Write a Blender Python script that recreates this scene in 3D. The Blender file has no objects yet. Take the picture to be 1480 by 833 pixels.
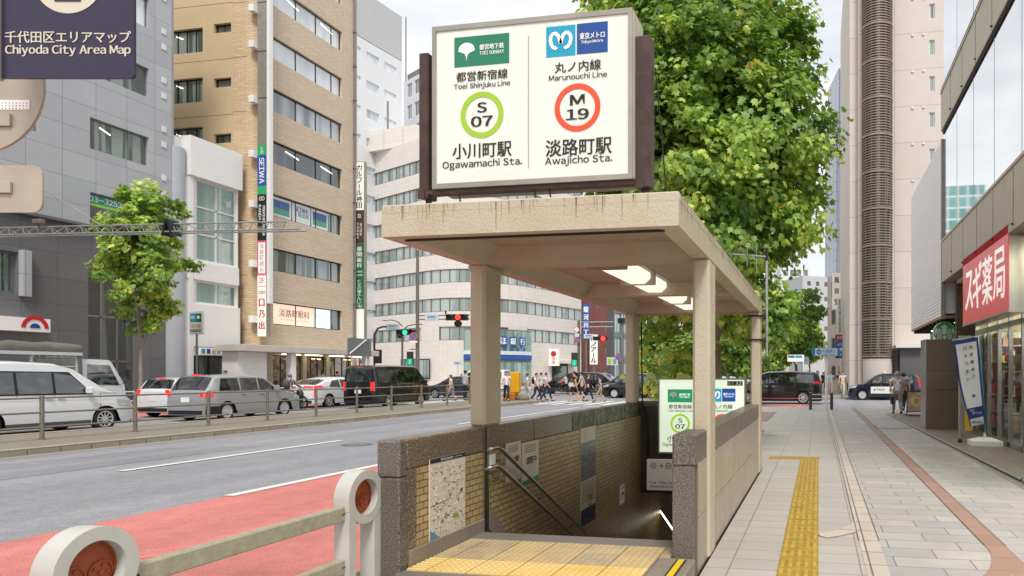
import bpy, math, random
import numpy as np
from mathutils import Vector, Matrix
random.seed(7)
RNG = np.random.default_rng(11)
SC = bpy.context.scene
COL = SC.collection
# ---------------------------------------------------------------- camera model
F, CX, CY, HC = 1000.0, 999.0, 541.0, 1.5          # survey of the photograph (1480 x 833)
TH = math.atan(.184); CO, SI = math.cos(TH), math.sin(TH)
ROAD = -.12

def G(u, v, z=0.0):                                # ground point seen at a photo position
    d = F * (HC - z) / (v - CY); X = (u - CX) / F * d
    return Vector((-SI * d + CO * X, CO * d + SI * X, z))
def PX(u, v, x):                                   # point of the street-parallel plane x
    r = (u - CX) / F; y = x * (CO + r * SI) / (r * CO - SI); d = -SI * x + CO * y
    return Vector((x, y, HC - (v - CY) * d / F))
def PY(u, v, y):                                   # point of the street-crossing plane y
    r = (u - CX) / F; x = y * (r * CO - SI) / (CO + r * SI); d = -SI * x + CO * y
    return Vector((x, y, HC - (v - CY) * d / F))
def PD(u, v, d):
    X = (u - CX) / F * d
    return Vector((-SI * d + CO * X, CO * d + SI * X, HC - (v - CY) * d / F))

# ---------------------------------------------------------------- materials
def lin(c):
    if isinstance(c, str):
        c = c.lstrip('#'); c = [int(c[i:i + 2], 16) / 255 for i in (0, 2, 4)]
        c = [(x / 12.92 if x <= .04045 else ((x + .055) / 1.055) ** 2.4) for x in c]
    return (c[0], c[1], c[2], 1.0)
_M = {}
def mat(name, c, rough=.6, metal=0., var=0., vscale=4., bump=0., bscale=30., c2=None, emit=0., spec=.5, stretch=(1, 1, 1), trans=0., coat=0.):
    if name in _M: return _M[name]
    m = bpy.data.materials.new(name); m.use_nodes = True
    nt = m.node_tree; b = nt.nodes['Principled BSDF']
    b.inputs['Base Color'].default_value = lin(c)
    b.inputs['Roughness'].default_value = rough
    b.inputs['Metallic'].default_value = metal
    b.inputs['Specular IOR Level'].default_value = spec
    if coat: b.inputs['Coat Weight'].default_value = coat; b.inputs['Coat Roughness'].default_value = .03
    if trans: b.inputs['Transmission Weight'].default_value = trans
    if emit:
        b.inputs['Emission Color'].default_value = lin(c); b.inputs['Emission Strength'].default_value = emit
    if var or bump:
        tc = nt.nodes.new('ShaderNodeTexCoord'); mp = nt.nodes.new('ShaderNodeMapping')
        mp.inputs['Scale'].default_value = stretch
        nt.links.new(tc.outputs['Object'], mp.inputs[0])
    if var:
        n = nt.nodes.new('ShaderNodeTexNoise'); n.inputs['Scale'].default_value = vscale; n.inputs['Detail'].default_value = 6; n.inputs['Roughness'].default_value = .65
        nt.links.new(mp.outputs[0], n.inputs[0])
        rp = nt.nodes.new('ShaderNodeValToRGB'); cl = lin(c)
        a = lin(c2) if c2 is not None else tuple(x * (1 - var) for x in cl[:3]) + (1,)
        rp.color_ramp.elements[0].position = .32; rp.color_ramp.elements[0].color = a
        rp.color_ramp.elements[1].position = .68; rp.color_ramp.elements[1].color = cl
        nt.links.new(n.outputs[0], rp.inputs[0]); nt.links.new(rp.outputs[0], b.inputs['Base Color'])
        if emit: nt.links.new(rp.outputs[0], b.inputs['Emission Color'])
    if bump:
        n2 = nt.nodes.new('ShaderNodeTexNoise'); n2.inputs['Scale'].default_value = bscale; n2.inputs['Detail'].default_value = 4
        nt.links.new(tc.outputs['Object'], n2.inputs[0])
        bp = nt.nodes.new('ShaderNodeBump'); bp.inputs['Strength'].default_value = bump; bp.inputs['Distance'].default_value = .01
        nt.links.new(n2.outputs[0], bp.inputs['Height']); nt.links.new(bp.outputs[0], b.inputs['Normal'])
    _M[name] = m; return m

def speckle(name, ca, cb, cc, scale=120., rough=.35):
    """granite: three colours of grain"""
    if name in _M: return _M[name]
    m = bpy.data.materials.new(name); m.use_nodes = True
    nt = m.node_tree; b = nt.nodes['Principled BSDF']; b.inputs['Roughness'].default_value = rough
    tc = nt.nodes.new('ShaderNodeTexCoord')
    v = nt.nodes.new('ShaderNodeTexNoise'); v.inputs['Scale'].default_value = scale; v.inputs['Detail'].default_value = 3; v.inputs['Roughness'].default_value = .8
    nt.links.new(tc.outputs['Object'], v.inputs[0])
    r = nt.nodes.new('ShaderNodeValToRGB'); r.color_ramp.interpolation = 'LINEAR'
    r.color_ramp.elements[0].position = .40; r.color_ramp.elements[0].color = lin(ca)
    r.color_ramp.elements[1].position = .62; r.color_ramp.elements[1].color = lin(cc)
    e = r.color_ramp.elements.new(.5); e.color = lin(cb)
    nt.links.new(v.outputs[0], r.inputs[0])
    n = nt.nodes.new('ShaderNodeTexNoise'); n.inputs['Scale'].default_value = 1.3; n.inputs['Detail'].default_value = 5
    nt.links.new(tc.outputs['Object'], n.inputs[0])
    mx = nt.nodes.new('ShaderNodeMix'); mx.data_type = 'RGBA'; mx.blend_type = 'MULTIPLY'; mx.inputs[0].default_value = .45
    nt.links.new(r.outputs[0], mx.inputs[6]); nt.links.new(n.outputs[0], mx.inputs[7]); nt.links.new(mx.outputs[2], b.inputs['Base Color'])
    _M[name] = m; return m

def tarmac(name, ca, cb):
    """worn asphalt: grains, patches and faint wheel tracks"""
    m = mat(name, ca, .88, var=.01, vscale=.5, bump=.6, bscale=110); nt = m.node_tree; b = nt.nodes['Principled BSDF']
    tc = nt.nodes.new('ShaderNodeTexCoord'); out = None
    for sc, st, lo, hi, k in ((70, (1, 1, 1), .60, 1.30, .8), (6, (1, 1, 1), .9, 1.08, 1.), (1.1, (1, .06, 1), .86, 1.10, 1.), (.5, (1, 1, 1), .92, 1.06, 1.)):
        mp = nt.nodes.new('ShaderNodeMapping'); mp.inputs['Scale'].default_value = st; nt.links.new(tc.outputs['Object'], mp.inputs[0])
        n = nt.nodes.new('ShaderNodeTexNoise'); n.inputs['Scale'].default_value = sc; n.inputs['Detail'].default_value = 4; nt.links.new(mp.outputs[0], n.inputs[0])
        r = nt.nodes.new('ShaderNodeMapRange'); r.inputs[1].default_value = .3; r.inputs[2].default_value = .7; r.inputs[3].default_value = lo; r.inputs[4].default_value = hi; nt.links.new(n.outputs[0], r.inputs[0])
        mx = nt.nodes.new('ShaderNodeMix'); mx.data_type = 'RGBA'; mx.blend_type = 'MULTIPLY'; mx.inputs[0].default_value = k
        if out is None: mx.inputs[6].default_value = lin(ca)
        else: nt.links.new(out, mx.inputs[6])
        nt.links.new(r.outputs[0], mx.inputs[7]); out = mx.outputs[2]
    nt.links.new(out, b.inputs['Base Color']); return m

def brick(name, c1, c2, cm, bw, bh, mortar=.01, plane='x', rough=.6, bump=.4, offset=.5, dirt=.0, dirt_c='#3a3020', gloss_var=0., bias=0., squash=1., freq=2, org=(0, 0)):
    """tiles / bricks / pavers laid in the plane across x, y or z"""
    if name in _M: return _M[name]
    m = bpy.data.materials.new(name); m.use_nodes = True
    nt = m.node_tree; b = nt.nodes['Principled BSDF']; b.inputs['Roughness'].default_value = rough
    tc = nt.nodes.new('ShaderNodeTexCoord'); sp = nt.nodes.new('ShaderNodeSeparateXYZ'); cb = nt.nodes.new('ShaderNodeCombineXYZ')
    nt.links.new(tc.outputs['Object'], sp.inputs[0])
    ia, ib = {'x': (1, 2), 'y': (0, 2), 'z': (0, 1), 'zt': (1, 0)}[plane]
    nt.links.new(sp.outputs[ia], cb.inputs[0]); nt.links.new(sp.outputs[ib], cb.inputs[1])
    mp = nt.nodes.new('ShaderNodeMapping'); mp.inputs['Location'].default_value = (org[0], org[1], 0)
    nt.links.new(cb.outputs[0], mp.inputs[0])
    t = nt.nodes.new('ShaderNodeTexBrick'); t.offset = offset; t.squash = squash; t.offset_frequency = freq
    nt.links.new(mp.outputs[0], t.inputs[0])
    t.inputs['Color1'].default_value = lin(c1); t.inputs['Color2'].default_value = lin(c2); t.inputs['Mortar'].default_value = lin(cm)
    t.inputs['Scale'].default_value = 1; t.inputs['Brick Width'].default_value = bw; t.inputs['Row Height'].default_value = bh
    t.inputs['Mortar Size'].default_value = mortar; t.inputs['Mortar Smooth'].default_value = .2; t.inputs['Bias'].default_value = bias
    out = t.outputs[0]
    n = nt.nodes.new('ShaderNodeTexNoise'); n.inputs['Scale'].default_value = 1.1; n.inputs['Detail'].default_value = 8; n.inputs['Roughness'].default_value = .65
    nt.links.new(tc.outputs['Object'], n.inputs[0])
    rp = nt.nodes.new('ShaderNodeValToRGB'); rp.color_ramp.elements[0].position = .35; rp.color_ramp.elements[1].position = .7
    rp.color_ramp.elements[0].color = (0, 0, 0, 1); rp.color_ramp.elements[1].color = (1, 1, 1, 1)
    nt.links.new(n.outputs[0], rp.inputs[0])
    mul = nt.nodes.new('ShaderNodeMath'); mul.operation = 'MULTIPLY'; mul.inputs[1].default_value = max(dirt, .12)
    nt.links.new(rp.outputs[0], mul.inputs[0])
    mx = nt.nodes.new('ShaderNodeMix'); mx.data_type = 'RGBA'; nt.links.new(mul.outputs[0], mx.inputs[0])
    nt.links.new(out, mx.inputs[6]); mx.inputs[7].default_value = lin(dirt_c); nt.links.new(mx.outputs[2], b.inputs['Base Color'])
    if bump:
        bp = nt.nodes.new('ShaderNodeBump'); bp.inputs['Strength'].default_value = bump; bp.inputs['Distance'].default_value = .006; bp.invert = True
        nt.links.new(t.outputs['Fac'], bp.inputs['Height']); nt.links.new(bp.outputs[0], b.inputs['Normal'])
    _M[name] = m; return m

def glass_pane(name, c, blind=.5, rough=.04, metal=0., scale=3., cblind='#c9cfc9', lo=.45, hi=.52, stretch=(1, 1, .05), spec=1.):
    """office window seen from outside: dark room, some pale blinds, strong reflection"""
    if name in _M: return _M[name]
    m = bpy.data.materials.new(name); m.use_nodes = True
    nt = m.node_tree; b = nt.nodes['Principled BSDF']; b.inputs['Roughness'].default_value = rough; b.inputs['Metallic'].default_value = metal
    b.inputs['Specular IOR Level'].default_value = spec; b.inputs['Coat Weight'].default_value = .8 ; b.inputs['Coat Roughness'].default_value = .02
    b.inputs['Coat IOR'].default_value = 1.9
    tc = nt.nodes.new('ShaderNodeTexCoord'); mp = nt.nodes.new('ShaderNodeMapping'); mp.inputs['Scale'].default_value = stretch
    nt.links.new(tc.outputs['Object'], mp.inputs[0])
    n = nt.nodes.new('ShaderNodeTexNoise'); n.inputs['Scale'].default_value = scale; n.inputs['Detail'].default_value = 1
    nt.links.new(mp.outputs[0], n.inputs[0])
    r = nt.nodes.new('ShaderNodeValToRGB'); r.color_ramp.elements[0].position = lo; r.color_ramp.elements[0].color = lin(c)
    r.color_ramp.elements[1].position = hi; cc, cbn = lin(c), lin(cblind)
    r.color_ramp.elements[1].color = tuple(cc[i] * (1 - blind) + cbn[i] * blind for i in range(3)) + (1,)
    nt.links.new(n.outputs[0], r.inputs[0]); nt.links.new(r.outputs[0], b.inputs['Base Color'])
    _M[name] = m; return m

def sheer(name, tint='#e8f0ee', refl=.12):
    """clear shop glass: mostly see-through, mirror-like at a slant"""
    if name in _M: return _M[name]
    m = bpy.data.materials.new(name); m.use_nodes = True; nt = m.node_tree; nt.nodes.remove(nt.nodes['Principled BSDF'])
    t = nt.nodes.new('ShaderNodeBsdfTransparent'); t.inputs[0].default_value = lin(tint); g = nt.nodes.new('ShaderNodeBsdfGlossy'); g.inputs['Roughness'].default_value = .01
    f = nt.nodes.new('ShaderNodeFresnel'); f.inputs[0].default_value = 1.5; mx = nt.nodes.new('ShaderNodeMixShader')
    nt.links.new(f.outputs[0], mx.inputs[0]); nt.links.new(t.outputs[0], mx.inputs[1]); nt.links.new(g.outputs[0], mx.inputs[2]); nt.links.new(mx.outputs[0], nt.nodes['Material Output'].inputs[0])
    _M[name] = m; return m

# ---------------------------------------------------------------- text as flat mesh
_T = {}
def raw_geo(s, bold, res):
    c = bpy.data.curves.new('lettering', 'FONT'); c.body = s; c.resolution_u = res; c.offset = bold
    o = bpy.data.objects.new('lettering', c); COL.objects.link(o)
    dg = bpy.context.evaluated_depsgraph_get()
    me = bpy.data.meshes.new_from_object(o.evaluated_get(dg))
    vs = [(v.co.x, v.co.y) for v in me.vertices]; fs = [tuple(p.vertices) for p in me.polygons]
    bpy.data.objects.remove(o); bpy.data.curves.remove(c); bpy.data.meshes.remove(me); return vs, fs
def text_geo(s, bold=0., res=3):
    k = (s, bold, res)
    if k in _T: return _T[k]
    if len(s) > 1 or (33 <= ord(s) < 127):
        vs, fs, x = [], [], 0.                       # set glyph by glyph, Latin in the gothic's own full-width forms
        for ch in s:
            lat = 33 <= ord(ch) < 127
            if ch == ' ': x += .30; continue
            if ch == 'j': x -= .15
            g, f, a, b, _, _ = text_geo(chr(ord(ch) + 0xFEE0) if lat else ch, bold, res)
            if not g: x += .5; continue
            n = len(vs)
            if lat: vs += [(p[0] - a + x, p[1]) for p in g]; x += b - a + (.085 if ch not in 'iljtf.' else .095)
            else: vs += [(p[0] + x, p[1]) for p in g]; x += max(1.0, b + .02)
            fs += [tuple(n + i for i in q) for q in f]
    else: vs, fs = raw_geo(s, bold, res)
    if vs:
        x0 = min(v[0] for v in vs); x1 = max(v[0] for v in vs); y0 = min(v[1] for v in vs); y1 = max(v[1] for v in vs)
    else: x0 = x1 = y0 = y1 = 0
    _T[k] = (vs, fs, x0, x1, y0, y1); return _T[k]

# ---------------------------------------------------------------- mesh builder
class MB:
    def __init__(self): self.v = []; self.f = []; self.m = []; self.mats = []; self.sm = []
    def mi(self, m):
        if m not in self.mats: self.mats.append(m)
        return self.mats.index(m)
    def add(self, vs, fs, m, smooth=False):
        b = len(self.v); self.v += [tuple(p) for p in vs]; k = self.mi(m)
        for f in fs: self.f.append(tuple(b + i for i in f)); self.m.append(k); self.sm.append(smooth)
        return self
    def box(self, x0, x1, y0, y1, z0, z1, m, rz=0, piv=None):
        vs = [Vector((x, y, z)) for z in (z0, z1) for y in (y0, y1) for x in (x0, x1)]
        if rz:
            p = Vector(piv) if piv else Vector(((x0 + x1) / 2, (y0 + y1) / 2, 0)); R = Matrix.Rotation(rz, 3, 'Z')
            vs = [R @ (q - p) + p for q in vs]
        return self.add(vs, [(0, 2, 3, 1), (4, 5, 7, 6), (0, 1, 5, 4), (2, 6, 7, 3), (0, 4, 6, 2), (1, 3, 7, 5)], m)
    def cbox(self, x0, x1, y0, y1, z0, z1, b, m):
        """box with chamfered edges (all 12)"""
        xs, ys, zs = (x0, x1), (y0, y1), (z0, z1); vs = []; idx = {}
        for i in (0, 1):
            for j in (0, 1):
                for k in (0, 1):
                    sx, sy, sz = (1 if i == 0 else -1), (1 if j == 0 else -1), (1 if k == 0 else -1)
                    P = (xs[i], ys[j], zs[k])
                    idx[i, j, k] = len(vs)
                    vs += [(P[0], P[1] + sy * b, P[2] + sz * b), (P[0] + sx * b, P[1], P[2] + sz * b), (P[0] + sx * b, P[1] + sy * b, P[2])]
        fs = []
        I = lambda i, j, k, a: idx[i, j, k] + a
        for i in (0, 1): fs.append(tuple(I(i, j, k, 0) for j, k in (((0, 0), (0, 1), (1, 1), (1, 0)) if i == 0 else ((0, 0), (1, 0), (1, 1), (0, 1)))))
        for j in (0, 1): fs.append(tuple(I(i, j, k, 1) for i, k in (((0, 0), (1, 0), (1, 1), (0, 1)) if j == 0 else ((0, 0), (0, 1), (1, 1), (1, 0)))))
        for k in (0, 1): fs.append(tuple(I(i, j, k, 2) for i, j in (((0, 0), (0, 1), (1, 1), (1, 0)) if k == 0 else ((0, 0), (1, 0), (1, 1), (0, 1)))))
        for i in (0, 1):
            for j in (0, 1):
                fs.append((I(i, j, 0, 0), I(i, j, 0, 1), I(i, j, 1, 1), I(i, j, 1, 0)))
        for i in (0, 1):
            for k in (0, 1): fs.append((I(i, 0, k, 0), I(i, 0, k, 2), I(i, 1, k, 2), I(i, 1, k, 0)))
        for j in (0, 1):
            for k in (0, 1): fs.append((I(0, j, k, 1), I(0, j, k, 2), I(1, j, k, 2), I(1, j, k, 1)))
        for q in idx.values(): fs.append((q, q + 1, q + 2))
        return self.add(vs, fs, m)
    def quad(self, a, b, c, d, m): return self.add([a, b, c, d], [(0, 1, 2, 3)], m)
    def frame(self, O, U, N, w, h, m, t=.02):
        """slab of width w (along U), height h (z), thickness t towards N, starting at O"""
        O, U, N = Vector(O), Vector(U), Vector(N); Z = Vector((0, 0, 1))
        vs = [O, O + U * w, O + U * w + Z * h, O + Z * h]; vs += [p + N * t for p in vs]
        return self.add(vs, [(0, 1, 2, 3), (4, 7, 6, 5), (0, 4, 5, 1), (1, 5, 6, 2), (2, 6, 7, 3), (3, 7, 4, 0)], m)
    def prism(self, pts, D, m, smooth=False):
        """polygon pts extruded by the vector D"""
        n = len(pts); D = Vector(D); pts = [Vector(p) for p in pts]
        vs = pts + [p + D for p in pts]
        fs = [tuple(range(n)), tuple(range(2 * n - 1, n - 1, -1))]
        self.add(vs, fs, m)
        return self.add(vs, [(i, i + n, (i + 1) % n + n, (i + 1) % n) for i in range(n)], m, smooth)
    def tube(self, pts, r, m, n=10, caps=True, smooth=True):
        pts = [Vector(p) for p in pts]; rs = r if isinstance(r, (list, tuple)) else [r] * len(pts)
        vs = []; up = None
        for i, p in enumerate(pts):
            a = pts[min(i + 1, len(pts) - 1)] - pts[max(i - 1, 0)]
            if a.length < 1e-9: a = Vector((0, 0, 1))
            a.normalize()
            if up is None: up = Vector((0, 0, 1)) if abs(a.z) < .9 else Vector((1, 0, 0))
            e = a.cross(up)
            if e.length < 1e-4: up = Vector((1, 0, 0)); e = a.cross(up)
            e.normalize(); g = e.cross(a).normalized(); up = g
            for k in range(n):
                t = 2 * math.pi * k / n; vs.append(p + (e * math.cos(t) + g * math.sin(t)) * rs[i])
        fs = []
        for i in range(len(pts) - 1):
            for k in range(n):
                fs.append((i * n + k, i * n + (k + 1) % n, (i + 1) * n + (k + 1) % n, (i + 1) * n + k))
        self.add(vs, fs, m, smooth)
        if caps: self.add(vs[:n], [tuple(range(n - 1, -1, -1))], m); self.add(vs[-n:], [tuple(range(n))], m)
        return self
    def disc(self, c, nrm, r, m, n=32, r0=0., t=0., a0=0., a1=2 * math.pi, sx=1., upv=(0, 0, 1)):
        """disc or ring facing nrm, optional thickness"""
        c, nrm = Vector(c), Vector(nrm).normalized(); u = Vector(upv).cross(nrm)
        if u.length < .01: u = Vector((1, 0, 0))
        u.normalize(); w = nrm.cross(u); full = abs(a1 - a0 - 2 * math.pi) < 1e-6
        K = n if full else n + 1
        def ring(rr, off): return [c + nrm * off + (u * math.cos(a0 + (a1 - a0) * k / n) * sx + w * math.sin(a0 + (a1 - a0) * k / n)) * rr for k in range(K)]
        vs = ring(r, t); o = K; rngk = range(n)
        if r0 > 0:
            vs += ring(r0, t); self.add(vs, [(k, (k + 1) % K, o + (k + 1) % K, o + k) for k in rngk], m)
        else:
            if full: self.add(vs, [tuple(range(K))], m)
            else: self.add(vs + [c + nrm * t], [(k, k + 1, K) for k in rngk], m)
        if t:
            vs = ring(r, t) + ring(r, 0); self.add(vs, [(k, o + k, o + (k + 1) % K, (k + 1) % K) for k in rngk], m, True)
            if r0 > 0:
                vs = ring(r0, t) + ring(r0, 0); self.add(vs, [(k, (k + 1) % K, o + (k + 1) % K, o + k) for k in rngk], m, True)
                vs = ring(r, 0) + ring(r0, 0); self.add(vs, [(k, o + k, o + (k + 1) % K, (k + 1) % K) for k in rngk], m)
            elif full: self.add(ring(r, 0), [tuple(range(K - 1, -1, -1))], m)
        return self
    def ball(self, c, rx, ry, rz, m, n=12, k=8):
        vs = []; fs = []
        for i in range(k + 1):
            a = math.pi * i / k
            for j in range(n):
                b = 2 * math.pi * j / n; vs.append((c[0] + rx * math.sin(a) * math.cos(b), c[1] + ry * math.sin(a) * math.sin(b), c[2] + rz * math.cos(a)))
        for i in range(k):
            for j in range(n): fs.append((i * n + j, (i + 1) * n + j, (i + 1) * n + (j + 1) % n, i * n + (j + 1) % n))
        return self.add(vs, fs, m, True)
    def text(self, s, C, U, m, w=None, h=None, bold=.0, V=(0, 0, 1), N=None, res=3):
        """lettering centred at C, running along U, up V; fit to w and / or h"""
        vs, fs, x0, x1, y0, y1 = text_geo(s, min(bold, .006), res)
        if not vs: return self
        C, U, V = Vector(C), Vector(U), Vector(V)
        if bold >= .01:                                       # heavier weight: the same strokes set twice, side by side
            sh = U * (min(bold, .06) * .7 * ((h or w / max(len(s), 1)) / .8)); up = U.cross(V).normalized() * .0004
            self.text(s, C + sh + up, U, m, w, h, .005, V, N, res); self.text(s, C - sh + up * 2, U, m, w, h, .005, V, N, res)
        kx = w / (x1 - x0) if w else None; ky = h / (y1 - y0) if h else None
        kx = kx or ky; ky = ky or kx; mx, my = (x0 + x1) / 2, (y0 + y1) / 2
        return self.add([C + U * ((a - mx) * kx) + V * ((b - my) * ky) for a, b in vs], fs, m)
    def vtext(self, s, C, U, m, w, h, bold=0., V=(0, 0, 1), res=2):
        """lettering stacked downwards, each character w wide, in total height h, C = centre"""
        C, V = Vector(C), Vector(V); n = len(s); st = h / n
        for i, ch in enumerate(s):
            if ch in 'ー': self.add([C + V * (h / 2 - st * (i + .5)) + Vector(U) * a + V * b for a, b in ((-w * .07, -st * .4), (w * .07, -st * .4), (w * .07, st * .4), (-w * .07, st * .4))], [(0, 1, 2, 3)], m)
            elif ch != ' ': self.text(ch, C + V * (h / 2 - st * (i + .5)), U, m, w=w, h=min(st * .86, w * 1.25), bold=bold, V=V, res=res)
        return self
    def holed(self, O, U, N, W, H, holes, depth, m, mr=None):
        """wall sheet W x H from O along U and z, facing N, with rectangular holes (u0,u1,v0,v1) and reveals"""
        O, U, N = Vector(O), Vector(U), Vector(N); Z = Vector((0, 0, 1)); mr = mr or m
        P = lambda u, v, d=0.: O + U * u + Z * v - N * d
        us = sorted({0., W, *[min(max(q, 0), W) for h in holes for q in h[:2]]}); vs = sorted({0., H, *[min(max(q, 0), H) for h in holes for q in h[2:4]]})
        for i in range(len(us) - 1):
            j = 0
            while j < len(vs) - 1:
                um = (us[i] + us[i + 1]) / 2
                def inh(jj):
                    vm = (vs[jj] + vs[jj + 1]) / 2
                    return any(h[0] < um < h[1] and h[2] < vm < h[3] for h in holes)
                if inh(j): j += 1; continue
                k = j
                while k + 1 < len(vs) - 1 and not inh(k + 1): k += 1
                self.quad(P(us[i], vs[j]), P(us[i + 1], vs[j]), P(us[i + 1], vs[k + 1]), P(us[i], vs[k + 1]), m); j = k + 1
        for a, b, c, d in [h[:4] for h in holes]:
            self.quad(P(a, c), P(a, c, depth), P(b, c, depth), P(b, c), mr); self.quad(P(a, d), P(b, d), P(b, d, depth), P(a, d, depth), mr)
            self.quad(P(a, c), P(a, d), P(a, d, depth), P(a, c, depth), mr); self.quad(P(b, c), P(b, c, depth), P(b, d, depth), P(b, d), mr)
        return self
    def build(self, name, parent=None, local=False, loc=None):
        """ONE mesh object; vertices are given in the world unless local"""
        me = bpy.data.meshes.new(name); o = bpy.data.objects.new(name, me); COL.objects.link(o)
        off = Vector((0, 0, 0))
        if parent is not None:
            o.parent = parent
            if not local:
                q = parent
                while q: off += q.location; q = q.parent
        elif loc is not None: off = Vector(loc); o.location = off
        me.from_pydata([(p[0] - off.x, p[1] - off.y, p[2] - off.z) for p in self.v], [], self.f)
        for m in self.mats: me.materials.append(m)
        me.polygons.foreach_set('material_index', self.m); me.polygons.foreach_set('use_smooth', self.sm)
        me.validate(); me.update(); return o

def tag(o, label=None, cat=None, group=None, kind=None):
    if label: o['label'] = label
    if cat: o['category'] = cat
    if group: o['group'] = group
    if kind: o['kind'] = kind
    return o
def thing(name, label, cat, loc=(0, 0, 0), rz=0, group=None):
    o = bpy.data.objects.new(name, None); COL.objects.link(o); o.empty_display_size = .2
    o.location = loc; o.rotation_euler = (0, 0, rz); return tag(o, label, cat, group)
def kids(o): return [c for c in o.children]
def copy_tree(o, parent=None):
    c = o.copy(); COL.objects.link(c)
    if parent is not None: c.parent = parent
    for ch in list(o.children): copy_tree(ch, c)
    return c
def bevel(o, w=.005, seg=2, ang=35):
    b = o.modifiers.new('Bevel', 'BEVEL'); b.width = w; b.segments = seg; b.limit_method = 'ANGLE'; b.angle_limit = math.radians(ang); return o
X_, Y_, Z_ = Vector((1, 0, 0)), Vector((0, 1, 0)), Vector((0, 0, 1))
# ================================================================ SETTING: ground, road, pavements
m_asph = tarmac('asphalt', '#8e8e92', None)
m_asph2 = mat('asphalt_far', '#909094', .9, var=.12, vscale=.2)
m_red = tarmac('red_road_coating', '#c97b73', None)
m_white = mat('road_paint', '#dcdcd8', .7, var=.08, vscale=6)
m_kerb = brick('kerb_stone', '#a49c8c', '#988f7f', '#5c564b', .62, .5, .012, plane='x', rough=.8, dirt=.3, dirt_c='#6b6353')
m_kerb_grey = mat('kerb_concrete', '#96928a', .8, var=.2, vscale=3)
m_soil = mat('median_soil', '#8a8374', .9, var=.3, vscale=5, bump=.6, bscale=40)
m_pave = brick('paver_field', '#a6a7a7', '#bfb8b1', '#77716c', .60, .295, .007, plane='z', rough=.5, dirt=.7, dirt_c='#938f89', bump=.25, offset=.42)
m_pave_l = brick('paver_edge', '#bab6ae', '#adaaa4', '#7c766e', .5, .295, .007, plane='z', rough=.5, dirt=.6, dirt_c='#a39d93', bump=.25, offset=.0, org=(.18, 0))
m_pave_cream = brick('paver_cream', '#c8bdb0', '#c0b2a6', '#6b645e', .4, .40, .008, plane='z', rough=.5, offset=0, bump=.2)
m_pave_brown = brick('paver_brown', '#a98576', '#9c7a6c', '#7c5b50', .4, .40, .006, plane='z', rough=.5, offset=0, bump=.2)
m_line = mat('paver_joint', '#5d5853', .8)

def sheet(name, x0, x1, y0, y1, z, m, label=None):
    o = MB().add([(x0, y0, z), (x1, y0, z), (x1, y1, z), (x0, y1, z)], [(0, 1, 2, 3)], m).build(name); o['kind'] = 'structure'
    return o
sheet('road', -28.5, -3.45, -40, 33.4, ROAD, m_asph)
sheet('cross_road', -120, 80, 33.4, 46.5, ROAD + .001, m_asph)
sheet('far_road', -28.5, -3.45, 46.5, 300, ROAD, m_asph)
sheet('red_lane', -7.7, -3.46, -40, 33.4, ROAD + .004, m_red)
sheet('red_lane', -28.4, -25.0, -40, 33.4, ROAD + .004, m_red)
sheet('red_lane', -7.7, -.6, 33.0, 37.2, ROAD + .008, m_red)
# painted marks: one sheet mesh per kind of line
mk = MB()
def strip(x0, x1, y0, y1): mk.add([(x0, y0, ROAD + .012), (x1, y0, ROAD + .012), (x1, y1, ROAD + .012), (x0, y1, ROAD + .012)], [(0, 1, 2, 3)], m_white)
strip(-7.76, -7.6, 7.9, 32)
strip(-11.48, -11.33, 9.6, 15.0); strip(-11.48, -11.33, 20.5, 32)
for y in range(-8, 30, 9): strip(-24.95, -24.8, y, y + 5.); strip(-21.9, -21.75, y + 2, y + 7)
strip(-11.4, -3.6, 32.4, 32.8)
o = mk.build('lane_marking'); o['kind'] = 'structure'
mk = MB()
x = -15.0
while x < -3.9:
    strip(x, x + .45, 34.6, 39.4); x += .92
x = -28
while x < -18.8:
    strip(x, x + .45, 34.6, 39.4); x += .92
for y in np.arange(36, 44, .92): strip(-2.5, 1.8, y, y + .45) if False else None
o = mk.build('crosswalk_marking'); o['kind'] = 'structure'

# (ground sheet, open where the stairwell goes down)
# near pavement slab with its kerb
pv = MB()
pv.add([(-3.2, -8, 0), (-.55, -8, 0), (-.55, 32.2, 0), (-3.2, 32.2, 0)], [(0, 1, 2, 3)], m_pave_l)   # the stairwell hole is covered below by its own platform
def cutfield(mb, x0, x1, y0, y1, hx0, hx1, hy0, hy1, m, z=0.):
    for a, b, c, d in ((x0, hx0, y0, y1), (hx1, x1, y0, y1), (hx0, hx1, y0, hy0), (hx0, hx1, hy1, y1)):
        if b > a and d > c: mb.add([(a, c, z), (b, c, z), (b, d, z), (a, d, z)], [(0, 1, 2, 3)], m)
gq = MB(); cutfield(gq, -900, 900, -300, 1500, -2.9, -.9, 4.5, 17, m_asph2, -.14); o = gq.build('ground'); o['kind'] = 'structure'
pv = MB()
cutfield(pv, -3.2, .36, -8, 32.2, -2.97, -.87, 4.3, 11.0, m_pave_l)
pv.add([(.36, -8, 0), (2.62, -8, 0), (2.62, 32.2, 0), (.36, 32.2, 0)], [(0, 1, 2, 3)], m_pave)
pv.add([(-3.45, 32.2, 0), (60, 32.2, 0), (60, 32.2, -.16), (-3.45, 32.2, -.16)], [(0, 1, 2, 3)], m_kerb_grey)
pv.add([(2.62, 26.9, 0), (60, 26.9, 0), (60, 32.2, 0), (2.62, 32.2, 0)], [(0, 1, 2, 3)], m_pave)
o = pv.build('pavement'); o['kind'] = 'structure'
kb = MB(); kb.cbox(-3.45, -3.2, -8, 32.2, -.16, .004, .02, m_kerb); o = kb.build('kerb'); o['kind'] = 'structure'
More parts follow.
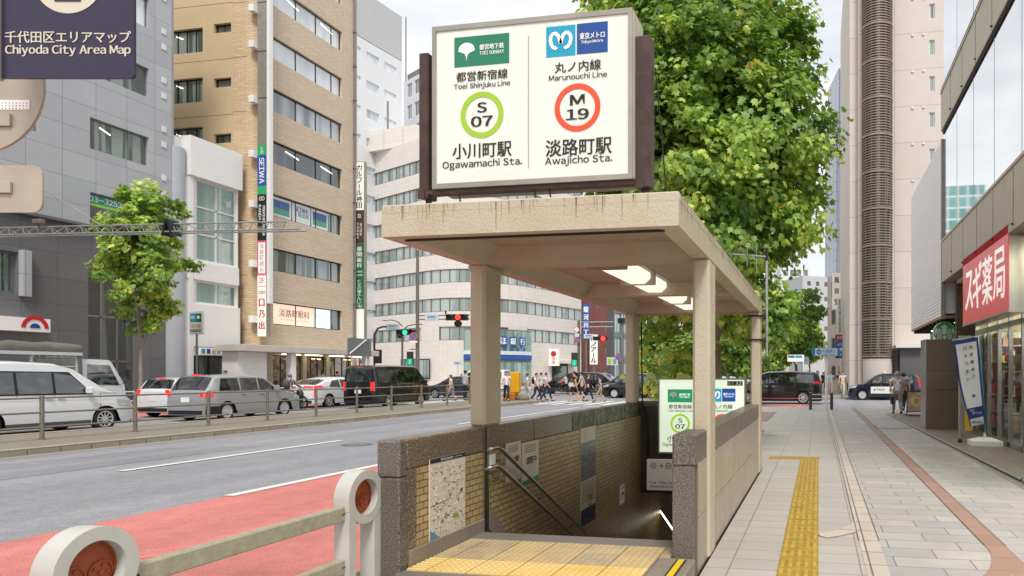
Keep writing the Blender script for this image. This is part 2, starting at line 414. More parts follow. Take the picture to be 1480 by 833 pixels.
# laid bands in the paving
bd = MB(); z = .004
bd.add([(.36, 6.4, z), (.53, 6.4, z), (.53, 31.9, z), (.36, 31.9, z)], [(0, 1, 2, 3)], m_pave_cream)
bd.add([(.36, -6, z), (.53, -6, z), (.53, 6.4, z), (.36, 6.4, z)], [(0, 1, 2, 3)], m_pave_cream)
def arc_band(mb, c, r0, r1, a0, a1, m, z, n=16):
    vs = []
    for k in range(n + 1):
        a = math.radians(a0 + (a1 - a0) * k / n); vs += [(c[0] + r0 * math.cos(a), c[1] + r0 * math.sin(a), z), (c[0] + r1 * math.cos(a), c[1] + r1 * math.sin(a), z)]
    mb.add(vs, [(2 * k, 2 * k + 1, 2 * k + 3, 2 * k + 2) for k in range(n)], m)
arc_band(bd, (-.62, 7.35), .98, 1.15, -2, -53, m_pave_cream, z + .003)
bd.add([(1.43, -6, z), (1.60, -6, z), (1.60, 31.9, z), (1.43, 31.9, z)], [(0, 1, 2, 3)], m_pave_brown)
arc_band(bd, (-.70, 6.4), 2.13, 2.30, 0, -50, m_pave_brown, z + .003)
o = bd.build('paving_band'); o['kind'] = 'structure'
jl = MB()
for x in (.356, .534, 1.426, 1.604):
    jl.add([(x - .004, 6.4, .009), (x + .004, 6.4, .009), (x + .004, 31.9, .009), (x - .004, 31.9, .009)], [(0, 1, 2, 3)], m_line)
o = jl.build('paving_joint'); o['kind'] = 'structure'
# tree-pit squares at the kerb side
m_pit = brick('pit_block', '#9a8578', '#8d7b70', '#6a5d55', .2, .2, .006, plane='z', rough=.8)
for y0, y1, x1 in ((22, 27.5, -1.6), (15.6, 18.5, -1.4)):
    o = MB().add([(-3.1, y0, .006), (x1, y0, .006), (x1, y1, .006), (-3.1, y1, .006)], [(0, 1, 2, 3)], m_pit).build('tree_pit_paving'); o['kind'] = 'structure'

# shop apron at the right, a low step edged in metal
m_apron = brick('apron_tile', '#8d8478', '#857b70', '#5f5850', .45, .45, .008, plane='z', rough=.55, dirt=.4, dirt_c='#6e665b', offset=0)
m_steel = mat('stainless', '#b4b2ac', .28, metal=1., var=.15, vscale=8, stretch=(1, 1, .2))
ap = MB()
pts = [(2.82, 2.0), (2.80, 10.3), (2.74, 14), (2.66, 19), (2.56, 26.9), (6, 26.9), (6, 2.0)]
ap.prism([(x, y, -.02) for x, y in pts], (0, 0, .065), m_apron)
gut = [(2.62, -8, 0.), (2.85, -8, 0), (2.85, 26.9, 0), (2.62, 26.9, 0)]
ap.add(gut, [(0, 1, 2, 3)], m_kerb_grey)
o = ap.build('shop_apron'); o['kind'] = 'structure'
tr = MB()
for (xa, ya), (xb, yb) in zip(pts[:4], pts[1:5]):
    n = 3
    for k in range(n):
        a, b = k / n, (k + .97) / n
        p = Vector((xa + (xb - xa) * a - .02, ya + (yb - ya) * a, .03)); q = Vector((xa + (xb - xa) * b - .02, ya + (yb - ya) * b, .03))
        tr.tube([p, q], .022, m_steel, n=8)
o = tr.build('drain_trim'); o['kind'] = 'structure'

# tactile paving
m_tac = mat('tactile_yellow', '#b39434', .65, var=.3, vscale=7, c2='#8e7430', bump=.3, bscale=90); m_tacb = mat('tactile_bar', '#c9a93f', .6, var=.35, vscale=9, c2='#9c8036')
tc = MB()
tc.box(-.31, 0., -2, 12.7, 0, .006, m_tac)
tc.box(-.87, -.31, 12.3, 12.7, 0, .006, m_tac)
for k in range(5):
    x = -.31 + .31 * (k + .5) / 5
    y = 3.0
    while y < 12.2:
        tc.box(x - .014, x + .014, y, y + .25, .006, .013, m_tacb); y += .30
for y in np.arange(12.34, 12.7, .06):
    x = -.85
    while x < 0: tc.box(x, x + .03, y, y + .03, .006, .011, m_tacb); x += .06
for y in np.arange(-1.9, 12.3, .30): tc.box(-.31, 0, y - .022, y - .017, .006, .0068, mat('tactile_joint', '#6d5a22', .8))
o = tc.build('tactile_paving'); o['kind'] = 'structure'

# repairs in the carriageway
pt = MB(); m_patch = tarmac('asphalt_repair', '#88888c', None); zz = ROAD + .004
for x0, x1, y0, y1 in ((-13.9, -12.3, 6.5, 13.5), (-9.6, -8.5, 14, 22), (-14.8, -13.6, 17, 26)): pt.add([(x0, y0, zz), (x1, y0, zz), (x1, y1, zz), (x0, y1, zz)], [(0, 1, 2, 3)], m_patch)
o = pt.build('road_repair'); o['kind'] = 'structure'
ck = MB(); rc = random.Random(3); m_crack = mat('tar_crack', '#4c4c4e', .9)
for sx_, sy_, dx_, dy_, n_ in ((-14.2, 9, .05, .3, 12), (-5.9, 5, .12, .3, 14), (-8.9, 24, -.1, .2, 12)):
    x, y = sx_, sy_
    for _ in range(n_):
        x2, y2 = x + dx_ + rc.uniform(-.09, .09), y + dy_ * rc.uniform(.6, 1.3); w_ = rc.uniform(.006, .014)
        ck.add([(x - w_, y, zz + .004), (x + w_, y, zz + .004), (x2 + w_, y2, zz + .004), (x2 - w_, y2, zz + .004)], [(0, 1, 2, 3)], m_crack); x, y = x2, y2
o = ck.build('road_crack'); o['kind'] = 'structure'
# central reservation
md = MB()
md.cbox(-15.75, -15.5, -30, 36.8, -.16, .02, .025, m_kerb)
md.cbox(-19.55, -19.3, -30, 36.8, -.16, .02, .025, m_kerb)
md.prism([(-15.5, 36.8, -.16), (-16.3, 37.9, -.16), (-18.6, 37.9, -.16), (-19.55, 36.8, -.16)], (0, 0, .17), m_kerb_grey)
md.add([(-15.75, -30, 0), (-15.75, 36.8, 0), (-19.3, 36.8, 0), (-19.3, -30, 0)], [(0, 3, 2, 1)], m_soil)
md.add([(-15.5, -30, ROAD + .005), (-15.2, -30, ROAD + .005), (-15.2, 36.8, ROAD + .005), (-15.5, 36.8, ROAD + .005)], [(0, 1, 2, 3)], m_kerb_grey)
o = md.build('median_strip'); o['kind'] = 'structure'
# far pavements
fp = MB()
m_fp = brick('far_paver', '#a8a49c', '#9c978f', '#7e7a74', .4, .4, .01, plane='z', rough=.7)
fp.cbox(-33.2, -28.5, -30, 33, -.16, .01, .03, m_fp)
fp.cbox(-140, -33, 46.5, 140, -.16, .01, .03, m_fp) if False else None
fp.box(-3.45, 60, 46.5, 300, -.16, .005, m_fp)
fp.box(-60, -28.5, 46.5, 300, -.16, .005, m_fp)
fp.box(-90, -28.5, 30, 33, -.16, .006, m_fp)
o = fp.build('far_pavement'); o['kind'] = 'structure'
# ================================================================ THE STATION ENTRANCE
m_conc = mat('rendered_concrete', '#bfb7a5', .85, var=.18, vscale=3.2, bump=.55, bscale=60, stretch=(1, 1, .55), c2='#b8ab91')
def stained(name, c, stain, rough=.85):
    m = mat(name, c, rough, var=.12, vscale=2.0, bump=.55, bscale=60)
    return m
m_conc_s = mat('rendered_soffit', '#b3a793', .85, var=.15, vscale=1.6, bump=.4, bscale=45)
m_gran = speckle('granite_dark', '#2e2b28', '#6a645d', '#a59b90', 130)
m_gran_b = speckle('granite_brown', '#453b32', '#7b6c5c', '#ab9a84', 70, rough=.3)
m_gran_pale = speckle('granite_skirt', '#7c7266', '#988d80', '#b3a898', 150, rough=.5)
m_tile = brick('stair_wall_tile', '#bfa97c', '#ab956a', '#65563c', .105, .052, .005, plane='x', rough=.35, bump=.6, dirt=.5, dirt_c='#6b5e45')
m_tile_y = brick('stair_wall_tile_cross', '#a98f60', '#947b50', '#4e422c', .105, .052, .005, plane='y', rough=.35, bump=.6, dirt=.45, dirt_c='#5b4c31')
m_wtile = brick('polished_panel', '#a59a88', '#b0a490', '#6d6353', .30, .42, .007, plane='x', rough=.24, bump=.3, dirt=.6, dirt_c='#8b7f6d', offset=0, org=(.1, .0))
m_edge = mat('dark_joint', '#24201c', .7)
ZC, ZT = 2.443, 2.665                                   # underside of the rim and top of the roof
cx0, cx1, cy0, cy1 = -2.97, -.87, 4.31, 10.92
ent = thing('station_entrance', 'open concrete stair entrance to the station with flat canopy roof', 'station entrance', (-1.9, 7.6, 0))
cn = MB()
t = .10
def rim(x0, x1, y0, y1, z0=ZC, z1=ZT): cn.cbox(x0, x1, y0, y1, z0, z1, .008, m_conc)
# rim beams: outer face upright, soffit 10 cm wide, then sloping inside to the ceiling
zc = 2.60
cn.cbox(cx0, cx1, cy0, cy1, zc, ZT, .008, m_conc)
def slope_beam(p0, p1, inward, w=.10, sl=.26, dz=0.):
    """rim with an upright outer face and an inner face sloping up to the ceiling"""
    p0, p1, n = Vector(p0), Vector(p1), Vector(inward)
    a = [p0, p0 + n * w, p0 + n * (w + sl), p0]; zs = [ZC + dz, ZC + dz, zc - .0005, zc + .02]
    a = [Vector((q.x, q.y, z)) for q, z in zip(a, zs)]
    cn.prism(a, p1 - p0, m_conc)
slope_beam((cx0 + .002, cy0 + .005, 0), (cx0 + .002, cy1 - .005, 0), (1, 0, 0), .14, .14)
slope_beam((cx1 - .002, cy0 + .005, 0), (cx1 - .002, cy1 - .005, 0), (-1, 0, 0), .14, .14)
slope_beam((cx0 + .004, cy0 + .001, 0), (cx1 - .004, cy0 + .001, 0), (0, 1, 0), .10, .10, .003)
slope_beam((cx0 + .004, cy1 - .001, 0), (cx1 - .004, cy1 - .001, 0), (0, -1, 0), .12, .12, .003)
for y in (5.56, 8.1, 10.42):
    cn.box(cx0 + .02, cx1 - .02, y, y + (.3 if y != 8.1 else .16), ZC + .004, zc + .01, m_conc)
cn.box(cx0 + .12, cx1 - .12, 4.405, 4.425, ZC - .012, ZC + .01, m_edge)      # drip strip
o = cn.build('canopy', ent)
# rain streaks with shapes of their own along the roof edge, thin sheets of dirt
rs = random.Random(21); st_ = MB(); m_streak = mat('dirt_streak', '#8d826f', .95, var=.3, vscale=30, c2='#a89d89')
for k in range(46):
    x = rs.uniform(cx0 + .03, cx1 - .05); l = rs.uniform(.02, .13) * (1 if rs.random() < .8 else 1.5); w_ = rs.uniform(.002, .006)
    st_.add([(x - w_, cy0 - .0012, ZT - .009), (x + w_, cy0 - .0012, ZT - .009), (x + w_ * .2, cy0 - .0012, ZT - .009 - l), (x - w_ * .2, cy0 - .0012, ZT - .009 - l)], [(0, 1, 2, 3)], m_streak)
for k in range(90):
    y = rs.uniform(cy0 + .05, cy1 - .05); l = rs.uniform(.03, .15); w_ = rs.uniform(.003, .010)
    st_.add([(cx1 + .0012, y - w_, ZT - .009), (cx1 + .0012, y + w_, ZT - .009), (cx1 + .0012, y + w_ * .2, ZT - .009 - l), (cx1 + .0012, y - w_ * .2, ZT - .009 - l)], [(0, 1, 2, 3)], m_streak)
tag(st_.build('rain_streak', ent), kind='stuff')
sf = MB()
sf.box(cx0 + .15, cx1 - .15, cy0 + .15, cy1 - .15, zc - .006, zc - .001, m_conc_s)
sf.disc((-1.72, 5.0, zc - .007), (0, 0, -1), .055, m_edge, 24, r0=.035, t=.01); sf.disc((-1.72, 5.0, zc - .008), (0, 0, -1), .036, m_conc_s, 20)
sf.build('soffit', ent)
for (xa, xb) in ((-2.97, -2.83), (-1.01, -.87)):
    for (ya, yb) in ((5.54, 5.87), (10.45, 10.78)):
        zb = 1.045 if xa < -2 else 0.
        q = MB(); q.cbox(xa - (.002 if xa < -2 else -.0), xb + (.003 if xa > -2 else 0), ya, yb, zb, ZC + .003, .022, m_conc)
        if xa < -2: q.cbox(xa - .01, xb + .012, ya - .012, yb + .012, ZC - .05, ZC + .002, .01, m_conc)
        q.build('column', ent)
# side walls -------------------------------------------------------
ZW = 1.045
lw = MB()
lw.box(-2.985, -2.84, 4.42, 11.0, -4.5, ZW - .21, m_gran_pale)         # core, dressed below
lw.build('left_wall', ent)
m_moss = speckle('granite_mossy', '#3b3d2a', '#666a50', '#8f927a', 9, rough=.5)
cp = MB()
ys = [4.40, 5.53, 6.6, 7.7, 8.8, 9.9, 11.02]
for a, b in zip(ys, ys[1:]):
    cp.cbox(-3.0, -2.83, a + .002, b - .002, ZW - .215, ZW, .012, m_gran_b if a < 7.5 else m_moss)
cp.build('granite_coping', ent)
pr = MB()
pr.cbox(-3.0, -2.826, 4.30, 4.40, ZW - .26, ZW, .015, m_gran); pr.cbox(-3.0, -2.826, 4.30, 4.395, -.02, ZW - .262, .008, m_gran)
pr.cbox(-2.99, -2.832, 4.395, 4.52, .16, ZW - .215, .002, m_gran_b)
pr.build('end_pier', ent)
ti = MB()
ti.box(-2.845, -2.833, 4.52, 5.52, .26, ZW - .213, m_tile)
ti.box(-2.845, -2.833, 5.62, 10.98, -4.5, ZW - .213, m_tile)
ti.build('wall_tiling', ent)
sk = MB()
sk.cbox(-2.845, -2.815, 4.42, 5.52, .14, .262, .006, m_gran_pale)
sk.add([(-2.82, 5.6, .16), (-2.82, 5.6, .33), (-2.82, 5.9, .10), (-2.82, 5.9, -.1)], [(0, 1, 2, 3)], m_gran_pale)
sk.build('skirting', ent)
q = MB(); q.box(-2.836, -2.818, 5.52, 5.60, .15, ZW + .002, m_steel); q.box(-2.815, -2.812, 5.535, 5.545, .15, ZW, m_edge); q.build('steel_joint_cover', ent)
# right wall
rw = MB()
rw.box(-1.04, -.90, 5.1, 11.0, -4.5, ZW - .20, m_gran_pale)
rw.box(-1.052, -1.04, 5.1, 11.0, -4.5, ZW - .2, m_tile)
rw.build('right_wall', ent)
cp = MB()
ys = [5.90] + [6.3 + .42 * k for k in range(12)]; ys = [y for y in ys if y < 11] + [11.02]
for a, b in zip(ys, ys[1:]): cp.cbox(-1.055, -.885, a + .003, b - .003, ZW - .20, ZW + .0, .006, m_gran_b)
cp.build('granite_coping', ent)
pp = MB(); pp.box(-.90, -.888, 5.1, 11.0, 0, ZW - .2, m_wtile); pp.build('outer_panelling', ent)
pr = MB()
pr.cbox(-1.06, -.884, 4.98, 5.50, ZW - .22, ZW + .012, .012, m_gran); pr.cbox(-1.06, -.90, 4.985, 5.14, 0.0, ZW - .222, .006, m_gran)
pr.build('end_pier', ent)
# far end wall with the opening below
ew = MB()
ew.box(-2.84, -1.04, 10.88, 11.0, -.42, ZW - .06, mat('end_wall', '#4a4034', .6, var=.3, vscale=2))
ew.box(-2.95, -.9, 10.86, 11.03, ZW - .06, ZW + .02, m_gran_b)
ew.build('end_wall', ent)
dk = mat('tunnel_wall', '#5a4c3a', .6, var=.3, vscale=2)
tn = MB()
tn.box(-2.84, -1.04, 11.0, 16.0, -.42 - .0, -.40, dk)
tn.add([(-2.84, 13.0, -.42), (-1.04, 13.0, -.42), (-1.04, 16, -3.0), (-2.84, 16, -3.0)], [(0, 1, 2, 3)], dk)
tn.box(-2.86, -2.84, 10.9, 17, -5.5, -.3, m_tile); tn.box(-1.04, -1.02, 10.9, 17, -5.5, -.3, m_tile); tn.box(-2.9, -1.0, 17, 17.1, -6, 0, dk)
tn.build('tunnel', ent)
m_tube = mat('lit_tube', '#fff6dc', .4, emit=2.2)
q = MB(); q.tube([PY(953, 737, 12.4), PY(978, 774, 11.2)], .014, m_tube, 8)
# floor and stairs
fl = MB()
m_floor_g = speckle('landing_granite', '#6a655f', '#857f77', '#a09a90', 200, rough=.6)
fl.box(-2.84, -1.04, 4.28, 5.5, -.2, .140, m_floor_g)
fl.cbox(-2.832, -1.055, 5.27, 5.5, .05, .150, .006, m_floor_g)
for k in range(22):
    y0 = 5.5 + .30 * k; z1 = .15 - .165 * (k + 1)
    fl.box(-2.84, -1.04, y0 if k == 0 else y0 + .001, y0 + .31, z1 - .4, z1, m_floor_g)
fl.build('stairs', ent)
m_tf = mat('worn_tactile', '#c9ac74', .6, var=.4, vscale=3.5, c2='#ab9a78', bump=.2, bscale=80)
m_tf2 = mat('worn_tactile_pale', '#c0ab82', .6, var=.4, vscale=3, c2='#9c8e74', bump=.2, bscale=80)
m_tfy = mat('yellow_tactile', '#d8b05a', .55, var=.3, vscale=2.5, c2='#d9c084')
tf = MB()
def dotted(x0, x1, y0, y1, m, z=.146):
    g = .004; tf.box(x0 + g, x1 - g, y0 + g, y1 - g, .13, z + .004, m)
    n = 6
    for i in range(n):
        for j in range(n):
            cxx = x0 + (x1 - x0) * (i + .5) / n; cyy = y0 + (y1 - y0) * (j + .5) / n
            if (x1 - x0) / n < .02: continue
            a, b = .014, .008; zz = z + .004
            vs = [(cxx + a * c_, cyy + a * s_, zz) for c_, s_ in ((1, 0), (.5, .87), (-.5, .87), (-1, 0), (-.5, -.87), (.5, -.87))] + [(cxx + b * c_, cyy + b * s_, zz + .005) for c_, s_ in ((1, 0), (.5, .87), (-.5, .87), (-1, 0), (-.5, -.87), (.5, -.87))]
            tf.add(vs, [(0, 1, 7, 6), (1, 2, 8, 7), (2, 3, 9, 8), (3, 4, 10, 9), (4, 5, 11, 10), (5, 0, 6, 11), (6, 7, 8, 9, 10, 11)], m)
xs = [-2.81, -2.66, -2.36, -2.06, -1.76, -1.46, -1.16]
for i, (a, b) in enumerate(zip(xs, xs[1:])):
    dotted(a, b, 4.97, 5.26, m_tf2 if i in (0, 1, 4) else m_tf); dotted(a, b, 4.68, 4.97, m_tf if i in (2, 3, 5) else m_tf2); dotted(a, b, 4.35, 4.68, m_tfy)
dotted(-1.16, -1.07, 4.97, 5.26, m_tf2)
tf.build('tactile_tiles', ent)
rk = MB(); rk.cbox(-1.15, -.885, 4.28, 4.975, -.02, .150, .01, m_gran_pale)
m_hi = mat('reflective_yellow', '#e2bd17', .4)
rk.box(-1.0, -.955, 4.40, 4.93, .150, .154, m_hi); rk.box(-1.015, -1.0, 4.40, 4.93, .150, .153, m_edge); rk.box(-.955, -.94, 4.40, 4.93, .150, .153, m_edge)
rk.build('ramp_kerb', ent)

# handrails (a thing each)
def rail_on_wall(name, label, y0, z0, y1, z1, wx=-2.833):
    r = MB(); sx = wx + .075
    r.tube([(wx + .01, y0 - .06, z0 - .02), (wx + .045, y0 - .07, z0 - .005), (sx, y0 - .05, z0), (sx, y0 + .02, z0), (sx, y0 + .10, z0 - .03), (sx, y1, z1)], .019, m_steel, 10)
    n = 6; L = y1 - y0
    for k in range(n):
        f = (k + .12) / n; y = y0 + L * f; z = z0 + (z1 - z0) * f
        r.tube([(sx, y, z - .015), (sx, y, z - .05), (sx - .025, y, z - .075), (wx, y, z - .08)], .008, m_steel, 8); r.disc((wx, y, z - .08), (1, 0, 0), .022, m_steel, 12, t=.006)
    tag(r.build(name, loc=(wx, y0, z0)), label, 'handrail', 'handrails on the left stairwell wall')
rail_on_wall('handrail', 'upper steel handrail going down the stairwell wall', 5.62, .86, 11.0, -2.08)
rail_on_wall('handrail', 'lower steel handrail going down the stairwell wall', 5.60, .70, 11.0, -2.24)
tag(q.build('light_tube', loc=PY(978, 774, 11.2)), 'slanting lit tube down in the dark stair opening', 'lamp')

# lamps beneath the canopy
m_diff = mat('lamp_diffuser', '#e6e1cf', .5, emit=.6)
m_lampb = mat('lamp_housing', '#a39b8c', .5)
for i, (ya, yb) in enumerate(((6.15, 7.25), (7.27, 8.05), (8.35, 9.35), (9.37, 10.3))):
    t_ = thing('canopy_lamp', ['wide lit ceiling lamp nearest the front beam of the canopy', 'second lit ceiling lamp, joined to the front one', 'third lit ceiling lamp, just past the middle beam', 'last lit ceiling lamp at the far end of the canopy'][i], 'ceiling lamp', (-1.92, (ya + yb) / 2, zc - .01), group='lamps in a row under the canopy')
    q = MB(); q.prism([(-2.06, ya, zc - .012), (-2.06, ya, 2.53), (-2.0, ya, 2.475), (-1.84, ya, 2.475), (-1.78, ya, 2.53), (-1.78, ya, zc - .012)], (0, yb - ya, 0), m_diff)
    q.build('diffuser', t_)
    q = MB(); q.box(-2.115, -1.725, ya - .012, ya - .001, 2.46, zc - .012, m_lampb); q.box(-2.13, -1.71, ya, yb, zc - .010, zc - .006, m_lampb); q.build('housing', t_)

# ------------------------------------------------------------ station sign content, shared by the roof box and the stair box
m_sgw = mat('sign_face', '#dfe1d8', .1, emit=.04)
m_sgw2 = mat('lit_sign_face', '#d6e4cc', .3, emit=.42)
m_blk = mat('sign_black', '#1d1d1b', .5); m_grn = mat('sign_green', '#1d7a5a', .4); m_lime = mat('ring_lime', '#9cc62e', .4)
m_orr = mat('ring_red', '#e2502e', .4); m_cyan = mat('emblem_cyan', '#0f9dc0', .4); m_navy = mat('emblem_navy', '#134a92', .4)
m_wht = mat('sign_white', '#f2f2ee', .5); m_div = mat('sign_divider', '#a8aaa0', .5)
UNLIT = (m_grn, m_lime, m_orr, m_cyan, m_navy, m_wht)
LIT = tuple(mat('lit_' + n_, c_, .4, emit=.4) for n_, c_ in (('green', '#1d8a5e'), ('lime', '#9cc62e'), ('red', '#e2502e'), ('cyan', '#0f9dc0'), ('navy', '#134a92'), ('white', '#f2f2ee')))
def ginkgo(mb, c, U, s, off):
    pts = []
    for k in range(13):
        a = math.radians(-8 + 196 * k / 12); pts.append((s * .5 * math.cos(a), s * .10 + s * .42 * math.sin(a)))
    pts += [(-s * .30, -s * .02), (-s * .10, -s * .12), (-s * .035, -s * .30), (-.0, -s * .52), (s * .035, -s * .30), (s * .10, -s * .12), (s * .30, -s * .02)]
    c = Vector(c); mb.add([c + U * a + Z_ * b + off for a, b in pts], [tuple(range(len(pts)))], m_wht)
def station_panel(mb, x0, x1, z0, z1, y, face, U=X_, N=Vector((0, -1, 0)), nm=.004, exitno=False, lit=False):
    W, H = x1 - x0, z1 - z0
    m_grn, m_lime, m_orr, m_cyan, m_navy, m_wht = LIT if lit else UNLIT
    P = lambda a, b: Vector((x0 + a * W, y, z0 + (1 - b) * H)) + N * nm          # a,b as fractions, b down
    mb.add([P(.0, 1) - N * .002, P(1, 1) - N * .002, P(1, 0) - N * .002, P(0, 0) - N * .002], [(0, 1, 2, 3)], face)
    k = N * .003
    def rect(a0, a1, b0, b1, m, e=0): mb.add([P(a0, b1) + k * e, P(a1, b1) + k * e, P(a1, b0) + k * e, P(a0, b0) + k * e], [(0, 1, 2, 3)], m)
    def tx(s, a, b, w, h, m, bold=0., e=.6): mb.text(s, P(a, b) + k * e, U, m, w=w * W, h=h * H, bold=bold)
    if exitno: b0 = .02
    rect(.49, .496, .08, .93, m_div)
    rect(.098, .392, .050, .245, m_grn)
    ginkgo(mb, P(.165, .150), U, .115 * H, k * .8)
    tx('都営地下鉄', .300, .128, .13, .036, m_wht, .02, 1.); tx('TOEI SUBWAY', .300, .167, .13, .024, m_wht, .015, 1.)
    rect(.585, .735, .038, .232, m_cyan); rect(.742, .898, .036, .229, m_navy)
    # metro emblem: a rounded M made of two open loops
    for sg in (-1, 1):
        pts = [(-.0, -.12), (.05, .10), (.12, .28), (.22, .38), (.33, .36), (.42, .24), (.44, .05), (.40, -.14), (.32, -.28), (.22, -.33), (.17, -.27)]
        c = P(.66, .135) + k * 1.; s = .135 * H
        path = [c + U * (sg * a * s * 1.15) + Z_ * (b * s) for a, b in pts]
        vv = []
        for i_, p0 in enumerate(path):
            d = (path[min(i_ + 1, len(path) - 1)] - path[max(i_ - 1, 0)]).normalized(); n_ = d.cross(N).normalized() * (.085 * s); vv += [p0 - n_, p0 + n_]
        mb.add(vv, [(2 * i_, 2 * i_ + 1, 2 * i_ + 3, 2 * i_ + 2) for i_ in range(len(path) - 1)], m_wht)
    tx('東京メトロ', .82, .117, .125, .042, m_wht, .02, 1.); tx('Tokyo Metro', .82, .157, .11, .026, m_wht, .02, 1.)
    tx('都営新宿線', .247, .310, .275, .064, m_blk, .012); tx('Toei Shinjuku Line', .247, .376, .30, .044, m_blk, .012)
    tx('丸ノ内線', .747, .303, .235, .068, m_blk, .012); tx('Marunouchi Line', .747, .366, .295, .036, m_blk, .012)
    for a, b, m, r, l1, l2 in ((.247, .566, m_lime, .150, 'S', '07'), (.745, .564, m_orr, .152, 'M', '19')):
        mb.disc(P(a, b) + k * .5, N, r * H, m, 48, r0=r * H * .77)
        tx(l1, a, b - .048, .048 if l1 == 'S' else .070, .066, m_blk, .06); tx(l2, a, b + .042, .112, .068, m_blk, .06)
    tx('小川町駅', .247, .795, .315, .100, m_blk, .014); tx('Ogawamachi Sta.', .247, .885, .425, .062, m_blk, .01)
    tx('淡路町駅', .750, .812, .335, .108, m_blk, .014); tx('Awajicho Sta.', .750, .898, .34, .062, m_blk, .01)
    if exitno:
        rect(.80, .965, .05, .115, m_blk); 

# rooftop box
sx0, sx1, sy0, sy1, sz0, sz1 = -2.70, -1.23, 4.50, 4.79, 2.815, 3.966
rb = thing('station_sign_box', 'large white lightbox with station names standing on the canopy roof', 'station sign', (-1.965, 4.65, 2.75))
m_alu = mat('weathered_alu', '#a9a599', .45, metal=.5, var=.25, vscale=5)
q = MB()
for a, b, c, d in ((sx0, sx1, sz0, sz0 + .035), (sx0, sx1, sz1 - .035, sz1), (sx0, sx0 + .03, sz0 + .035, sz1 - .035), (sx1 - .03, sx1, sz0 + .035, sz1 - .035)):
    q.box(a, b, sy0, sy1, c, d, m_alu)
q.box(sx1, sx1 + .004, sy0 + .015, sy1 - .02, sz0 + .01, sz1 - .012, mat('sign_side', '#c8c4b4', .5, var=.12, vscale=3))
q.build('box_frame', rb)
q = MB(); q.box(sx0 + .03, sx1 - .03, sy0 + .012, sy0 + .02, sz0 + .034, sz1 - .034, m_sgw); q.box(sx0 + .03, sx1 - .03, sy1 - .03, sy1 - .02, sz0 + .034, sz1 - .034, m_sgw)
station_panel(q, sx0 + .03, sx1 - .03, sz0 + .035, sz1 - .035, sy0 + .010, m_sgw, nm=.003)
q.build('sign_panel', rb)
m_rust = mat('rusty_paint', '#4f3733', .5, var=.6, vscale=8, c2='#33211e', bump=.2)
for xa, xb, zt in ((-2.84, -2.765, 3.82), (-1.225, -1.12, 3.80)):
    q = MB(); q.cbox(xa, xb, 4.56, 4.68, 2.77, zt, .006, m_rust); q.box(xa - .008, xb - .03 if xa < -2 else xb - .05, 4.555, 4.565, 2.765, 2.83, m_rust)
    q.box(xa + .03, xb - .02, 4.60, 4.64, ZT - .01, 2.77, m_rust); q.build('support_post', rb)
q = MB(); q.box(sx0 - .06, sx1 + .0, 4.52, 4.60, 2.785, 2.812, m_rust)
for x in (-2.5, -1.93, -1.82): q.tube([(x, 4.55, ZT), (x - .02, 4.55, 2.79)], .006, m_rust, 6)
q.build('base_rail', rb)
q = MB(); q.tube([(-1.11, 4.66, 3.62), (-1.04, 4.75, ZT)], .005, m_edge, 6); q.build('cable', rb)

# lit box standing at the far end of the stairwell
lb = thing('station_sign_box', 'lit green-white sign with station names at the stairwell end wall', 'station sign', (-1.81, 10.8, .24))
ax0, ax1, az0, az1 = -2.51, -1.11, .24, 1.437
q = MB()
for a, b, c, d in ((ax0, ax1, az0, az0 + .025), (ax0, ax1, az1 - .025, az1), (ax0, ax0 + .025, az0 + .025, az1 - .025), (ax1 - .025, ax1, az0 + .025, az1 - .025)):
    q.box(a, b, 10.72, 10.86, c, d, m_alu)
q.build('box_frame', lb)
q = MB(); q.box(ax0 + .02, ax1 - .02, 10.735, 10.85, az0 + .024, az1 - .024, m_sgw2)
station_panel(q, ax0 + .025, ax1 - .025, az0 + .02, az1 - .125, 10.733, m_sgw2, nm=.003, lit=True)
q.add([(-1.40, 10.725, 1.32), (-1.16, 10.725, 1.32), (-1.16, 10.725, 1.39), (-1.40, 10.725, 1.39)], [(0, 1, 2, 3)], m_blk)
q.text('出入口', (-1.345, 10.722, 1.355), X_, m_wht, w=.085, h=.035, bold=.02); q.text('A3', (-1.225, 10.722, 1.355), X_, m_wht, w=.085, h=.05, bold=.03)
q.build('sign_panel', lb)
# transfer notice below
q = MB(); m_not = mat('notice_white', '#d8d2cc', .5, emit=.05); m_mar = mat('notice_red', '#9c4a42', .5)
q.cbox(-2.64, -1.10, 10.50, 10.58, -.31, .17, .008, m_not)
for x in (-2.53, -2.29): q.disc((x, 10.497, .075), (0, -1, 0), .048, m_mar, 24, r0=.036)
q.text('M', (-2.53, 10.496, .075), X_, m_mar, h=.04, bold=.02); q.text('M', (-2.29, 10.496, .075), X_, m_mar, h=.04, bold=.02)
q.text('→', (-2.41, 10.496, .075), X_, m_blk, w=.07, bold=.02)
q.text('丸ノ内線(池袋方面)へは', (-1.72, 10.496, .09), X_, m_blk, w=.86, h=.07, bold=.01)
q.text('約80m先のA5出入口を', (-1.74, 10.496, -.0), X_, m_blk, w=.82, h=.07, bold=.01)
q.text('ご利用ください', (-1.88, 10.496, -.09), X_, m_blk, w=.54, h=.07, bold=.01)
q.text('For the Marunouchi Line bound for', (-1.95, 10.496, -.185), X_, m_blk, w=1.28, h=.045, bold=.01)
q.text('Ikebukuro, please use Exit A5.', (-2.05, 10.496, -.25), X_, m_blk, w=1.08, h=.045, bold=.01)
tag(q.build('transfer_notice', loc=(-1.87, 10.54, -.31)), 'pale notice about changing lines, hung beneath the lit station sign', 'notice board')

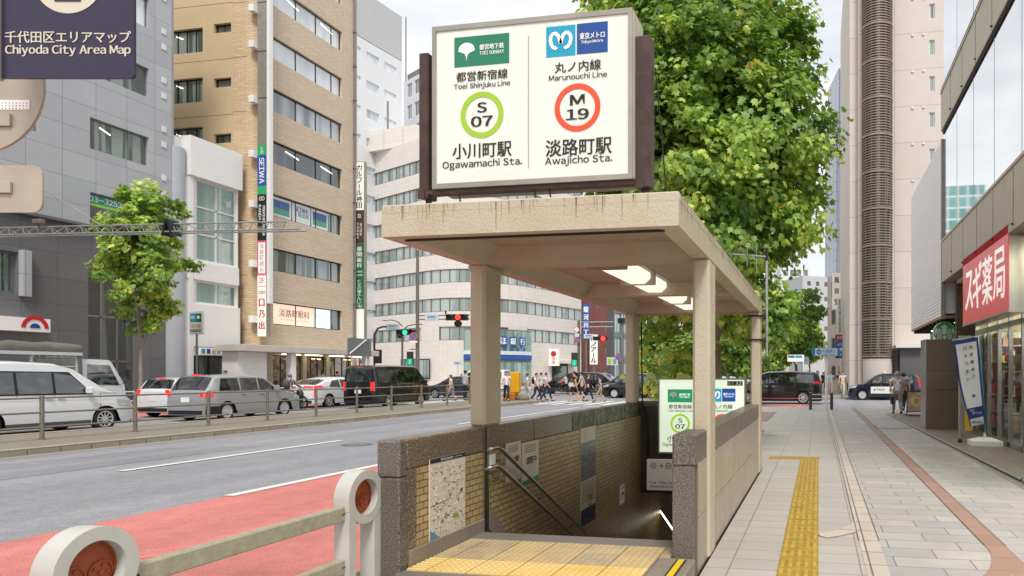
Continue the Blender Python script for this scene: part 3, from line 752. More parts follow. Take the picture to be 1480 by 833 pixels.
# posters on the left stair wall
WX = -2.833
def wall_poster(name, label, cat, y0, y1, z0, z1, c, fn=None, parts=None):
    q = MB(); q.box(WX, WX + .008, y0, y1, z0, z1, c)
    if fn: fn(q, y0, y1, z0, z1)
    return tag(q.build(name, loc=(WX, (y0 + y1) / 2, z0)), label, cat)
m_map = mat('map_paper', '#cfc6b6', .35); m_mapr = mat('map_street', '#e8e4da', .4); m_mapg = mat('map_green', '#7da48c', .4); m_mapp = mat('map_block', '#bfa9a0', .4); m_mapy = mat('map_spot', '#d3a63c', .4); m_mapb = mat('map_water', '#5c86a8', .4)
m_dnavy = mat('poster_navy', '#1c2438', .4); m_mapol = mat('map_olive', '#8c9a2b', .4)
def map_fn(q, y0, y1, z0, z1):
    rr = random.Random(4); W, H = y1 - y0, z1 - z0; x = WX + .0095
    P = lambda a, b, e=0.: Vector((x + e, y0 + a * W, z0 + b * H))
    q.add([P(.0, .945, .001), P(1, .945, .001), P(1, 1, .001), P(0, 1, .001)], [(0, 1, 2, 3)], m_dnavy)
    q.text('駅周辺案内図', P(.45, .972, .002), Y_, m_wht, w=W * .34, h=H * .028)
    q.text('Station Area Map', P(.77, .972, .002), Y_, m_wht, w=W * .22, h=H * .02)
    for _ in range(46):
        a, b = rr.uniform(.03, .9), rr.uniform(.04, .86); w, h = rr.uniform(.03, .1), rr.uniform(.02, .06)
        s = rr.uniform(-.02, .02); q.add([P(a, b + s, .0004), P(a + w, b + s + .02, .0004), P(a + w, b + h + s + .02, .0004), P(a, b + h + s, .0004)], [(0, 1, 2, 3)], rr.choice([m_mapp, m_mapp, m_mapg, m_mapr, m_mapp]))
    def line(a, b, c, d, w):
        p, r_ = P(a, b, .001), P(c, d, .001); n_ = (r_ - p).normalized().cross(X_) * w; q.add([p - n_, r_ - n_, r_ + n_, p + n_], [(0, 1, 2, 3)], m_mapr)
    for k in range(8): line(.02 + k * .12, .02, .12 + k * .13 if .12 + k * .13 < .98 else .98, .92, .0035)
    for k in range(9): line(.01, .04 + k * .10, .99, .12 + k * .093, .0035)
    line(.0, .45, .5, .48, .010); line(.5, .48, .98, .80, .010); line(.3, .03, .02, .9, .008); line(.1, .3, .9, .22, .007); line(.45, .05, .62, .93, .008)
    for _ in range(16):
        a = rr.uniform(.35, .95); b = .42 + (a - .4) * .5 + rr.uniform(-.06, .06); q.disc(P(a, min(b, .9), .002), (1, 0, 0), .007, m_mapy, 8)
    q.add([P(.0, .02, .0015), P(.28, .02, .0015), P(.22, .06, .0015), P(.0, .16, .0015)], [(0, 1, 2, 3)], m_mapb)
    q.add([P(.62, .22, .002), P(.78, .19, .002), P(.8, .23, .002), P(.64, .27, .002)], [(0, 1, 2, 3)], m_mapol)
    for _ in range(40):
        a, b = rr.uniform(.05, .93), rr.uniform(.06, .9); w = rr.uniform(.03, .07); q.add([P(a, b, .0022), P(a + w, b, .0022), P(a + w, b + .008, .0022), P(a, b + .008, .0022)], [(0, 1, 2, 3)], m_blk)
wall_poster('area_map_poster', 'street map poster with dark title bar on tiled wall beside the pier', 'map poster', 4.68, 5.20, .24, .868, m_map, map_fn)
def note_fn(big, col):
    def fn(q, y0, y1, z0, z1):
        W, H = y1 - y0, z1 - z0; x = WX + .0095; P = lambda a, b, e=0.: Vector((x + e, y0 + a * W, z0 + b * H))
        for k in range(4): q.add([P(.15, .90 - k * .05), P(.8, .90 - k * .05), P(.8, .915 - k * .05), P(.15, .915 - k * .05)], [(0, 1, 2, 3)], m_blk)
        q.text(big, P(.55, .55), Y_, m_dnavy, w=W * .6, h=H * .18, bold=.02)
        for k in range(5): q.add([P(.12, .42 - k * .05), P(.9 - .1 * (k % 2), .42 - k * .05), P(.9 - .1 * (k % 2), .43 - k * .05), P(.12, .43 - k * .05)], [(0, 1, 2, 3)], m_mapp)
        if col: q.add([P(0, 0), P(1, .0), P(1, .13), P(0, .07)], [(0, 1, 2, 3)], mat('poster_green', '#2d8a63', .5))
    return fn
m_pap = mat('poster_paper', '#c9c2ae', .4)
wall_poster('notice_poster', 'narrow notice in dark lettering beside the upper handrail end', 'poster', 5.95, 6.27, .50, .86, m_pap, note_fn('左側', False))
wall_poster('notice_poster', 'wider notice with green lower edge on stairwell tiles', 'poster', 6.30, 6.70, .42, .83, m_pap, note_fn('調整中', True))
m_ptop = mat('poster_photo_dark', '#303236', .3, var=.5, vscale=5, c2='#6c7479', stretch=(1, 1, 3))
def tall_fn(q, y0, y1, z0, z1):
    W, H = y1 - y0, z1 - z0; x = WX + .0095; P = lambda a, b, e=0.: Vector((x + e, y0 + a * W, z0 + b * H))
    q.add([P(.0, .46), P(1, .46), P(1, .85), P(0, .85)], [(0, 1, 2, 3)], m_ptop); q.add([P(.0, .0), P(1, .0), P(1, .17), P(0, .17)], [(0, 1, 2, 3)], m_dnavy)
    for k in range(9): q.add([P(.08, .43 - k * .024), P(.9, .43 - k * .024), P(.9, .437 - k * .024), P(.08, .437 - k * .024)], [(0, 1, 2, 3)], m_blk)
    q.disc(P(.3, .92), (1, 0, 0), .06, m_mapp, 16); q.disc(P(.6, .23), (1, 0, 0), .07, m_mar, 16, r0=.045); q.text('出口', P(.5, .09), Y_, m_wht, w=W * .6, h=H * .05)
wall_poster('tall_poster', 'tall poster with dark photograph halfway down the stairwell wall', 'poster', 7.98, 8.54, -.36, .84, m_pap, tall_fn)
wall_poster('small_notice', 'small white plate on the tiles deep in the stairwell', 'notice', 9.67, 9.90, -.40, -.12, m_wht, note_fn('禁煙', False))
q = MB(); q.cbox(WX, WX + .03, 5.61, 5.70, .66, .80, .005, m_wht); tag(q.build('switch_box', loc=(WX, 5.65, .66)), 'small white box on the tiles behind the handrail ends', 'wall box')
q = MB(); q.tube([(-2.80, 10.79, ZC - .1), (-2.79, 10.80, 1.3), (-2.78, 10.79, 1.0), (-2.72, 10.82, .88), (-2.70, 10.84, .5), (-2.70, 10.84, -.4)], .012, m_edge, 6)
tag(q.build('black_cable', loc=(-2.80, 10.8, -.4)), 'black cable hanging from the far left column into the stairwell', 'cable')
# antenna pole clamped to the rear right column
ap = thing('antenna', 'grey mast with rod antenna clamped to the rear right column', 'antenna', (-.83, 10.9, 1.7))
q = MB(); q.tube([(-.80, 10.9, 1.78), (-.80, 10.9, 3.28)], .022, mat('galvanised', '#a9aaa8', .45, metal=.6), 10); q.tube([(-.80, 10.9, 3.28), (-.80, 10.9, 3.48)], .028, m_edge, 10)
q.build('mast', ap)
q = MB(); q.tube([(-.82, 10.88, 3.34), (-1.35, 10.5, 3.34)], .016, _M['galvanised'], 8)
for k, (a, h_) in enumerate(((.25, .2), (.5, .17), (.95, .12))): x = -.82 - .53 * a; y = 10.88 - .38 * a; q.tube([(x, y, 3.34 - h_), (x, y, 3.34 + h_ * .8)], .006, _M['galvanised'], 6)
q.build('boom', ap)
q = MB()
for z in (2.38, 2.02): q.box(-1.03, -.78, 10.43, 10.445, z - .012, z + .012, m_edge); q.box(-.865, -.855, 10.43, 10.92, z - .012, z + .012, m_edge); q.box(-.865, -.79, 10.88, 10.92, z - .02, z + .02, m_edge)
q.build('clamp', ap)

# ------------------------------------------------------------ concrete guard rail with ring heads
m_gr = mat('guard_post_paint', '#bcbcb6', .5, var=.1, vscale=4, bump=.06, bscale=60, c2='#b0afa7'); m_grb = mat('guard_rail_paint', '#a8a38f', .55, var=.3, vscale=14, bump=.2, bscale=50, c2='#928c78'); m_ref = mat('terracotta_disc', '#98441f', .45, var=.25, vscale=10)
gf = thing('guard_fence', 'pale guard fence with ring headed posts and orange discs along the kerb', 'guard fence', (-3.07, 3.3, 0))
R = .178; zc_ = .682; xf = -2.965; th = .112
for yc in (2.40, 4.15, .65):
    q = MB(); n = 40
    # post outline in (y,z): ring head and two legs with a slot
    q.disc((xf - th, yc, zc_), (1, 0, 0), R, m_gr, n, r0=.120, t=th)
    q.box(xf - th + .002, xf - .002, yc - R + .0005, yc - R + .078, 0, zc_ - .075, m_gr); q.box(xf - th + .002, xf - .002, yc - R + .0005, yc - .123, zc_ - .0752, zc_, m_gr)
    q.box(xf - th + .002, xf - .002, yc + R - .10, yc + R - .0005, 0, zc_ - .105, m_gr)
    p_ = bevel(q.build('post', gf), .006, 2)
    q = MB(); q.disc((xf - .075, yc, zc_), (1, 0, 0), .122, m_ref, 32, t=.02)
    for (dy, dz, rr_) in ((-.062, -.03, .054), (.052, -.03, .054)):
        q.disc((xf - .055, yc + dy, zc_ + dz), (1, 0, 0), rr_, m_ref, 20, r0=rr_ - .008, t=.006)
        q.disc((xf - .055, yc + dy, zc_ + dz), (1, 0, 0), .011, m_ref, 10, t=.006)
        for k in range(5): a = k * 1.257; q.disc((xf - .055, yc + dy + .031 * math.cos(a), zc_ + dz + .031 * math.sin(a)), (1, 0, 0), .007, m_ref, 8, t=.005)
    q.disc((xf - .055, yc, zc_), (1, 0, 0), .118, m_ref, 32, r0=.108, t=.006)
    q.build('reflector_disc', p_)
for ya, yb in ((2.40 + R - .01, 4.15 - R + .03), (.65 + R, 2.40 - R + .02)):
    for z in (.60, .26):
        q = MB(); q.cbox(xf - .085, xf - .03, ya, yb, z - .048, z + .048, .008, m_grb)
        for y in (yb - .03, yb - .05, ya + .03): q.disc((xf - .03, y, z), (1, 0, 0), .006, m_edge, 8, t=.003)
        q.build('rail', gf)
# ================================================================ BUILDINGS
m_dframe = mat('window_frame_dark', '#26282b', .4, metal=.3); m_lframe = mat('window_frame_light', '#d8d9da', .4); m_gframe = mat('window_frame_grey', '#7e8082', .4, metal=.4)
m_pane = glass_pane('pane_blinds', '#3c4a48', .55, scale=2.2, cblind='#a9bcb6')
m_pane_teal = glass_pane('pane_teal', '#5f8480', .5, scale=1.2, cblind='#c6dad4', lo=.3, hi=.6)
m_pane_dark = glass_pane('pane_dark', '#232b2e', .35, scale=1.5, cblind='#8d9a98', lo=.5, hi=.56)
m_pane_white = glass_pane('pane_sky', '#aebcc4', .7, scale=.8, cblind='#eef2f4', lo=.3, hi=.6)
m_warm = mat('lit_interior', '#f3dcae', .6, emit=.9); m_fl = mat('lit_ceiling_strip', '#fff2cf', .5, emit=2.0)

def window(par, O, U, N, hole, depth, nx, ny, fm, pm, fw=.06, name='window', offs=None, lights=0, panes_extra=None):
    O, U, N = Vector(O), Vector(U), Vector(N); a, b, c, d = hole
    q = MB(); D = depth - .07
    def bar(u0, u1, v0, v1): q.frame(O + U * u0 + Z_ * v0 - N * (D + .05), U, N, u1 - u0, v1 - v0, fm, .05)
    bar(a, b, c, c + fw); bar(a, b, d - fw, d); bar(a, a + fw, c + fw, d - fw); bar(b - fw, b, c + fw, d - fw)
    xs = offs or [a + (b - a) * k / nx for k in range(1, nx)]
    for x in xs: bar(x - fw * .45, x + fw * .45, c + fw, d - fw)
    for k in range(1, ny): v = c + (d - c) * k / ny; bar(a + fw, b - fw, v - fw * .4, v + fw * .4)
    w = q.build(name, par)
    q = MB(); P = lambda u, v, e=.0: O + U * u + Z_ * v - N * (D + .035 - e)
    q.quad(P(a, c), P(b, c), P(b, d), P(a, d), pm)
    for k in range(lights):
        u = a + (b - a) * (.2 + .5 * k); q.quad(P(u, d - .32, .004), P(u + (b - a) * .18, d - .50, .004), P(u + (b - a) * .18, d - .44, .004), P(u, d - .26, .004), m_fl)
    if panes_extra: panes_extra(q, P)
    q.build('pane', w); return w

# ---- dark grey office block at the far left
m_granA = brick('granite_cladding', '#b3b6ba', '#a8abb0', '#7b7e82', 1.45, 1.15, .012, plane='x', rough=.45, dirt=.25, dirt_c='#95989d', bump=.15, offset=0)
m_granD = brick('dark_cladding', '#77777a', '#6c6c70', '#505055', 1.45, 1.15, .012, plane='x', rough=.3, dirt=.3, dirt_c='#5f5f63', bump=.1, offset=0)
fx = -33.0
b1 = thing('office_building', 'grey granite-clad office block with dark polished lower storeys, behind the young street tree', 'building', (fx, 15, 0))
y0, y1 = -6, 30.4; q = MB(); O = Vector((fx, y1, 8.4)); U = Vector((0, -1, 0)); N = Vector((1, 0, 0))
O = Vector((fx, y0, 8.4)); U = Y_
def yy(u): return PX(u, 300, fx).y - y0
holes = []; specs = []
rows = [(9.9 - 8.4 - 1.5, 1.5)]
for k in range(4):
    zb = 8.4 + 3.45 * k; h = (zb + .05 - 8.4, zb + 1.5 - 8.4)
    for (ya, yb) in ((26.33, 29.17), (21.0, 24.2), (15.5, 18.9), (9, 12.4), (2, 5.4)):
        holes.append((ya - y0, yb - y0, h[0], h[1])); specs.append((k, ya))
q.holed(O, U, N, y1 - y0, 16.6, holes, .22, m_granA)
q.box(fx - 14, fx - .3, y0, y1 - .05, 8.4, 25, m_granA)
q.prism([(fx, y1, 8.4), (fx - .15, y1 + .28, 8.4), (fx - .5, y1 + .35, 8.4), (fx - 14, y1 + .35, 8.4), (fx - 14, y1, 8.4)], (0, 0, 16.6), m_granA)
q.build('upper_wall', b1)
for h, (k, ya) in zip(holes, specs):
    if ya < 9: continue
    def ex(q, P, h=h, k=k, ya=ya):
        if k == 0 and ya > 26:
            q.quad(P(h[0], h[3] - .45, .01), P(h[1], h[3] - .45, .01), P(h[1], h[3] - .05, .01), P(h[0], h[3] - .05, .01), mat('film_teal', '#2d9184', .4))
            q.quad(P(h[0], h[3] - .58, .01), P(h[1], h[3] - .58, .01), P(h[1], h[3] - .45, .01), P(h[0], h[3] - .45, .01), mat('film_lime', '#8fd43a', .4))
            q.text('03-3253-8', P(h[0] + 1.1, h[3] - .25, .014), Y_, m_wht, w=2.0, h=.26, bold=.02)
    window(b1, O, U, N, h, .22, 2, 1, m_gframe, m_pane if k != 3 else m_pane_white, lights=1 if k in (1, 3) else 0, panes_extra=ex, offs=[h[0] + (h[1] - h[0]) * .68])
q = MB(); O2 = Vector((fx - .25, y0, 0)); hl = [(26.45 - y0, 28.75 - y0, .0, 6.35), (19.3 - y0, 23.6 - y0, 4.9, 6.65), (12 - y0, 16 - y0, 4.9, 6.65)]
q.holed(O2, U, N, y1 - y0 + .2, 8.4, hl, .3, m_granD); q.box(fx - 14, fx - .6, y0, y1, 0, 8.38, m_granD)
q.box(fx - .27, fx + .02, y0, y1 - .3, 8.28, 8.40, m_granD)
q.build('lower_wall', b1)
for k, h in enumerate(hl): window(b1, O2, U, N, h, .3, 3 if k == 0 else 2, 3 if k == 0 else 1, m_gframe if k else m_steel, m_pane_dark if k == 0 else m_pane, fw=.09, name='entrance_glazing' if k == 0 else 'window')
q = MB(); q.cbox(fx - .24, fx - .0, 23.6, 23.95, 4.8, 6.75, .01, m_granA); q.build('window_surround', b1)
q = MB()
for k in range(10):
    z = 8.9 + 1.25 * k + (.45 if k % 2 else 0); q.cbox(fx, fx + .04, 29.85, 30.1, z, z + .3, .01, m_lframe)
q.build('facade_lamp', b1)
q = MB(); q.box(fx - .26, fx + .35, 6, 24.4, 3.3, 3.87, m_wht)
q.disc((fx + .36, 23.8, 3.45), (1, 0, 0), .52, mat('logo_red', '#c8262c', .4), 32, r0=.36, t=.01, a0=0, a1=math.pi); q.disc((fx + .36, 23.8, 3.45), (1, 0, 0), .2, m_navy, 20, a0=0, a1=math.pi, t=.01)
tag(q.build('fascia_sign', loc=(fx, 14, 3.45)), 'white shop fascia with red half ring above the canvas truck', 'shop sign')

# ---- narrow white building
m_wpan = mat('white_metal_panel', '#e9e9e7', .35, var=.06, vscale=1, metal=.0); m_bpan = mat('blue_grey_panel', '#adb2ba', .4, var=.08, vscale=1)
b2 = thing('narrow_building', 'narrow white panelled building with teal glass between grey block and brick tower', 'building', (fx, 32.6, 0))
ya, yb = 30.75, 34.65
q = MB(); O = Vector((fx - .05, ya, 0)); W = yb - ya
hl = [(1.15, W - .12, 7.65, 12.05), (1.15, W - .12, 5.35, 6.55), (1.0, W - .9, 0, 2.5)]
q.holed(O, U, N, W, 12.1, hl, .12, m_wpan); q.box(fx - 12, fx - .4, ya, yb, 0, 14.1, m_wpan)
q.box(fx - .4, fx + .25, ya + .55, yb, 12.1, 14.2, m_wpan); q.cbox(fx - .06, fx + .08, ya + .55, yb - .05, 6.6, 7.6, .01, m_wpan); q.cbox(fx - .06, fx + .10, ya + .85, yb, 3.0, 5.3, .01, m_wpan)
q.build('wall', b2)
q = MB(); q.tube([(fx - .4, ya + .1, 0), (fx - .4, ya + .1, 13.4)], .55, m_bpan, 24); q.box(fx - .2, fx + .1, ya + .60, ya + .85, 0, 13.2, m_wpan); q.build('corner_shaft', b2)
window(b2, O, U, N, hl[0], .12, 2, 3, m_lframe, m_pane_teal, fw=.1); window(b2, O, U, N, hl[1], .12, 2, 1, m_lframe, m_pane_teal, fw=.08)
window(b2, O, U, N, hl[2], .12, 2, 1, m_dframe, m_pane_dark, fw=.08, name='entrance')
q = MB(); q.box(fx + .05, fx + .14, ya + 1.2, yb - .1, 2.55, 2.95, m_wht)
for k, m in enumerate((m_cyan, m_navy, m_mapp, m_mapp, m_grn, m_mapr, m_cyan)):
    q.box(fx + .14, fx + .145, ya + 1.3 + k * .33, ya + 1.52 + k * .33, 2.62, 2.88, m)
q.text('都営新宿線 小川町駅', (fx + .146, ya + 3.1, 2.75), Y_, m_blk, w=.9, h=.12)
tag(q.build('station_fascia', loc=(fx, ya + 2, 2.55)), 'white strip sign with small blue and green station emblems', 'station sign')
q = MB(); P = PY(274, 487, 30.4); x_ = P.x
q.cbox(x_, x_ + .85, 30.35, 30.47, 3.55, 4.75, .03, m_lframe)
q.box(x_ + .09, x_ + .41, 30.34, 30.35, 4.18, 4.62, m_cyan); q.box(x_ + .43, x_ + .76, 30.34, 30.35, 4.18, 4.62, m_grn); q.text('m', (x_ + .25, 30.335, 4.4), X_, m_wht, w=.2, h=.16, bold=.04); q.disc((x_ + .595, 30.335, 4.42), (0, -1, 0), .09, m_wht, 14)
for k, m in enumerate((m_orr, m_lime, m_mar)): q.disc((x_ + .22 + k * .21, 30.34, 3.98), (0, -1, 0), .085, m, 18, r0=.055)
for k in range(2): q.box(x_ + .12, x_ + .74, 30.338, 30.35, 3.68 + k * .08, 3.71 + k * .08, m_blk)
q.tube([(x_ + .425, 30.41, 3.55), (x_ + .425, 30.41, 0)], .05, m_gframe, 8)
tag(q.build('station_pole_sign', loc=(x_, 30.4, 0)), 'small square station sign with blue and green emblems on a pole by the white building', 'station sign')

# ---- brick tower with ribbon windows
m_brk = brick('tan_brick', '#d8c7b2', '#ccb79d', '#bba992', .50, .13, .022, plane='x', rough=.8, dirt=.18, dirt_c='#e0d0ba', bump=.3, bias=-.1)
m_brk_y = brick('tan_brick_cross', '#d6bf9f', '#c8ab86', '#b39d80', .50, .13, .022, plane='y', rough=.8, dirt=.18, dirt_c='#dcc4a2', bump=.3)
m_orw = mat('ochre_render', '#cbb591', .85, var=.1, vscale=.6); m_jt = mat('panel_joint', '#7d6548', .8)
gx = -32.3; gy = 35.2
b3 = thing('brick_building', 'tall tan brick office tower with long ribbon windows and vertical signs', 'building', (gx, 40, 0))
ye = PX(516, 300, gx).y; ZB = 29.
q = MB(); O = Vector((gx, gy + .7, 0)); W = ye - gy - .7
wl = PX(395, 300, gx).y - O.y; wr = PX(494.5, 300, gx).y - O.y
dR = 47.66; zb_ = [HC + (541 - v) * dR / 1000 for v in (75, 142, 208, 274, 341, 410, 478)]
hl = [(wl, wr, z, z + 1.36) for z in zb_] + [(wl, wr, zb_[0] + 3.2, zb_[0] + 4.56)]
shop = [(.5, 3.0, 0, 2.65), (3.3, W * .62, 0, 2.65), (W * .66, W - .6, 0, 2.65)]
q.holed(O, U, N, W, ZB, hl + shop, .25, m_brk)
q.box(gx - 16, gx - .5, gy + .5, ye, 0, ZB, m_brk)
q.build('front_wall', b3)
q = MB(); O3 = Vector((gx - 18, gy, 0)); U3 = X_; N3 = Vector((0, -1, 0))
xo = gx - 1.55 - (gx - 18)
h3 = []
for k, v in enumerate((75, 147, 218)):
    pr = PY(293, v, gy); pl = PY(240, v, gy); h3.append((pl.x - O3.x, pr.x - O3.x, pr.z, pr.z + 1.45))
for k, v in enumerate((46, 125, 206)):
    pr = PY(334, v, gy); pl = PY(309, v, gy); h3.append((pl.x - O3.x, pr.x - O3.x, pr.z, pr.z + .55))
q.holed(O3, U3, N3, xo, ZB, h3, .25, m_orw)
for k in range(1, 8): q.box(gx - 18, gx - 1.56, gy - .004, gy, k * 3.3 + .3, k * 3.3 + .33, m_jt)
q.build('side_wall', b3)
for i, h in enumerate(h3): window(b3, O3, U3, N3, h, .25, 4 if i < 3 else 1, 1, m_dframe, m_pane if i < 3 else m_pane_dark, fw=.08, lights=1 if i < 3 else 0)
q = MB()
q.box(gx - 1.55, gx - .7, gy - .06, gy + .3, 0, ZB, m_brk_y); n = 8
pts = [(gx - .7, gy - .06, 0)] + [(gx - .7 + .76 * math.sin(math.pi / 2 * k / n), gy + .7 - .76 * math.cos(math.pi / 2 * k / n), 0) for k in range(n + 1)] + [(gx - .7, gy + .7, 0)]
q.prism(pts, (0, 0, ZB), m_brk_y)
for k in range(1, 9): q.box(gx - 1.56, gx - .6, gy - .064, gy - .06, k * 3.2 + .9, k * 3.2 + .93, m_jt)
q.build('brick_corner', b3)
names_ = ['window'] * 8
m_film = mat('window_film_white', '#dfe6ea', .3); m_fgreen = mat('window_film_green', '#57a082', .3); m_fnavy = mat('window_film_blue', '#4b67a0', .3)
m_pink = mat('lit_pink_film', '#f3c9b4', .4, emit=.45); m_pblue = mat('lit_blue_film', '#dbe9f2', .4, emit=.5)
def seiwa(q, P):
    h = hl[4]; w = h[1] - h[0]
    for k in range(3):
        a = h[0] + w * (.02 + .27 * k); b = a + w * .25
        q.quad(P(a, h[2] + .1, .01), P(b, h[2] + .1, .01), P(b, h[3] - .1, .01), P(a, h[3] - .1, .01), m_film)
        if k != 1:
            q.quad(P(a + .12, h[2] + .25, .014), P(b - .12, h[2] + .25, .014), P(b - .12, h[2] + .62, .014), P(a + .12, h[2] + .62, .014), m_fgreen)
            q.quad(P(a + .12, h[2] + .62, .014), P(b - .12, h[2] + .62, .014), P(b - .12, h[3] - .25, .014), P(a + .12, h[3] - .25, .014), m_fnavy)
    q.text('SEIWA', P(h[0] + w * .415, h[3] - .42, .02), Y_, m_fnavy, w=w * .19, h=.32, bold=.03); q.text('土地活用', P(h[0] + w * .415, h[2] + .60, .02), Y_, m_fgreen, w=w * .2, h=.3, bold=.02)
    q.text('コーポレーション', P(h[0] + w * .415, h[2] + .28, .02), Y_, m_fgreen, w=w * .2, h=.12)
def clinic(q, P):
    h = hl[6]; w = h[1] - h[0]
    q.quad(P(h[0] + .05, h[2] + .05, .01), P(h[0] + w * .60, h[2] + .05, .01), P(h[0] + w * .60, h[3] - .05, .01), P(h[0] + .05, h[3] - .05, .01), m_pink)
    q.quad(P(h[0] + w * .61, h[2] + .05, .01), P(h[0] + w * .85, h[2] + .05, .01), P(h[0] + w * .85, h[3] - .05, .01), P(h[0] + w * .61, h[3] - .05, .01), m_pblue)
    q.text('淡路町眼科', P(h[0] + w * .32, h[2] + .78, .02), Y_, mat('clinic_grey', '#8d7a80', .5), w=w * .42, h=.5, bold=.01); q.text('Awajicho Eye Clinic', P(h[0] + w * .32, h[2] + .38, .02), Y_, _M['clinic_grey'], w=w * .40, h=.14)
    q.text('エアコンタクト', P(h[0] + w * .73, h[2] + .8, .02), Y_, m_fnavy, w=w * .20, h=.26); q.text('Awaji Contact', P(h[0] + w * .73, h[2] + .45, .02), Y_, m_fnavy, w=w * .14, h=.1)
for i, h in enumerate(hl):
    w = h[1] - h[0]; pm = [m_pane_white, m_pane_white, m_pane_white, m_pane_dark, m_pane, m_pane, m_pane, m_pane_white][i]
    if i == 2: pm = glass_pane('pane_grey_mix', '#59666a', .6, scale=.5, cblind='#dfe4e6', lo=.42, hi=.5)
    if i == 1: pm = m_pane_white
    window(b3, O, U, N, h, .25, 4, 1, m_dframe, pm, fw=.06, lights=2 if i in (3, 0) else 0, panes_extra={4: seiwa, 6: clinic}.get(i), offs=[h[0] + w * f for f in (.33, .62, .86)])
m_shop = glass_pane('shop_glass', '#4a4438', .5, scale=3, cblind='#c9a878', stretch=(1, 1, 1))
for h in shop: window(b3, O, U, N, h, .25, 3, 1, m_dframe, m_shop, fw=.05, name='shop_window')
q = MB(); q.cbox(gx + .0, gx + 1.9, gy - 3.0, ye - .2, 2.75, 3.12, .02, mat('canopy_white', '#c7c2b8', .7, var=.12, vscale=2))
for y in (gy + .75, ye - 1.3): q.cbox(gx + 1.3, gx + 1.65, y, y + .4, 0, 2.75, .015, m_wpan)
q.box(gx + .2, gx + 1.2, gy - 2.6, gy - .6, 0, 2.74, m_wpan)
q.build('street_canopy', b3)
q = MB()
for y in (gy + 1.5, gy + 3.4, gy + 5.6, gy + 7.6): q.box(gx + .35, gx + .5, y, y + 1.4, 2.68, 2.73, m_fl)
for y in (gy + 3.6, gy + 4.1, gy + 6.6, gy + 7.1): q.tube([(gx + .8, y, 2.7), (gx + .8, y, 2.45)], .02, m_blk, 6); q.disc((gx + .8, y, 2.44), (0, 0, 1), .12, m_warm, 12, t=.06)
q.build('canopy_lamp', b3)
q = MB()
for k, v in enumerate((10, 62, 141, 220, 292, 378, 458)): P = PY(368, v, gy - .1); q.cbox(gx - .25, gx + .08, gy - .35, gy + .05, P.z - .35, P.z + .05, .01, m_wpan)
q.build('wall_box', b3)
q = MB(); q.tube([(gx + .1, ye - .35, 3.2), (gx + .1, ye - .35, ZB)], .07, m_gframe, 8)
for z in np.arange(4, ZB, 2.4): q.box(gx, gx + .2, ye - .45, ye - .25, z, z + .06, m_gframe)
q.build('downpipe', b3)
# projecting sign column
vs_ = thing('projecting_sign', 'tall projecting sign column with blue, black and pink panels at the brick corner', 'shop sign', (gx + .3, gy, 3.7))
sx_, sw = gx + .07, .62; ys_ = gy - .05
ZV = lambda v: HC + (541 - v) * .0408
q = MB(); q.cbox(sx_, sx_ + sw, ys_, ys_ + .3, ZV(487), 27.5, .01, m_alu); q.box(sx_ + sw, sx_ + sw + .18, ys_ + .02, ys_ + .28, ZV(440), 27.4, m_wpan)
for v in (10, 80, 147): q.box(sx_ - .005, sx_ + sw, ys_ - .004, ys_ + .01, ZV(v), ZV(v) + .05, m_edge)
q.build('casing', vs_)
q = MB(); xc = sx_ + sw / 2; yf = ys_ - .012
def vp(v0, v1, m): q.add([(sx_ + .02, yf, ZV(v1)), (sx_ + sw - .02, yf, ZV(v1)), (sx_ + sw - .02, yf, ZV(v0)), (sx_ + .02, yf, ZV(v0))], [(0, 1, 2, 3)], m)
m_sgreen = mat('panel_green', '#2a9d62', .4, emit=.05); m_sblue = mat('panel_blue', '#1c4f9f', .4, emit=.05); m_spink = mat('panel_pink', '#d3567e', .4, emit=.08); m_swh = mat('panel_white', '#e9e6e0', .4, emit=.12); m_sred = mat('letter_red', '#c0272d', .5); m_sblk = mat('panel_black', '#1b1a1d', .4)
vp(214, 228, m_sgreen); vp(228, 272, m_sblue); vp(272, 284, m_sgreen); vp(284, 350, m_sblk); vp(350, 400, m_spink); vp(400, 487, m_swh)
yt = yf - .006; Ct = lambda v: Vector((xc, yt, ZV(v)))
q.vtext('土地活用'[:2], Ct(221), X_, m_wht, .22, .45); q.text('SEIWA', Ct(250), Vector((0, 0, -1)), m_wht, w=1.5, h=.34, V=X_, bold=.02)
q.text('PREMIUM LOUNGE', Ct(322) + X_ * .14, Vector((0, 0, -1)), m_wht, w=1.75, h=.16, V=X_, bold=.02); q.text('KANDA', Ct(310) - X_ * .12, Vector((0, 0, -1)), m_wht, w=.9, h=.17, V=X_, bold=.02)
for s_ in (-1, 1): q.disc(Ct(290) + X_ * (s_ * .07), (0, -1, 0), .12, m_wht, 16, r0=.09)
q.add([(sx_ + .08, yf - .004, ZV(397)), (sx_ + sw - .08, yf - .004, ZV(397)), (sx_ + sw - .08, yf - .004, ZV(353)), (sx_ + .08, yf - .004, ZV(353))], [(0, 1, 2, 3)], m_swh)
q.vtext('淡路町眼科', Ct(375), X_, _M['clinic_grey'], .27, 1.75); q.text('2F', Ct(407), X_, m_spink, w=.32, h=.3, bold=.02); q.box(sx_ + .06, sx_ + sw - .06, yt, yf, ZV(416), ZV(415), m_mapp)
q.text('文具の', Ct(424), X_, m_blk, w=.48, h=.22); q.vtext('口乃出', Ct(455), X_, m_sred, .36, 2.0, bold=.04)
q.build('sign_panel', vs_)
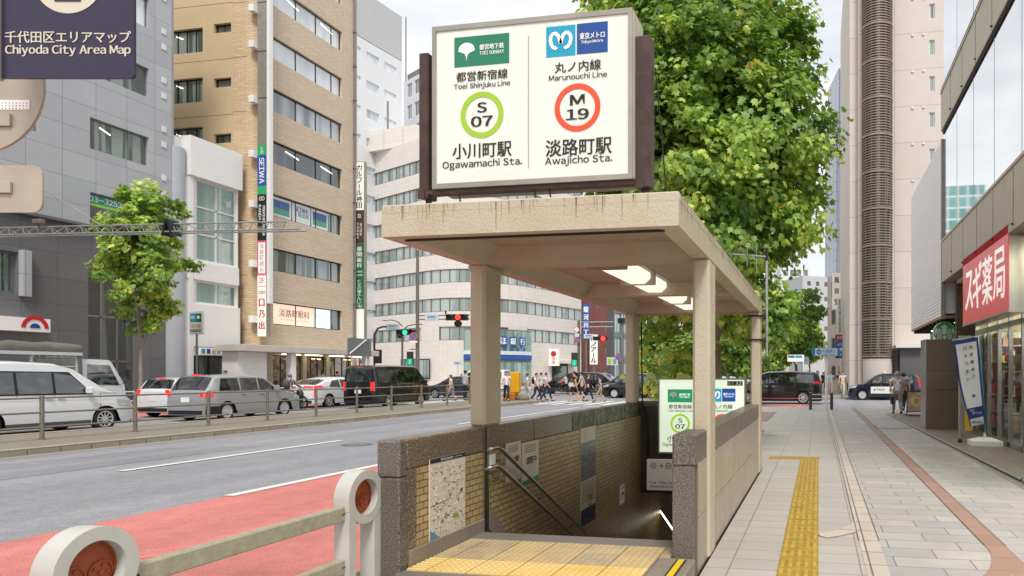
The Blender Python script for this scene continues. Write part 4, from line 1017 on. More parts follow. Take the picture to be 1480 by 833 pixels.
# second vertical sign at the tower's far edge
vs2 = thing('projecting_sign', 'tall narrow sign column, white, brown and green, at the far edge of the brick tower', 'shop sign', (gx + .4, ye, 3))
d2 = PY(520, 300, ye - .1); ZV = lambda v: HC + (541 - v) * (-SI * (gx + .4) + CO * (ye - .1)) / 1000
xl = PY(512.5, 300, ye - .15).x; xr = PY(526.5, 300, ye - .15).x; sx_, sw = xl, xr - xl
q = MB(); q.cbox(xl - .02, xr + .02, ye - .15, ye + .12, ZV(503), ZV(234), .01, m_alu); q.tube([((xl + xr) / 2 - .1, ye, ZV(503)), ((xl + xr) / 2 - .1, ye, 0)], .06, m_gframe, 8); q.build('casing', vs2)
q = MB(); yf = ye - .162; yt = yf - .008; xc = (xl + xr) / 2
m_sbrown = mat('panel_brown', '#4d3a3c', .4); m_sg2 = mat('panel_dark_green', '#1f6b48', .4)
vp(235, 304, m_swh); vp(305, 352, m_sbrown); vp(353, 402, m_sg2); vp(402, 446, m_sg2); vp(447, 501, m_swh)
q.vtext('カルフール神田', Ct(270), X_, m_blk, .42, 3.1, bold=.02); q.text('血', Ct(312), X_, m_wht, w=.3, h=.3); q.vtext('樋口国際', Ct(332) + X_ * .12, X_, m_wht, .16, .95); q.vtext('法律事務所', Ct(334) - X_ * .12, X_, m_wht, .16, 1.2)
q.vtext('藤関歯科', Ct(372), X_, m_wht, .4, 1.55, bold=.01); q.text('各種保険', Ct(393), X_, m_wht, w=.5, h=.14); q.text('診療時間', Ct(398), X_, m_wht, w=.5, h=.14); q.vtext('亡父の蘭', Ct(414), X_, m_wht, .3, .95); q.vtext('えんじ山', Ct(434), X_, m_wht, .34, 1.1); q.text('株式会社', Ct(443), X_, m_wht, w=.5, h=.12)
q.build('sign_panel', vs2)

# ---- curved beige bank at the crossing
m_bank = brick('beige_panel_x', '#e2dcd6', '#dcd5ce', '#c6bdb5', .62, .62, .014, plane='x', rough=.5, dirt=.15, dirt_c='#d8cbc0', bump=.1, offset=0)
m_bank_y = brick('beige_panel_y', '#e2dcd6', '#dcd5ce', '#c6bdb5', .62, .62, .014, plane='y', rough=.5, dirt=.15, dirt_c='#d8cbc0', bump=.1, offset=0)
m_bpane = glass_pane('bank_pane', '#7b8884', .65, scale=.9, cblind='#c3cac6', lo=.40, hi=.5, stretch=(1, 1, .05)); 
b4 = thing('bank_building', 'curved beige office building with seven ribbon window rows beyond the crossing', 'building', (-42, 78, 0))
Cn = Vector((-38.8, 74.2, 0)); d1 = Vector((-.907, .42, 0)); d2 = Vector((.24, .97, 0)).normalized()
path = [Cn + d1 * 44, Cn + d1 * 30, Cn + d1 * 20]
A, B = Cn + d1 * 11, Cn + d2 * 11
path += [Cn + d1 * 15]
for k in range(13):
    t_ = k / 12; path.append(A * (1 - t_) ** 2 + Cn * 2 * t_ * (1 - t_) + B * t_ ** 2)
path += [Cn + d2 * 14, Cn + d2 * 18.5, Cn + d2 * 21.6]
ZBK = 31.; q = MB()
bands = [(5.64 + 3.5 * k, 7.30 + 3.5 * k) for k in range(7)]
def wallseg(q, p, r, z0, z1, m, e=0.):
    n_ = (r - p).normalized().cross(Z_) * e; p, r = p + n_, r + n_
    q.add([(p.x, p.y, z0), (r.x, r.y, z0), (r.x, r.y, z1), (p.x, p.y, z1)], [(0, 1, 2, 3)], m)
zs = [0.] + [z for b in bands for z in b] + [ZBK]
nseg = len(path) - 1
glassseg = range(5, 9)
for i in range(nseg):
    p, r = path[i], path[i + 1]; dd = (r - p).normalized(); m = m_bank_y if abs(dd.x) > abs(dd.y) else m_bank
    for k in range(0, len(zs), 2):
        wallseg(q, p, r, zs[k], zs[k + 1], m)
    for za, zb in bands:
        n_ = dd.cross(Z_) * -.18
        for z in (za, zb): q.add([(p.x, p.y, z), (r.x, r.y, z), (r.x + n_.x, r.y + n_.y, z), (p.x + n_.x, p.y + n_.y, z)], [(0, 1, 2, 3)], m)
E_ = path[-1]; bk = E_ + Vector((-20, 8, 0)); wallseg(q, E_, bk, 0, ZBK, m_bank_y); 
q.add([(p.x, p.y, ZBK) for p in path + [bk, path[0] + Vector((4, 24, 0))]], [tuple(range(len(path) + 2))], m_bank)
q.build('wall', b4)
for bi, (za, zb) in enumerate(bands):
    q = MB(); g = MB()
    for i in range(nseg):
        p, r = path[i], path[i + 1]; dd = (r - p).normalized(); L = (r - p).length; nn = dd.cross(Z_) * -.16
        if bi == 0 and i in (4, 5, 13, 14): wallseg(q, p, r, za, zb, m_bank, .001); continue
        g.add([p + nn + Z_ * za, r + nn + Z_ * za, r + nn + Z_ * zb, p + nn + Z_ * zb], [(0, 1, 2, 3)], m_bpane)
        n = max(1, round(L / 1.45))
        for k in range(n):
            a = p + dd * (L * k / n); q.frame(a + nn + Z_ * za, dd, dd.cross(Z_), .09, zb - za, m_gframe, .1)
        q.frame(p + nn + Z_ * za, dd, dd.cross(Z_), L, .08, m_gframe, .08); q.frame(p + nn + Z_ * (zb - .08), dd, dd.cross(Z_), L, .08, m_gframe, .08)
    w = q.build('ribbon_window', b4); g.build('pane', w)
def on_face(u, z=3., e=0.):
    """point of the bank's face seen at column u"""
    for i in range(nseg):
        p, r = path[i], path[i + 1]
        def uu(P): return CX + F * (CO * P.x + SI * P.y) / (-SI * P.x + CO * P.y)
        a, b = uu(p), uu(r)
        if a <= u <= b:
            t_ = (u - a) / (b - a); dd = (r - p).normalized(); return p + (r - p) * t_ + dd.cross(Z_) * e, dd
    return path[-1], d2
m_blu = mat('bank_blue', '#1f55a8', .4, emit=.05)
us_ = [672, 686, 700, 714, 727, 739, 751, 764]
ZB_ = lambda v: HC + (541 - v) * .080
arc = [on_face(u, e=.35)[0] for u in us_]
q = MB(); g = MB(); b_ = MB()
for i in range(len(arc) - 1):
    p, r = arc[i], arc[i + 1]; dd = (r - p).normalized(); L = (r - p).length; Nn = dd.cross(Z_)
    q.frame(p, dd, Nn, L, ZB_(472), m_gframe, .05)
    g.frame(p + dd * .06 + Nn * .05 + Z_ * .4, dd, Nn, L - .12, ZB_(523) - .4, m_pane_teal, .02); g.frame(p + dd * .06 + Nn * .05 + Z_ * ZB_(507), dd, Nn, L - .12, ZB_(474) - ZB_(507), m_pane_teal, .02)
    b_.frame(p + Nn * .05 + Z_ * ZB_(518), dd, Nn, L, .5, m_blu, .15); b_.frame(p + Nn * .05 + Z_ * ZB_(511), dd, Nn, L, .45, m_lframe, .12)
wallseg(q, on_face(764)[0], arc[-1], 0, ZB_(472), m_gframe)
q.build('bank_front', b4); g.build('pane', b4)
for k, ch in enumerate('みずほ銀行'):
    c, dd = on_face(698 + k * 13.2, e=.55); Nn = dd.cross(Z_); b_.frame(c - dd * .5 + Z_ * (ZB_(490) - .55), dd, Nn, 1.0, 1.1, m_blu, .02); b_.text(ch, c + Nn * .03 + Z_ * ZB_(490), dd, m_wht, w=.8, h=.82, bold=.03)
for k, ch in enumerate('みずほ第一勧銀'):
    c, dd = on_face(700 + k * 9, e=.45); b_.text(ch, c + dd.cross(Z_) * .03 + Z_ * ZB_(502.5), dd, m_blu, w=.5, h=.5, bold=.02)
b_.build('bank_lettering', b4)
pc, dc = on_face(808); Nc = dc.cross(Z_)
q = MB(); q.frame(pc - dc * 1.7 + Nc * .05, dc, Nc, 3.6, 2.9, m_dframe, .08); q.frame(pc - dc * 1.5 + Nc * .14, dc, Nc, 3.0, 2.6, m_pane_dark, .02); q.frame(pc - dc * 2.2 + Nc * .05 + Z_ * 2.95, dc, Nc, 5.2, .35, m_bank, .9); q.build('entrance', b4)
pc, dc = on_face(792); q = MB(); q.box(pc.x + .2, pc.x + 1.6, pc.y - .3, pc.y + .1, 2.6, 4.9, m_swh); q.disc((pc.x + .9, pc.y - .32, 4.2), (0, -1, 0), .38, m_sred, 20); q.vtext('時間', (pc.x + .9, pc.y - .32, 3.3), X_, m_sred, .4, 1.0); tag(q.build('box_sign', loc=(pc.x, pc.y, 2.6)), 'white and red box sign by the bank side entrance', 'sign')
pc, dc = on_face(600); Nc = dc.cross(Z_); q = MB(); q.frame(pc - dc * 3 + Nc * .05 + Z_ * .9, dc, Nc, 6.2, 2.5, m_dframe, .05); q.frame(pc - dc * 2.85 + Nc * .1 + Z_ * 1.05, dc, Nc, 5.9, 2.2, m_pane, .02); q.build('ground_window', b4)

# ---- generic block for the rest
def block(name, label, P0, P1, depth, z0, z1, wm, rows, cols, pm, fm=m_gframe, margin=.6, wh=.5, ww=.8, side=None, cat='building', band=None):
    """upright face from P0 to P1 (left to right as seen), windows on it, body behind"""
    P0, P1 = Vector((P0[0], P0[1], 0)), Vector((P1[0], P1[1], 0)); U = (P1 - P0); W = U.length; U.normalize(); N = U.cross(Z_)
    t_ = thing(name, label, cat, ((P0 + P1) / 2)); q = MB(); H = z1 - z0; O = P0 + Z_ * z0; hl = []
    st = H / rows if rows else H
    for r_ in range(rows):
        for c_ in range(cols):
            cw = (W - 2 * margin) / cols; a = margin + cw * c_ + cw * (1 - ww) / 2; hl.append((a, a + cw * ww, st * r_ + st * (.5 - wh / 2), st * r_ + st * (.5 + wh / 2)))
    q.holed(O, U, N, W, H, hl, .2, wm)
    A, B = P0 - N * depth, P1 - N * depth
    for s_, e_ in ((P1, B), (B, A), (A, P0)): q.quad(s_ + Z_ * z0, e_ + Z_ * z0, e_ + Z_ * z1, s_ + Z_ * z1, wm)
    q.quad(P0 + Z_ * z1, P1 + Z_ * z1, B + Z_ * z1, A + Z_ * z1, wm); q.build('wall', t_)
    for h in hl: window(t_, O, U, N, h, .2, 2, 1, fm, pm, fw=.08)
    return t_, P0, U, N, W
def XY(u, d): p = PD(u, 541, d); return (p.x, p.y)
m_wh1 = mat('white_wall', '#dcdee2', .6, var=.05, vscale=.3); m_wh2 = mat('pale_grey_cladding', '#b9bbbd', .6, var=.06, vscale=.3); m_crm = mat('cream_wall', '#cfc3ae', .7, var=.1, vscale=.3); m_crm2 = mat('pink_cream_wall', '#c7bab0', .7, var=.1, vscale=.3)
t_, *_r = block('office_building', 'white office building with grey top screen, behind the brick tower', XY(492, 87), XY(581, 97), 14, 0, 45.3, m_wh1, 12, 3, m_pane_white, fm=m_lframe, wh=.3, ww=.7)
P0, U_, N_, W_ = _r; q = MB(); q.prism([P0 + Z_ * 45.4, P0 + U_ * W_ + Z_ * 45.4, P0 + U_ * W_ - N_ * 14 + Z_ * 45.4, P0 - N_ * 14 + Z_ * 45.4], (0, 0, 6.2), m_wh2); q.build('roof_screen', t_)
t_, *_r = block('apartment_building', 'slim white building with dark recessed balconies, right of the white office', XY(583, 108), XY(612, 104), 10, 0, 47, m_wh1, 14, 2, m_pane_dark, fm=m_lframe, wh=.62, ww=.62, margin=.8)
P0, U_, N_, W_ = _r; q = MB()
for k in range(7): a = P0 + U_ * (.5 + .75 * k); q.box(a.x - .22, a.x + .2, a.y + 1, a.y + 1.4, 47, 48.6, m_gframe)
q.tube([P0 + U_ * .8 + Z_ * 47, P0 + U_ * .8 + Z_ * 57], .1, m_gframe, 6); q.build('roof_aerials', t_)
q = MB(); a = PD(590, 185, 92); q.prism([(a.x - 12, a.y, 30.9), (a.x + 3, a.y - 3, 30.9), (a.x + 5, a.y + 4, 30.9), (a.x - 10, a.y + 8, 30.9)], (0, 0, 2.6), m_bank); q.tube([(a.x - 3, a.y, 31), (a.x - 3, a.y, 38)], .12, m_gframe, 6)
q.build('roof_room', b4)
# maroon block and neighbours across the crossing
m_mrn = mat('maroon_tile', '#7d4b48', .5, var=.1, vscale=1); m_cyl = mat('sign_yellow', '#e6b422', .5)
block('shop_building', 'maroon building behind the red traffic light', XY(841, 104), XY(887, 104), 8, 0, 24, m_mrn, 7, 3, m_pane_dark, wh=.35, ww=.25)
block('office_building', 'green glass-fronted building beside the maroon one', XY(887.5, 103), XY(916, 106), 8, 0, 22, m_gframe, 6, 3, m_pane_teal, wh=.8, ww=.94, margin=.1)
block('office_building', 'pale building with dark windows behind the rear left column', XY(917, 118), XY(962, 124), 8, 0, 20, m_wh2, 5, 3, m_pane_dark, wh=.5, ww=.8)
block('office_building', 'white low building behind trees under the canopy', XY(963, 150), XY(1062, 150), 8, 0, 24, m_wh1, 6, 5, m_pane)
block('apartment_building', 'pale apartment block with balconies at the end of the street', XY(1128, 190), XY(1172, 190), 9, 0, 31, m_wh1, 9, 4, m_pane, wh=.5, ww=.7)
block('office_building', 'grey slab building closing the street', XY(1160, 165), XY(1203, 168), 9, 0, 25, m_wh2, 7, 3, m_pane_dark, wh=.3, ww=.4)
block('shop_building', 'low cream building behind the far street trees', XY(1080, 130), XY(1140, 130), 8, 0, 16, m_crm, 4, 5, m_pane)
for (u0, u1, v0, v1, d, m, s_, ms, nm, lb) in ((843, 852, 440, 489, 98, m_blu, '駿河台下', m_wht, 'vertical_sign', 'tall blue vertical sign at the maroon building corner'), (853, 864, 484, 527, 92, m_swh, 'ルノアール', m_blk, 'vertical_sign', 'white vertical sign with black katakana beside a maroon pole')):
    a, b = PD(u0, v1, d), PD(u1, v0, d); U_ = Vector((CO, SI, 0)); N_ = U_.cross(Z_); q = MB(); W_ = (b - a).dot(U_); H_ = b.z - a.z
    q.frame(a, U_, N_, W_, H_, m, .3); q.vtext(s_, a + U_ * (W_ / 2) + Z_ * (H_ / 2) + N_ * .32, U_, ms, W_ * .75, H_ * .92, bold=.04); q.tube([a + U_ * W_ * .5, Vector((a.x + U_.x * W_ * .5, a.y + U_.y * W_ * .5, 0))], .12, m_gframe, 8)
    tag(q.build(nm, loc=(a.x, a.y, 0)), lb, 'sign')

# ---- right-hand side of the street, far
TY = 48.
m_ctw = brick('tower_concrete', '#d6ccc3', '#d0c6bc', '#a69a90', 3.2, 2.42, .02, plane='y', rough=.7, dirt=.35, dirt_c='#c2b5aa', bump=.1, offset=0)
b5 = thing('tower_building', 'tall pinkish concrete tower with round louvred stair shaft', 'building', (5, TY, 0))
q = MB(); xl_, xr_ = 2.08, 11.; O = Vector((xl_, TY, 0)); hl = []
for k in range(14):
    p0, p1 = PY(1343, 237, TY), PY(1351, 216, TY); z = p0.z + 2.40 * (k - 6)
    if z > 1: hl.append((p0.x - xl_, p1.x - xl_, z, z + 1.0))
q.holed(O, X_, Vector((0, -1, 0)), xr_ - xl_, 34, hl, .15, m_ctw)
q.quad((xl_, TY, 0), (xl_, TY + 20, 0), (xl_, TY + 20, 34), (xl_, TY, 34), m_ctw); q.quad((xr_, TY, 0), (xr_, TY + 20, 0), (xr_, TY + 20, 34), (xr_, TY, 34), m_ctw)
q.box(2.62, 2.86, TY - .5, TY, 0, 34, m_ctw); q.build('wall', b5)
for h in hl: window(b5, O, X_, Vector((0, -1, 0)), h, .15, 1, 1, m_lframe, m_pane, fw=.07)
q = MB()
for k in range(13):
    for x in (PY(1319, 300, TY).x, PY(1335, 300, TY).x): q.disc((x, TY - .002, 2.3 + 2.42 * k), (0, -1, 0), .09, m_lframe, 12, t=.06)
q.build('wall_vent', b5)
m_lou = mat('bronze_louvre', '#9c8f80', .45, metal=.5, var=.2, vscale=3)
q = MB(); cxs, cys, rs = 3.83, TY - .75, .97
z = 2.6; k = 0
while z < 33:
    q.disc((cxs, cys, z), (0, 0, 1), rs * (1.02 if k % 14 == 0 else 1), m_lou, 28, r0=rs - .10, t=.06 if k % 14 else .12); z += .172; k += 1
for a in range(0, 360, 30): q.tube([(cxs + (rs - .06) * math.cos(math.radians(a)), cys + (rs - .06) * math.sin(math.radians(a)), 2.4), (cxs + (rs - .06) * math.cos(math.radians(a)), cys + (rs - .06) * math.sin(math.radians(a)), 33)], .03, m_lou, 6)
q.build('louvre_screen', b5)
q = MB(); q.tube([(cxs, cys, 0), (cxs, cys, 33)], .62, mat('stair_core', '#7c746c', .6, var=.3, vscale=1), 24); q.box(cxs - .12, cxs + .12, cys - .68, cys - .6, 2.6, 33, m_wpan); q.tube([(cxs, cys, 0), (cxs, cys, 2.5)], .95, m_ctw, 24); q.build('stair_core', b5)
q = MB(); p = PY(1300, 490, 46.9); kx, kx1 = p.x, p.x + 2.9
q.box(kx, kx1, 46.6, 47.9, 0, 3.2, mat('kiosk_grey', '#5c5a5c', .5)); q.prism([(kx - .3, 46.2, 3.2), (kx1, 46.2, 3.2), (kx1, 47.9, 3.2), (kx - .3, 47.9, 3.2)], (0, 0, .18), m_lframe); q.box(kx + 1.3, kx1 - .1, 46.58, 46.6, 1.8, 2.9, m_warm); q.box(kx + 1.3, kx1, 46.55, 46.58, 2.6, 3.05, m_swh); q.text('案内', (kx + 2, 46.54, 2.82), X_, m_grn, w=.5, h=.25)
tag(q.build('kiosk', loc=(kx, 47, 0)), 'small grey kiosk with sloping roof against the concrete tower', 'kiosk')
block('office_building', 'cream building with bright edge left of the louvred shaft', PY(1222, 300, 62)[:2], PY(1237, 300, 62)[:2], 18, 0, 25.5, m_crm, 8, 1, m_pane, wh=.4, ww=.5, margin=.1)
m_gtw = brick('glass_tower_skin', '#8796a6', '#7d8c9c', '#5f6e7e', 1.2, 3.5, .15, plane='y', rough=.2, bump=0, offset=0)
block('glass_tower', 'distant blue-grey glass tower rising behind the street', XY(1212, 250), XY(1234, 250), 20, 0, 112, m_gtw, 0, 0, m_pane)
block('glass_tower', 'lower stepped wing of the distant grey tower', XY(1208, 246), XY(1212, 246), 20, 0, 95, m_gtw, 0, 0, m_pane)
block('shop_building', 'narrow beige shop building carrying the vertical street signs', XY(1196, 82), XY(1224, 78), 12, 0, 13, m_crm2, 4, 2, m_pane_dark, wh=.5, ww=.6)
block('shop_building', 'brown building with dark windows next to the cream one', XY(1216, 70), XY(1230, 66), 12, 0, 17.5, m_crm2, 6, 1, m_pane_dark, wh=.5, ww=.6)
for (u0, u1, v0, v1, d, m, s_, ms, lb) in ((1203, 1214.5, 395, 447, 72, m_swh, '風容堂', m_blk, 'white vertical sign with three black characters down the right street'), (1210, 1219, 431, 483, 66, m_wpan, '日中和法印堂', m_gframe, 'narrow grey tenant sign beneath the white vertical one'), (1207, 1219, 484, 493, 62, m_sred, '回', m_wht, 'red square sign at the street corner'), (1207, 1219, 493.5, 503, 62, m_blu, 'みずほ', m_wht, 'dark blue square sign below the red one'), (1207, 1219, 508, 518, 62, m_navy, '日商', m_wht, 'navy square sign, lowest of the corner signs')):
    a, b = PD(u0, v1, d), PD(u1, v0, d); U_ = Vector((CO, SI, 0)); N_ = U_.cross(Z_); q = MB(); W_ = (b - a).dot(U_); H_ = b.z - a.z
    q.frame(a, U_, N_, W_, H_, m, .2)
    if len(s_) > 2 and H_ > W_ * 1.5: q.vtext(s_, a + U_ * (W_ / 2) + Z_ * (H_ / 2) + N_ * .22, U_, ms, W_ * .6, H_ * .9, bold=.02)
    else: q.text(s_, a + U_ * (W_ / 2) + Z_ * (H_ / 2) + N_ * .22, U_, ms, w=W_ * .6, h=H_ * .5, bold=.02)
    q.frame(a + U_ * W_ - N_ * .1, U_, N_, .5, .15, m_gframe, .1)
    tag(q.build('hanging_sign', loc=a), lb, 'sign')

# teal gridded tower far up the street (it shows mirrored in the glass front at the right)
m_tg = brick('teal_grid', '#7fb0ae', '#659a9c', '#d5e2e0', 3.0, 3.6, .35, plane='y', rough=.25, bump=0, offset=0)
def MIR(u, v, Y):
    q_ = PX(u, v, 3.4); k = Y / q_.y; return 6.8 - 3.4 * k, HC + (q_.z - HC) * k
xa_, za_ = MIR(1350, 290, 230); xb_, zb2_ = MIR(1418, 267, 230)
block('office_building', 'teal gridded glass tower far up the street behind the big tree', (min(xa_, xb_) - 1, 230), (max(xa_, xb_) + 1, 230), 16, 0, zb2_, m_tg, 0, 0, m_pane)
# ---- right-hand side, near: drug store and glass building
ax = 3.4
m_tanp = mat('tan_metal_panel', '#bbb097', .45, metal=.25, var=.12, vscale=1.2); m_cw = mat('curtain_glass', '#e2e4e4', .03, metal=.95); m_jn = mat('mullion_line', '#b4babd', .4, metal=.5)
b6 = thing('glass_building', 'glass curtain-wall building with tan metal bands above the drugstore', 'building', (ax + 4, 14, 0))
YA, YB = 7.0, 20.37
q = MB()
for z0, z1, e in ((4.07, 5.25, .0), (8.3, 9.4, .02)):
    q.box(ax - e, ax + 9, YA, YB, z0, z1, m_tanp)
    y = YB - 1.45
    while y > YA: q.box(ax - e - .003, ax, y - .008, y + .008, z0, z1, m_edge); q.disc((ax - e - .004, y, z0 + .1), (-1, 0, 0), .02, m_edge, 8, t=.03); y -= 1.45
    q.box(ax - e - .02, ax + .02, YA, YB + .01, z1 - .06, z1 - .0, m_tanp)
q.box(ax + .02, ax + 9, YA + .01, YB - .02, 8.22, 8.3, m_edge); q.box(ax - .03, ax + .05, YA, YB, 9.4, 9.47, m_edge)
q.build('metal_band', b6)
q = MB(); q.box(ax + .05, ax + 9, YA, YB - .03, 5.25, 8.3, m_cw); q.box(ax + .05, ax + 9, YA, YB - .03, 9.47, 20, m_cw)
y = YB - 1.9
while y > YA: q.box(ax + .046, ax + .05, y - .01, y + .01, 5.25, 8.22, m_jn); q.box(ax + .046, ax + .05, y - .01, y + .01, 9.47, 20, m_jn); y -= 1.9
for z in (12, 14.6, 17.2): q.box(ax + .045, ax + .05, YA, YB, z, z + .02, m_jn)
q.build('curtain_wall', b6)
# ground floor of the drug store
m_inner = mat('shop_interior', '#cfc4ac', .7, var=.5, vscale=2.5, c2='#8a8068'); m_clear = sheer('clear_glass')
q = MB()
q.box(3.75, 8, YB - .25, YB, .04, 4.07, m_gran_b); q.box(7.9, 8, YA, YB, .04, 4.07, m_inner); q.box(3.75, 8, YA, YB, 4.0, 4.07, mat('shop_ceiling', '#e2dccd', .7))
q.box(3.75, 8, 17.7, 17.8, .04, 4.0, m_inner)
q.build('ground_floor', b6)
q = MB()
for y in (8.0, 10.4, 12.9, 13.75, 14.65, 15.5, 16.4, 17.6): q.box(3.72, 3.80, y, y + .07, .045, 4.0, m_steel)
q.box(3.72, 3.8, YA, 17.6, 2.45, 2.55, m_steel); q.box(3.72, 3.8, YA, 17.6, .045, .16, m_steel); q.box(3.66, 3.8, 11.0, 12.9, .045, .75, m_gran_pale); q.box(3.6, 3.8, 11.0, 12.9, .75, .82, m_steel)
q.build('door_frame', b6)
q = MB(); q.quad((3.755, 17.6, .16), (3.755, YA, .16), (3.755, YA, 4.0), (3.755, 17.6, 4.0), m_clear); q.build('shop_glazing', b6)
q = MB()
for y in (9., 11.2, 12.6, 14., 15.4, 16.8): q.box(4.2, 7.6, y, y + .14, 3.9, 3.99, mat('shop_tube', '#fff4dc', .5, emit=12.))
q.build('ceiling_light', b6)
rr = random.Random(9); cols_ = [mat('pack_' + c[1:], c, .5) for c in ('#b23a32', '#d8b23c', '#3f7f4a', '#e6e2d8', '#3a5f9c', '#c9773c', '#e4a5a0', '#6b4d38')]
for si, (xa, ya, yb) in enumerate(((4.3, 9.6, 12.2), (4.35, 12.9, 15.2), (5.6, 12.4, 17.2), (4.3, 15.7, 17.4))):
    t_ = thing('display_shelf', ['stocked shelf behind shop glass, farthest right', 'stocked shelf of colourful packets right behind the glass doors', 'long stocked shelf deep inside the drugstore', 'stocked shelf beside the inner shop wall'][si], 'shelf', (xa, (ya + yb) / 2, .05))
    q = MB()
    for z in (.3, .75, 1.2, 1.65): q.box(xa, xa + .45, ya, yb, z, z + .04, m_lframe)
    q.box(xa + .45, xa + .48, ya, yb, .05, 2.0, m_lframe); q.build('frame', t_); q = MB()
    for z in (.34, .79, 1.24, 1.69):
        y = ya + .03
        while y < yb - .15: w = rr.uniform(.08, .2); q.box(xa + .05, xa + .3, y, y + w, z, z + rr.uniform(.15, .33), rr.choice(cols_)); y += w + .02
    q.build('goods', t_)
for si, (xa, xb, ya, zt_) in enumerate(((3.92, 5.6, 17.25, 2.5), (4.15, 5.4, 16.0, 1.7), (4.5, 6.4, 14.6, 1.5))):
    t_ = thing('display_rack', ['tall rack of bright packets facing the street corner, next to the red poster', 'waist-high rack of packets in the middle of the shop', 'low rack of packets nearest the shop entrance'][si], 'shelf', ((xa + xb) / 2, ya, .05)); q = MB()
    q.box(xa, xb, ya + .36, ya + .4, .05, zt_, m_lframe)
    z = .25
    while z < zt_: q.box(xa, xb, ya, ya + .36, z, z + .03, m_lframe); z += .38
    q.build('frame', t_); q = MB(); z = .28
    while z < zt_:
        x = xa + .02
        while x < xb - .14: w = rr.uniform(.07, .16); q.box(x, x + w, ya + .02, ya + .3, z, z + rr.uniform(.14, .32), rr.choice(cols_)); x += w + .015
        z += .38
    q.build('goods', t_)
for k, (y, z) in enumerate(((16.1, 1.9), (14.3, 1.5))):
    q = MB(); q.box(3.80, 3.81, y - .22, y + .22, z - .5, z + .5, cols_[0]); q.box(3.795, 3.80, y - .17, y + .17, z - .15, z + .4, cols_[3]); q.text(['%OFF', '薬'][k], (3.79, y, z + .1), -Y_, cols_[0], w=.26, h=.3)
    tag(q.build('shop_poster', loc=(3.8, y, z - .5)), ['red and white poster on the farther glass door', 'red and white poster on the nearer glass door'][k], 'poster')
# red sign box
rs_ = thing('drugstore_sign', 'large red sign box with white Japanese characters over the shop doors', 'shop sign', (3.5, 15.5, 2.63))
m_rsg = mat('sign_red_face', '#cf4f52', .35, emit=.16); m_wlet = mat('sign_letter_white', '#f4f1ee', .4, emit=.25)
q = MB(); q.box(3.42, 3.74, 13.45, 17.47, 2.63, 4.25, m_steel)
q.build('casing', rs_)
q = MB(); q.box(3.40, 3.42, 13.45, 17.47, 2.66, 4.22, m_rsg); q.build('face', rs_)
q = MB()
for s_, yc, w, h in (('ス', 16.75, .78, .88), ('ギ', 15.92, .80, .98), ('薬', 15.02, .86, .98), ('局', 14.08, .86, .98)): q.text(s_, (3.392, yc, 3.42), -Y_, m_wlet, w=w, h=h, bold=.012 if s_ in '薬局' else .03, res=4)
for a in (0, 1): q.box(3.39, 3.425, 13.44, 17.48, (2.63, 4.22)[a], (2.665, 4.255)[a], m_alu)
q.build('lettering', rs_)
# stone pier
q = MB()
for z0, z1 in ((.04, 1.08), (1.085, 1.60), (1.605, 2.42)): q.cbox(2.80, 3.70, 19.1, 19.9, z0, z1, .008, m_gran_b)
q.box(2.77, 2.80, 19.12, 19.9, .04, 2.42, m_steel)
tag(q.build('stone_pier', loc=(3.2, 19.5, 0)), 'brown granite pier between the drugstore and the coffee shop', 'pier')
# louvred building with coffee shop
b7 = thing('louvred_building', 'white louvred facade over the coffee shop with wooden soffit', 'building', (5, 23.6, 0))
m_lv = mat('white_louvre', '#fafafa', .45, metal=0.); q = MB(); z = 3.15
while z < 8.05:
    q.box(ax, ax + .06, 20.40, 26.86, z, z + .075, m_lv); z += .095
q.build('louvres', b7)
q = MB(); q.box(ax + .06, ax + 8, 20.42, 26.86, 3.2, 8.05, mat('screen_backing', '#d9dde2', .5)); q.box(ax - .01, ax + .1, 20.37, 20.44, 3.05, 8.1, m_alu); q.build('wall', b7)
q = MB(); q.box(ax + .0, ax + 7, 20.4, 26.8, 3.08, 3.15, mat('wood_soffit', '#b98a55', .5, var=.3, vscale=2, stretch=(1, 12, 1)))
for y in np.arange(20.8, 26.8, .7): q.box(ax + .05, ax + 6.9, y, y + .06, 2.98, 3.08, m_dframe)
q.build('soffit', b7)
q = MB(); q.box(4.35, 10, 20.4, 26.8, .05, 3.08, m_pane_dark)
for y in np.arange(20.5, 26.8, 1.2): q.box(4.28, 4.35, y, y + .06, .05, 3.08, m_dframe)
q.build('shop_window', b7)
q = MB()
for y in (20.9, 22.2, 23.6, 25): q.disc((3.9, y, 3.0), (0, 0, -1), .07, m_fl, 12, t=.03)
q.build('downlight', b7)
# round coffee sign
c = PY(1364, 481, 20.9); q = MB(); m_cg = mat('coffee_green', '#1d7a46', .4, emit=.1)
N_ = (0, -1, 0); r_ = .305
q.disc((c.x, c.y, c.z), N_, r_, m_wht, 40, t=.12); q.disc((c.x, c.y - .121, c.z), N_, r_ * .96, m_cg, 40)
yy_ = c.y - .125
def poly(pts, m, e=0.):
    q.add([(c.x + a * r_, yy_ - e, c.z + b * r_) for a, b in pts], [tuple(range(len(pts)))], m)
poly([(.34 * math.cos(t) * .62, .12 + .34 * math.sin(t)) for t in np.linspace(0, 6.28, 20)[:-1]], m_wht)          # face
poly([(-.26, .42), (-.30, .66), (-.16, .56), (0, .82), (.16, .56), (.30, .66), (.26, .42)], m_wht)                # crown
for s_ in (-1, 1):
    for k in range(4):
        a = .26 + .12 * k; pts = [(s_ * (a + .05 * math.sin(t * 9)), .35 - t * 1.15) for t in np.linspace(0, 1, 9)]
        poly(pts + [(p[0] + s_ * .055, p[1]) for p in pts[::-1]], m_wht, .002)
    poly([(s_ * .72, .50), (s_ * .90, .1), (s_ * .80, -.35), (s_ * .70, .1)], m_wht, .001)
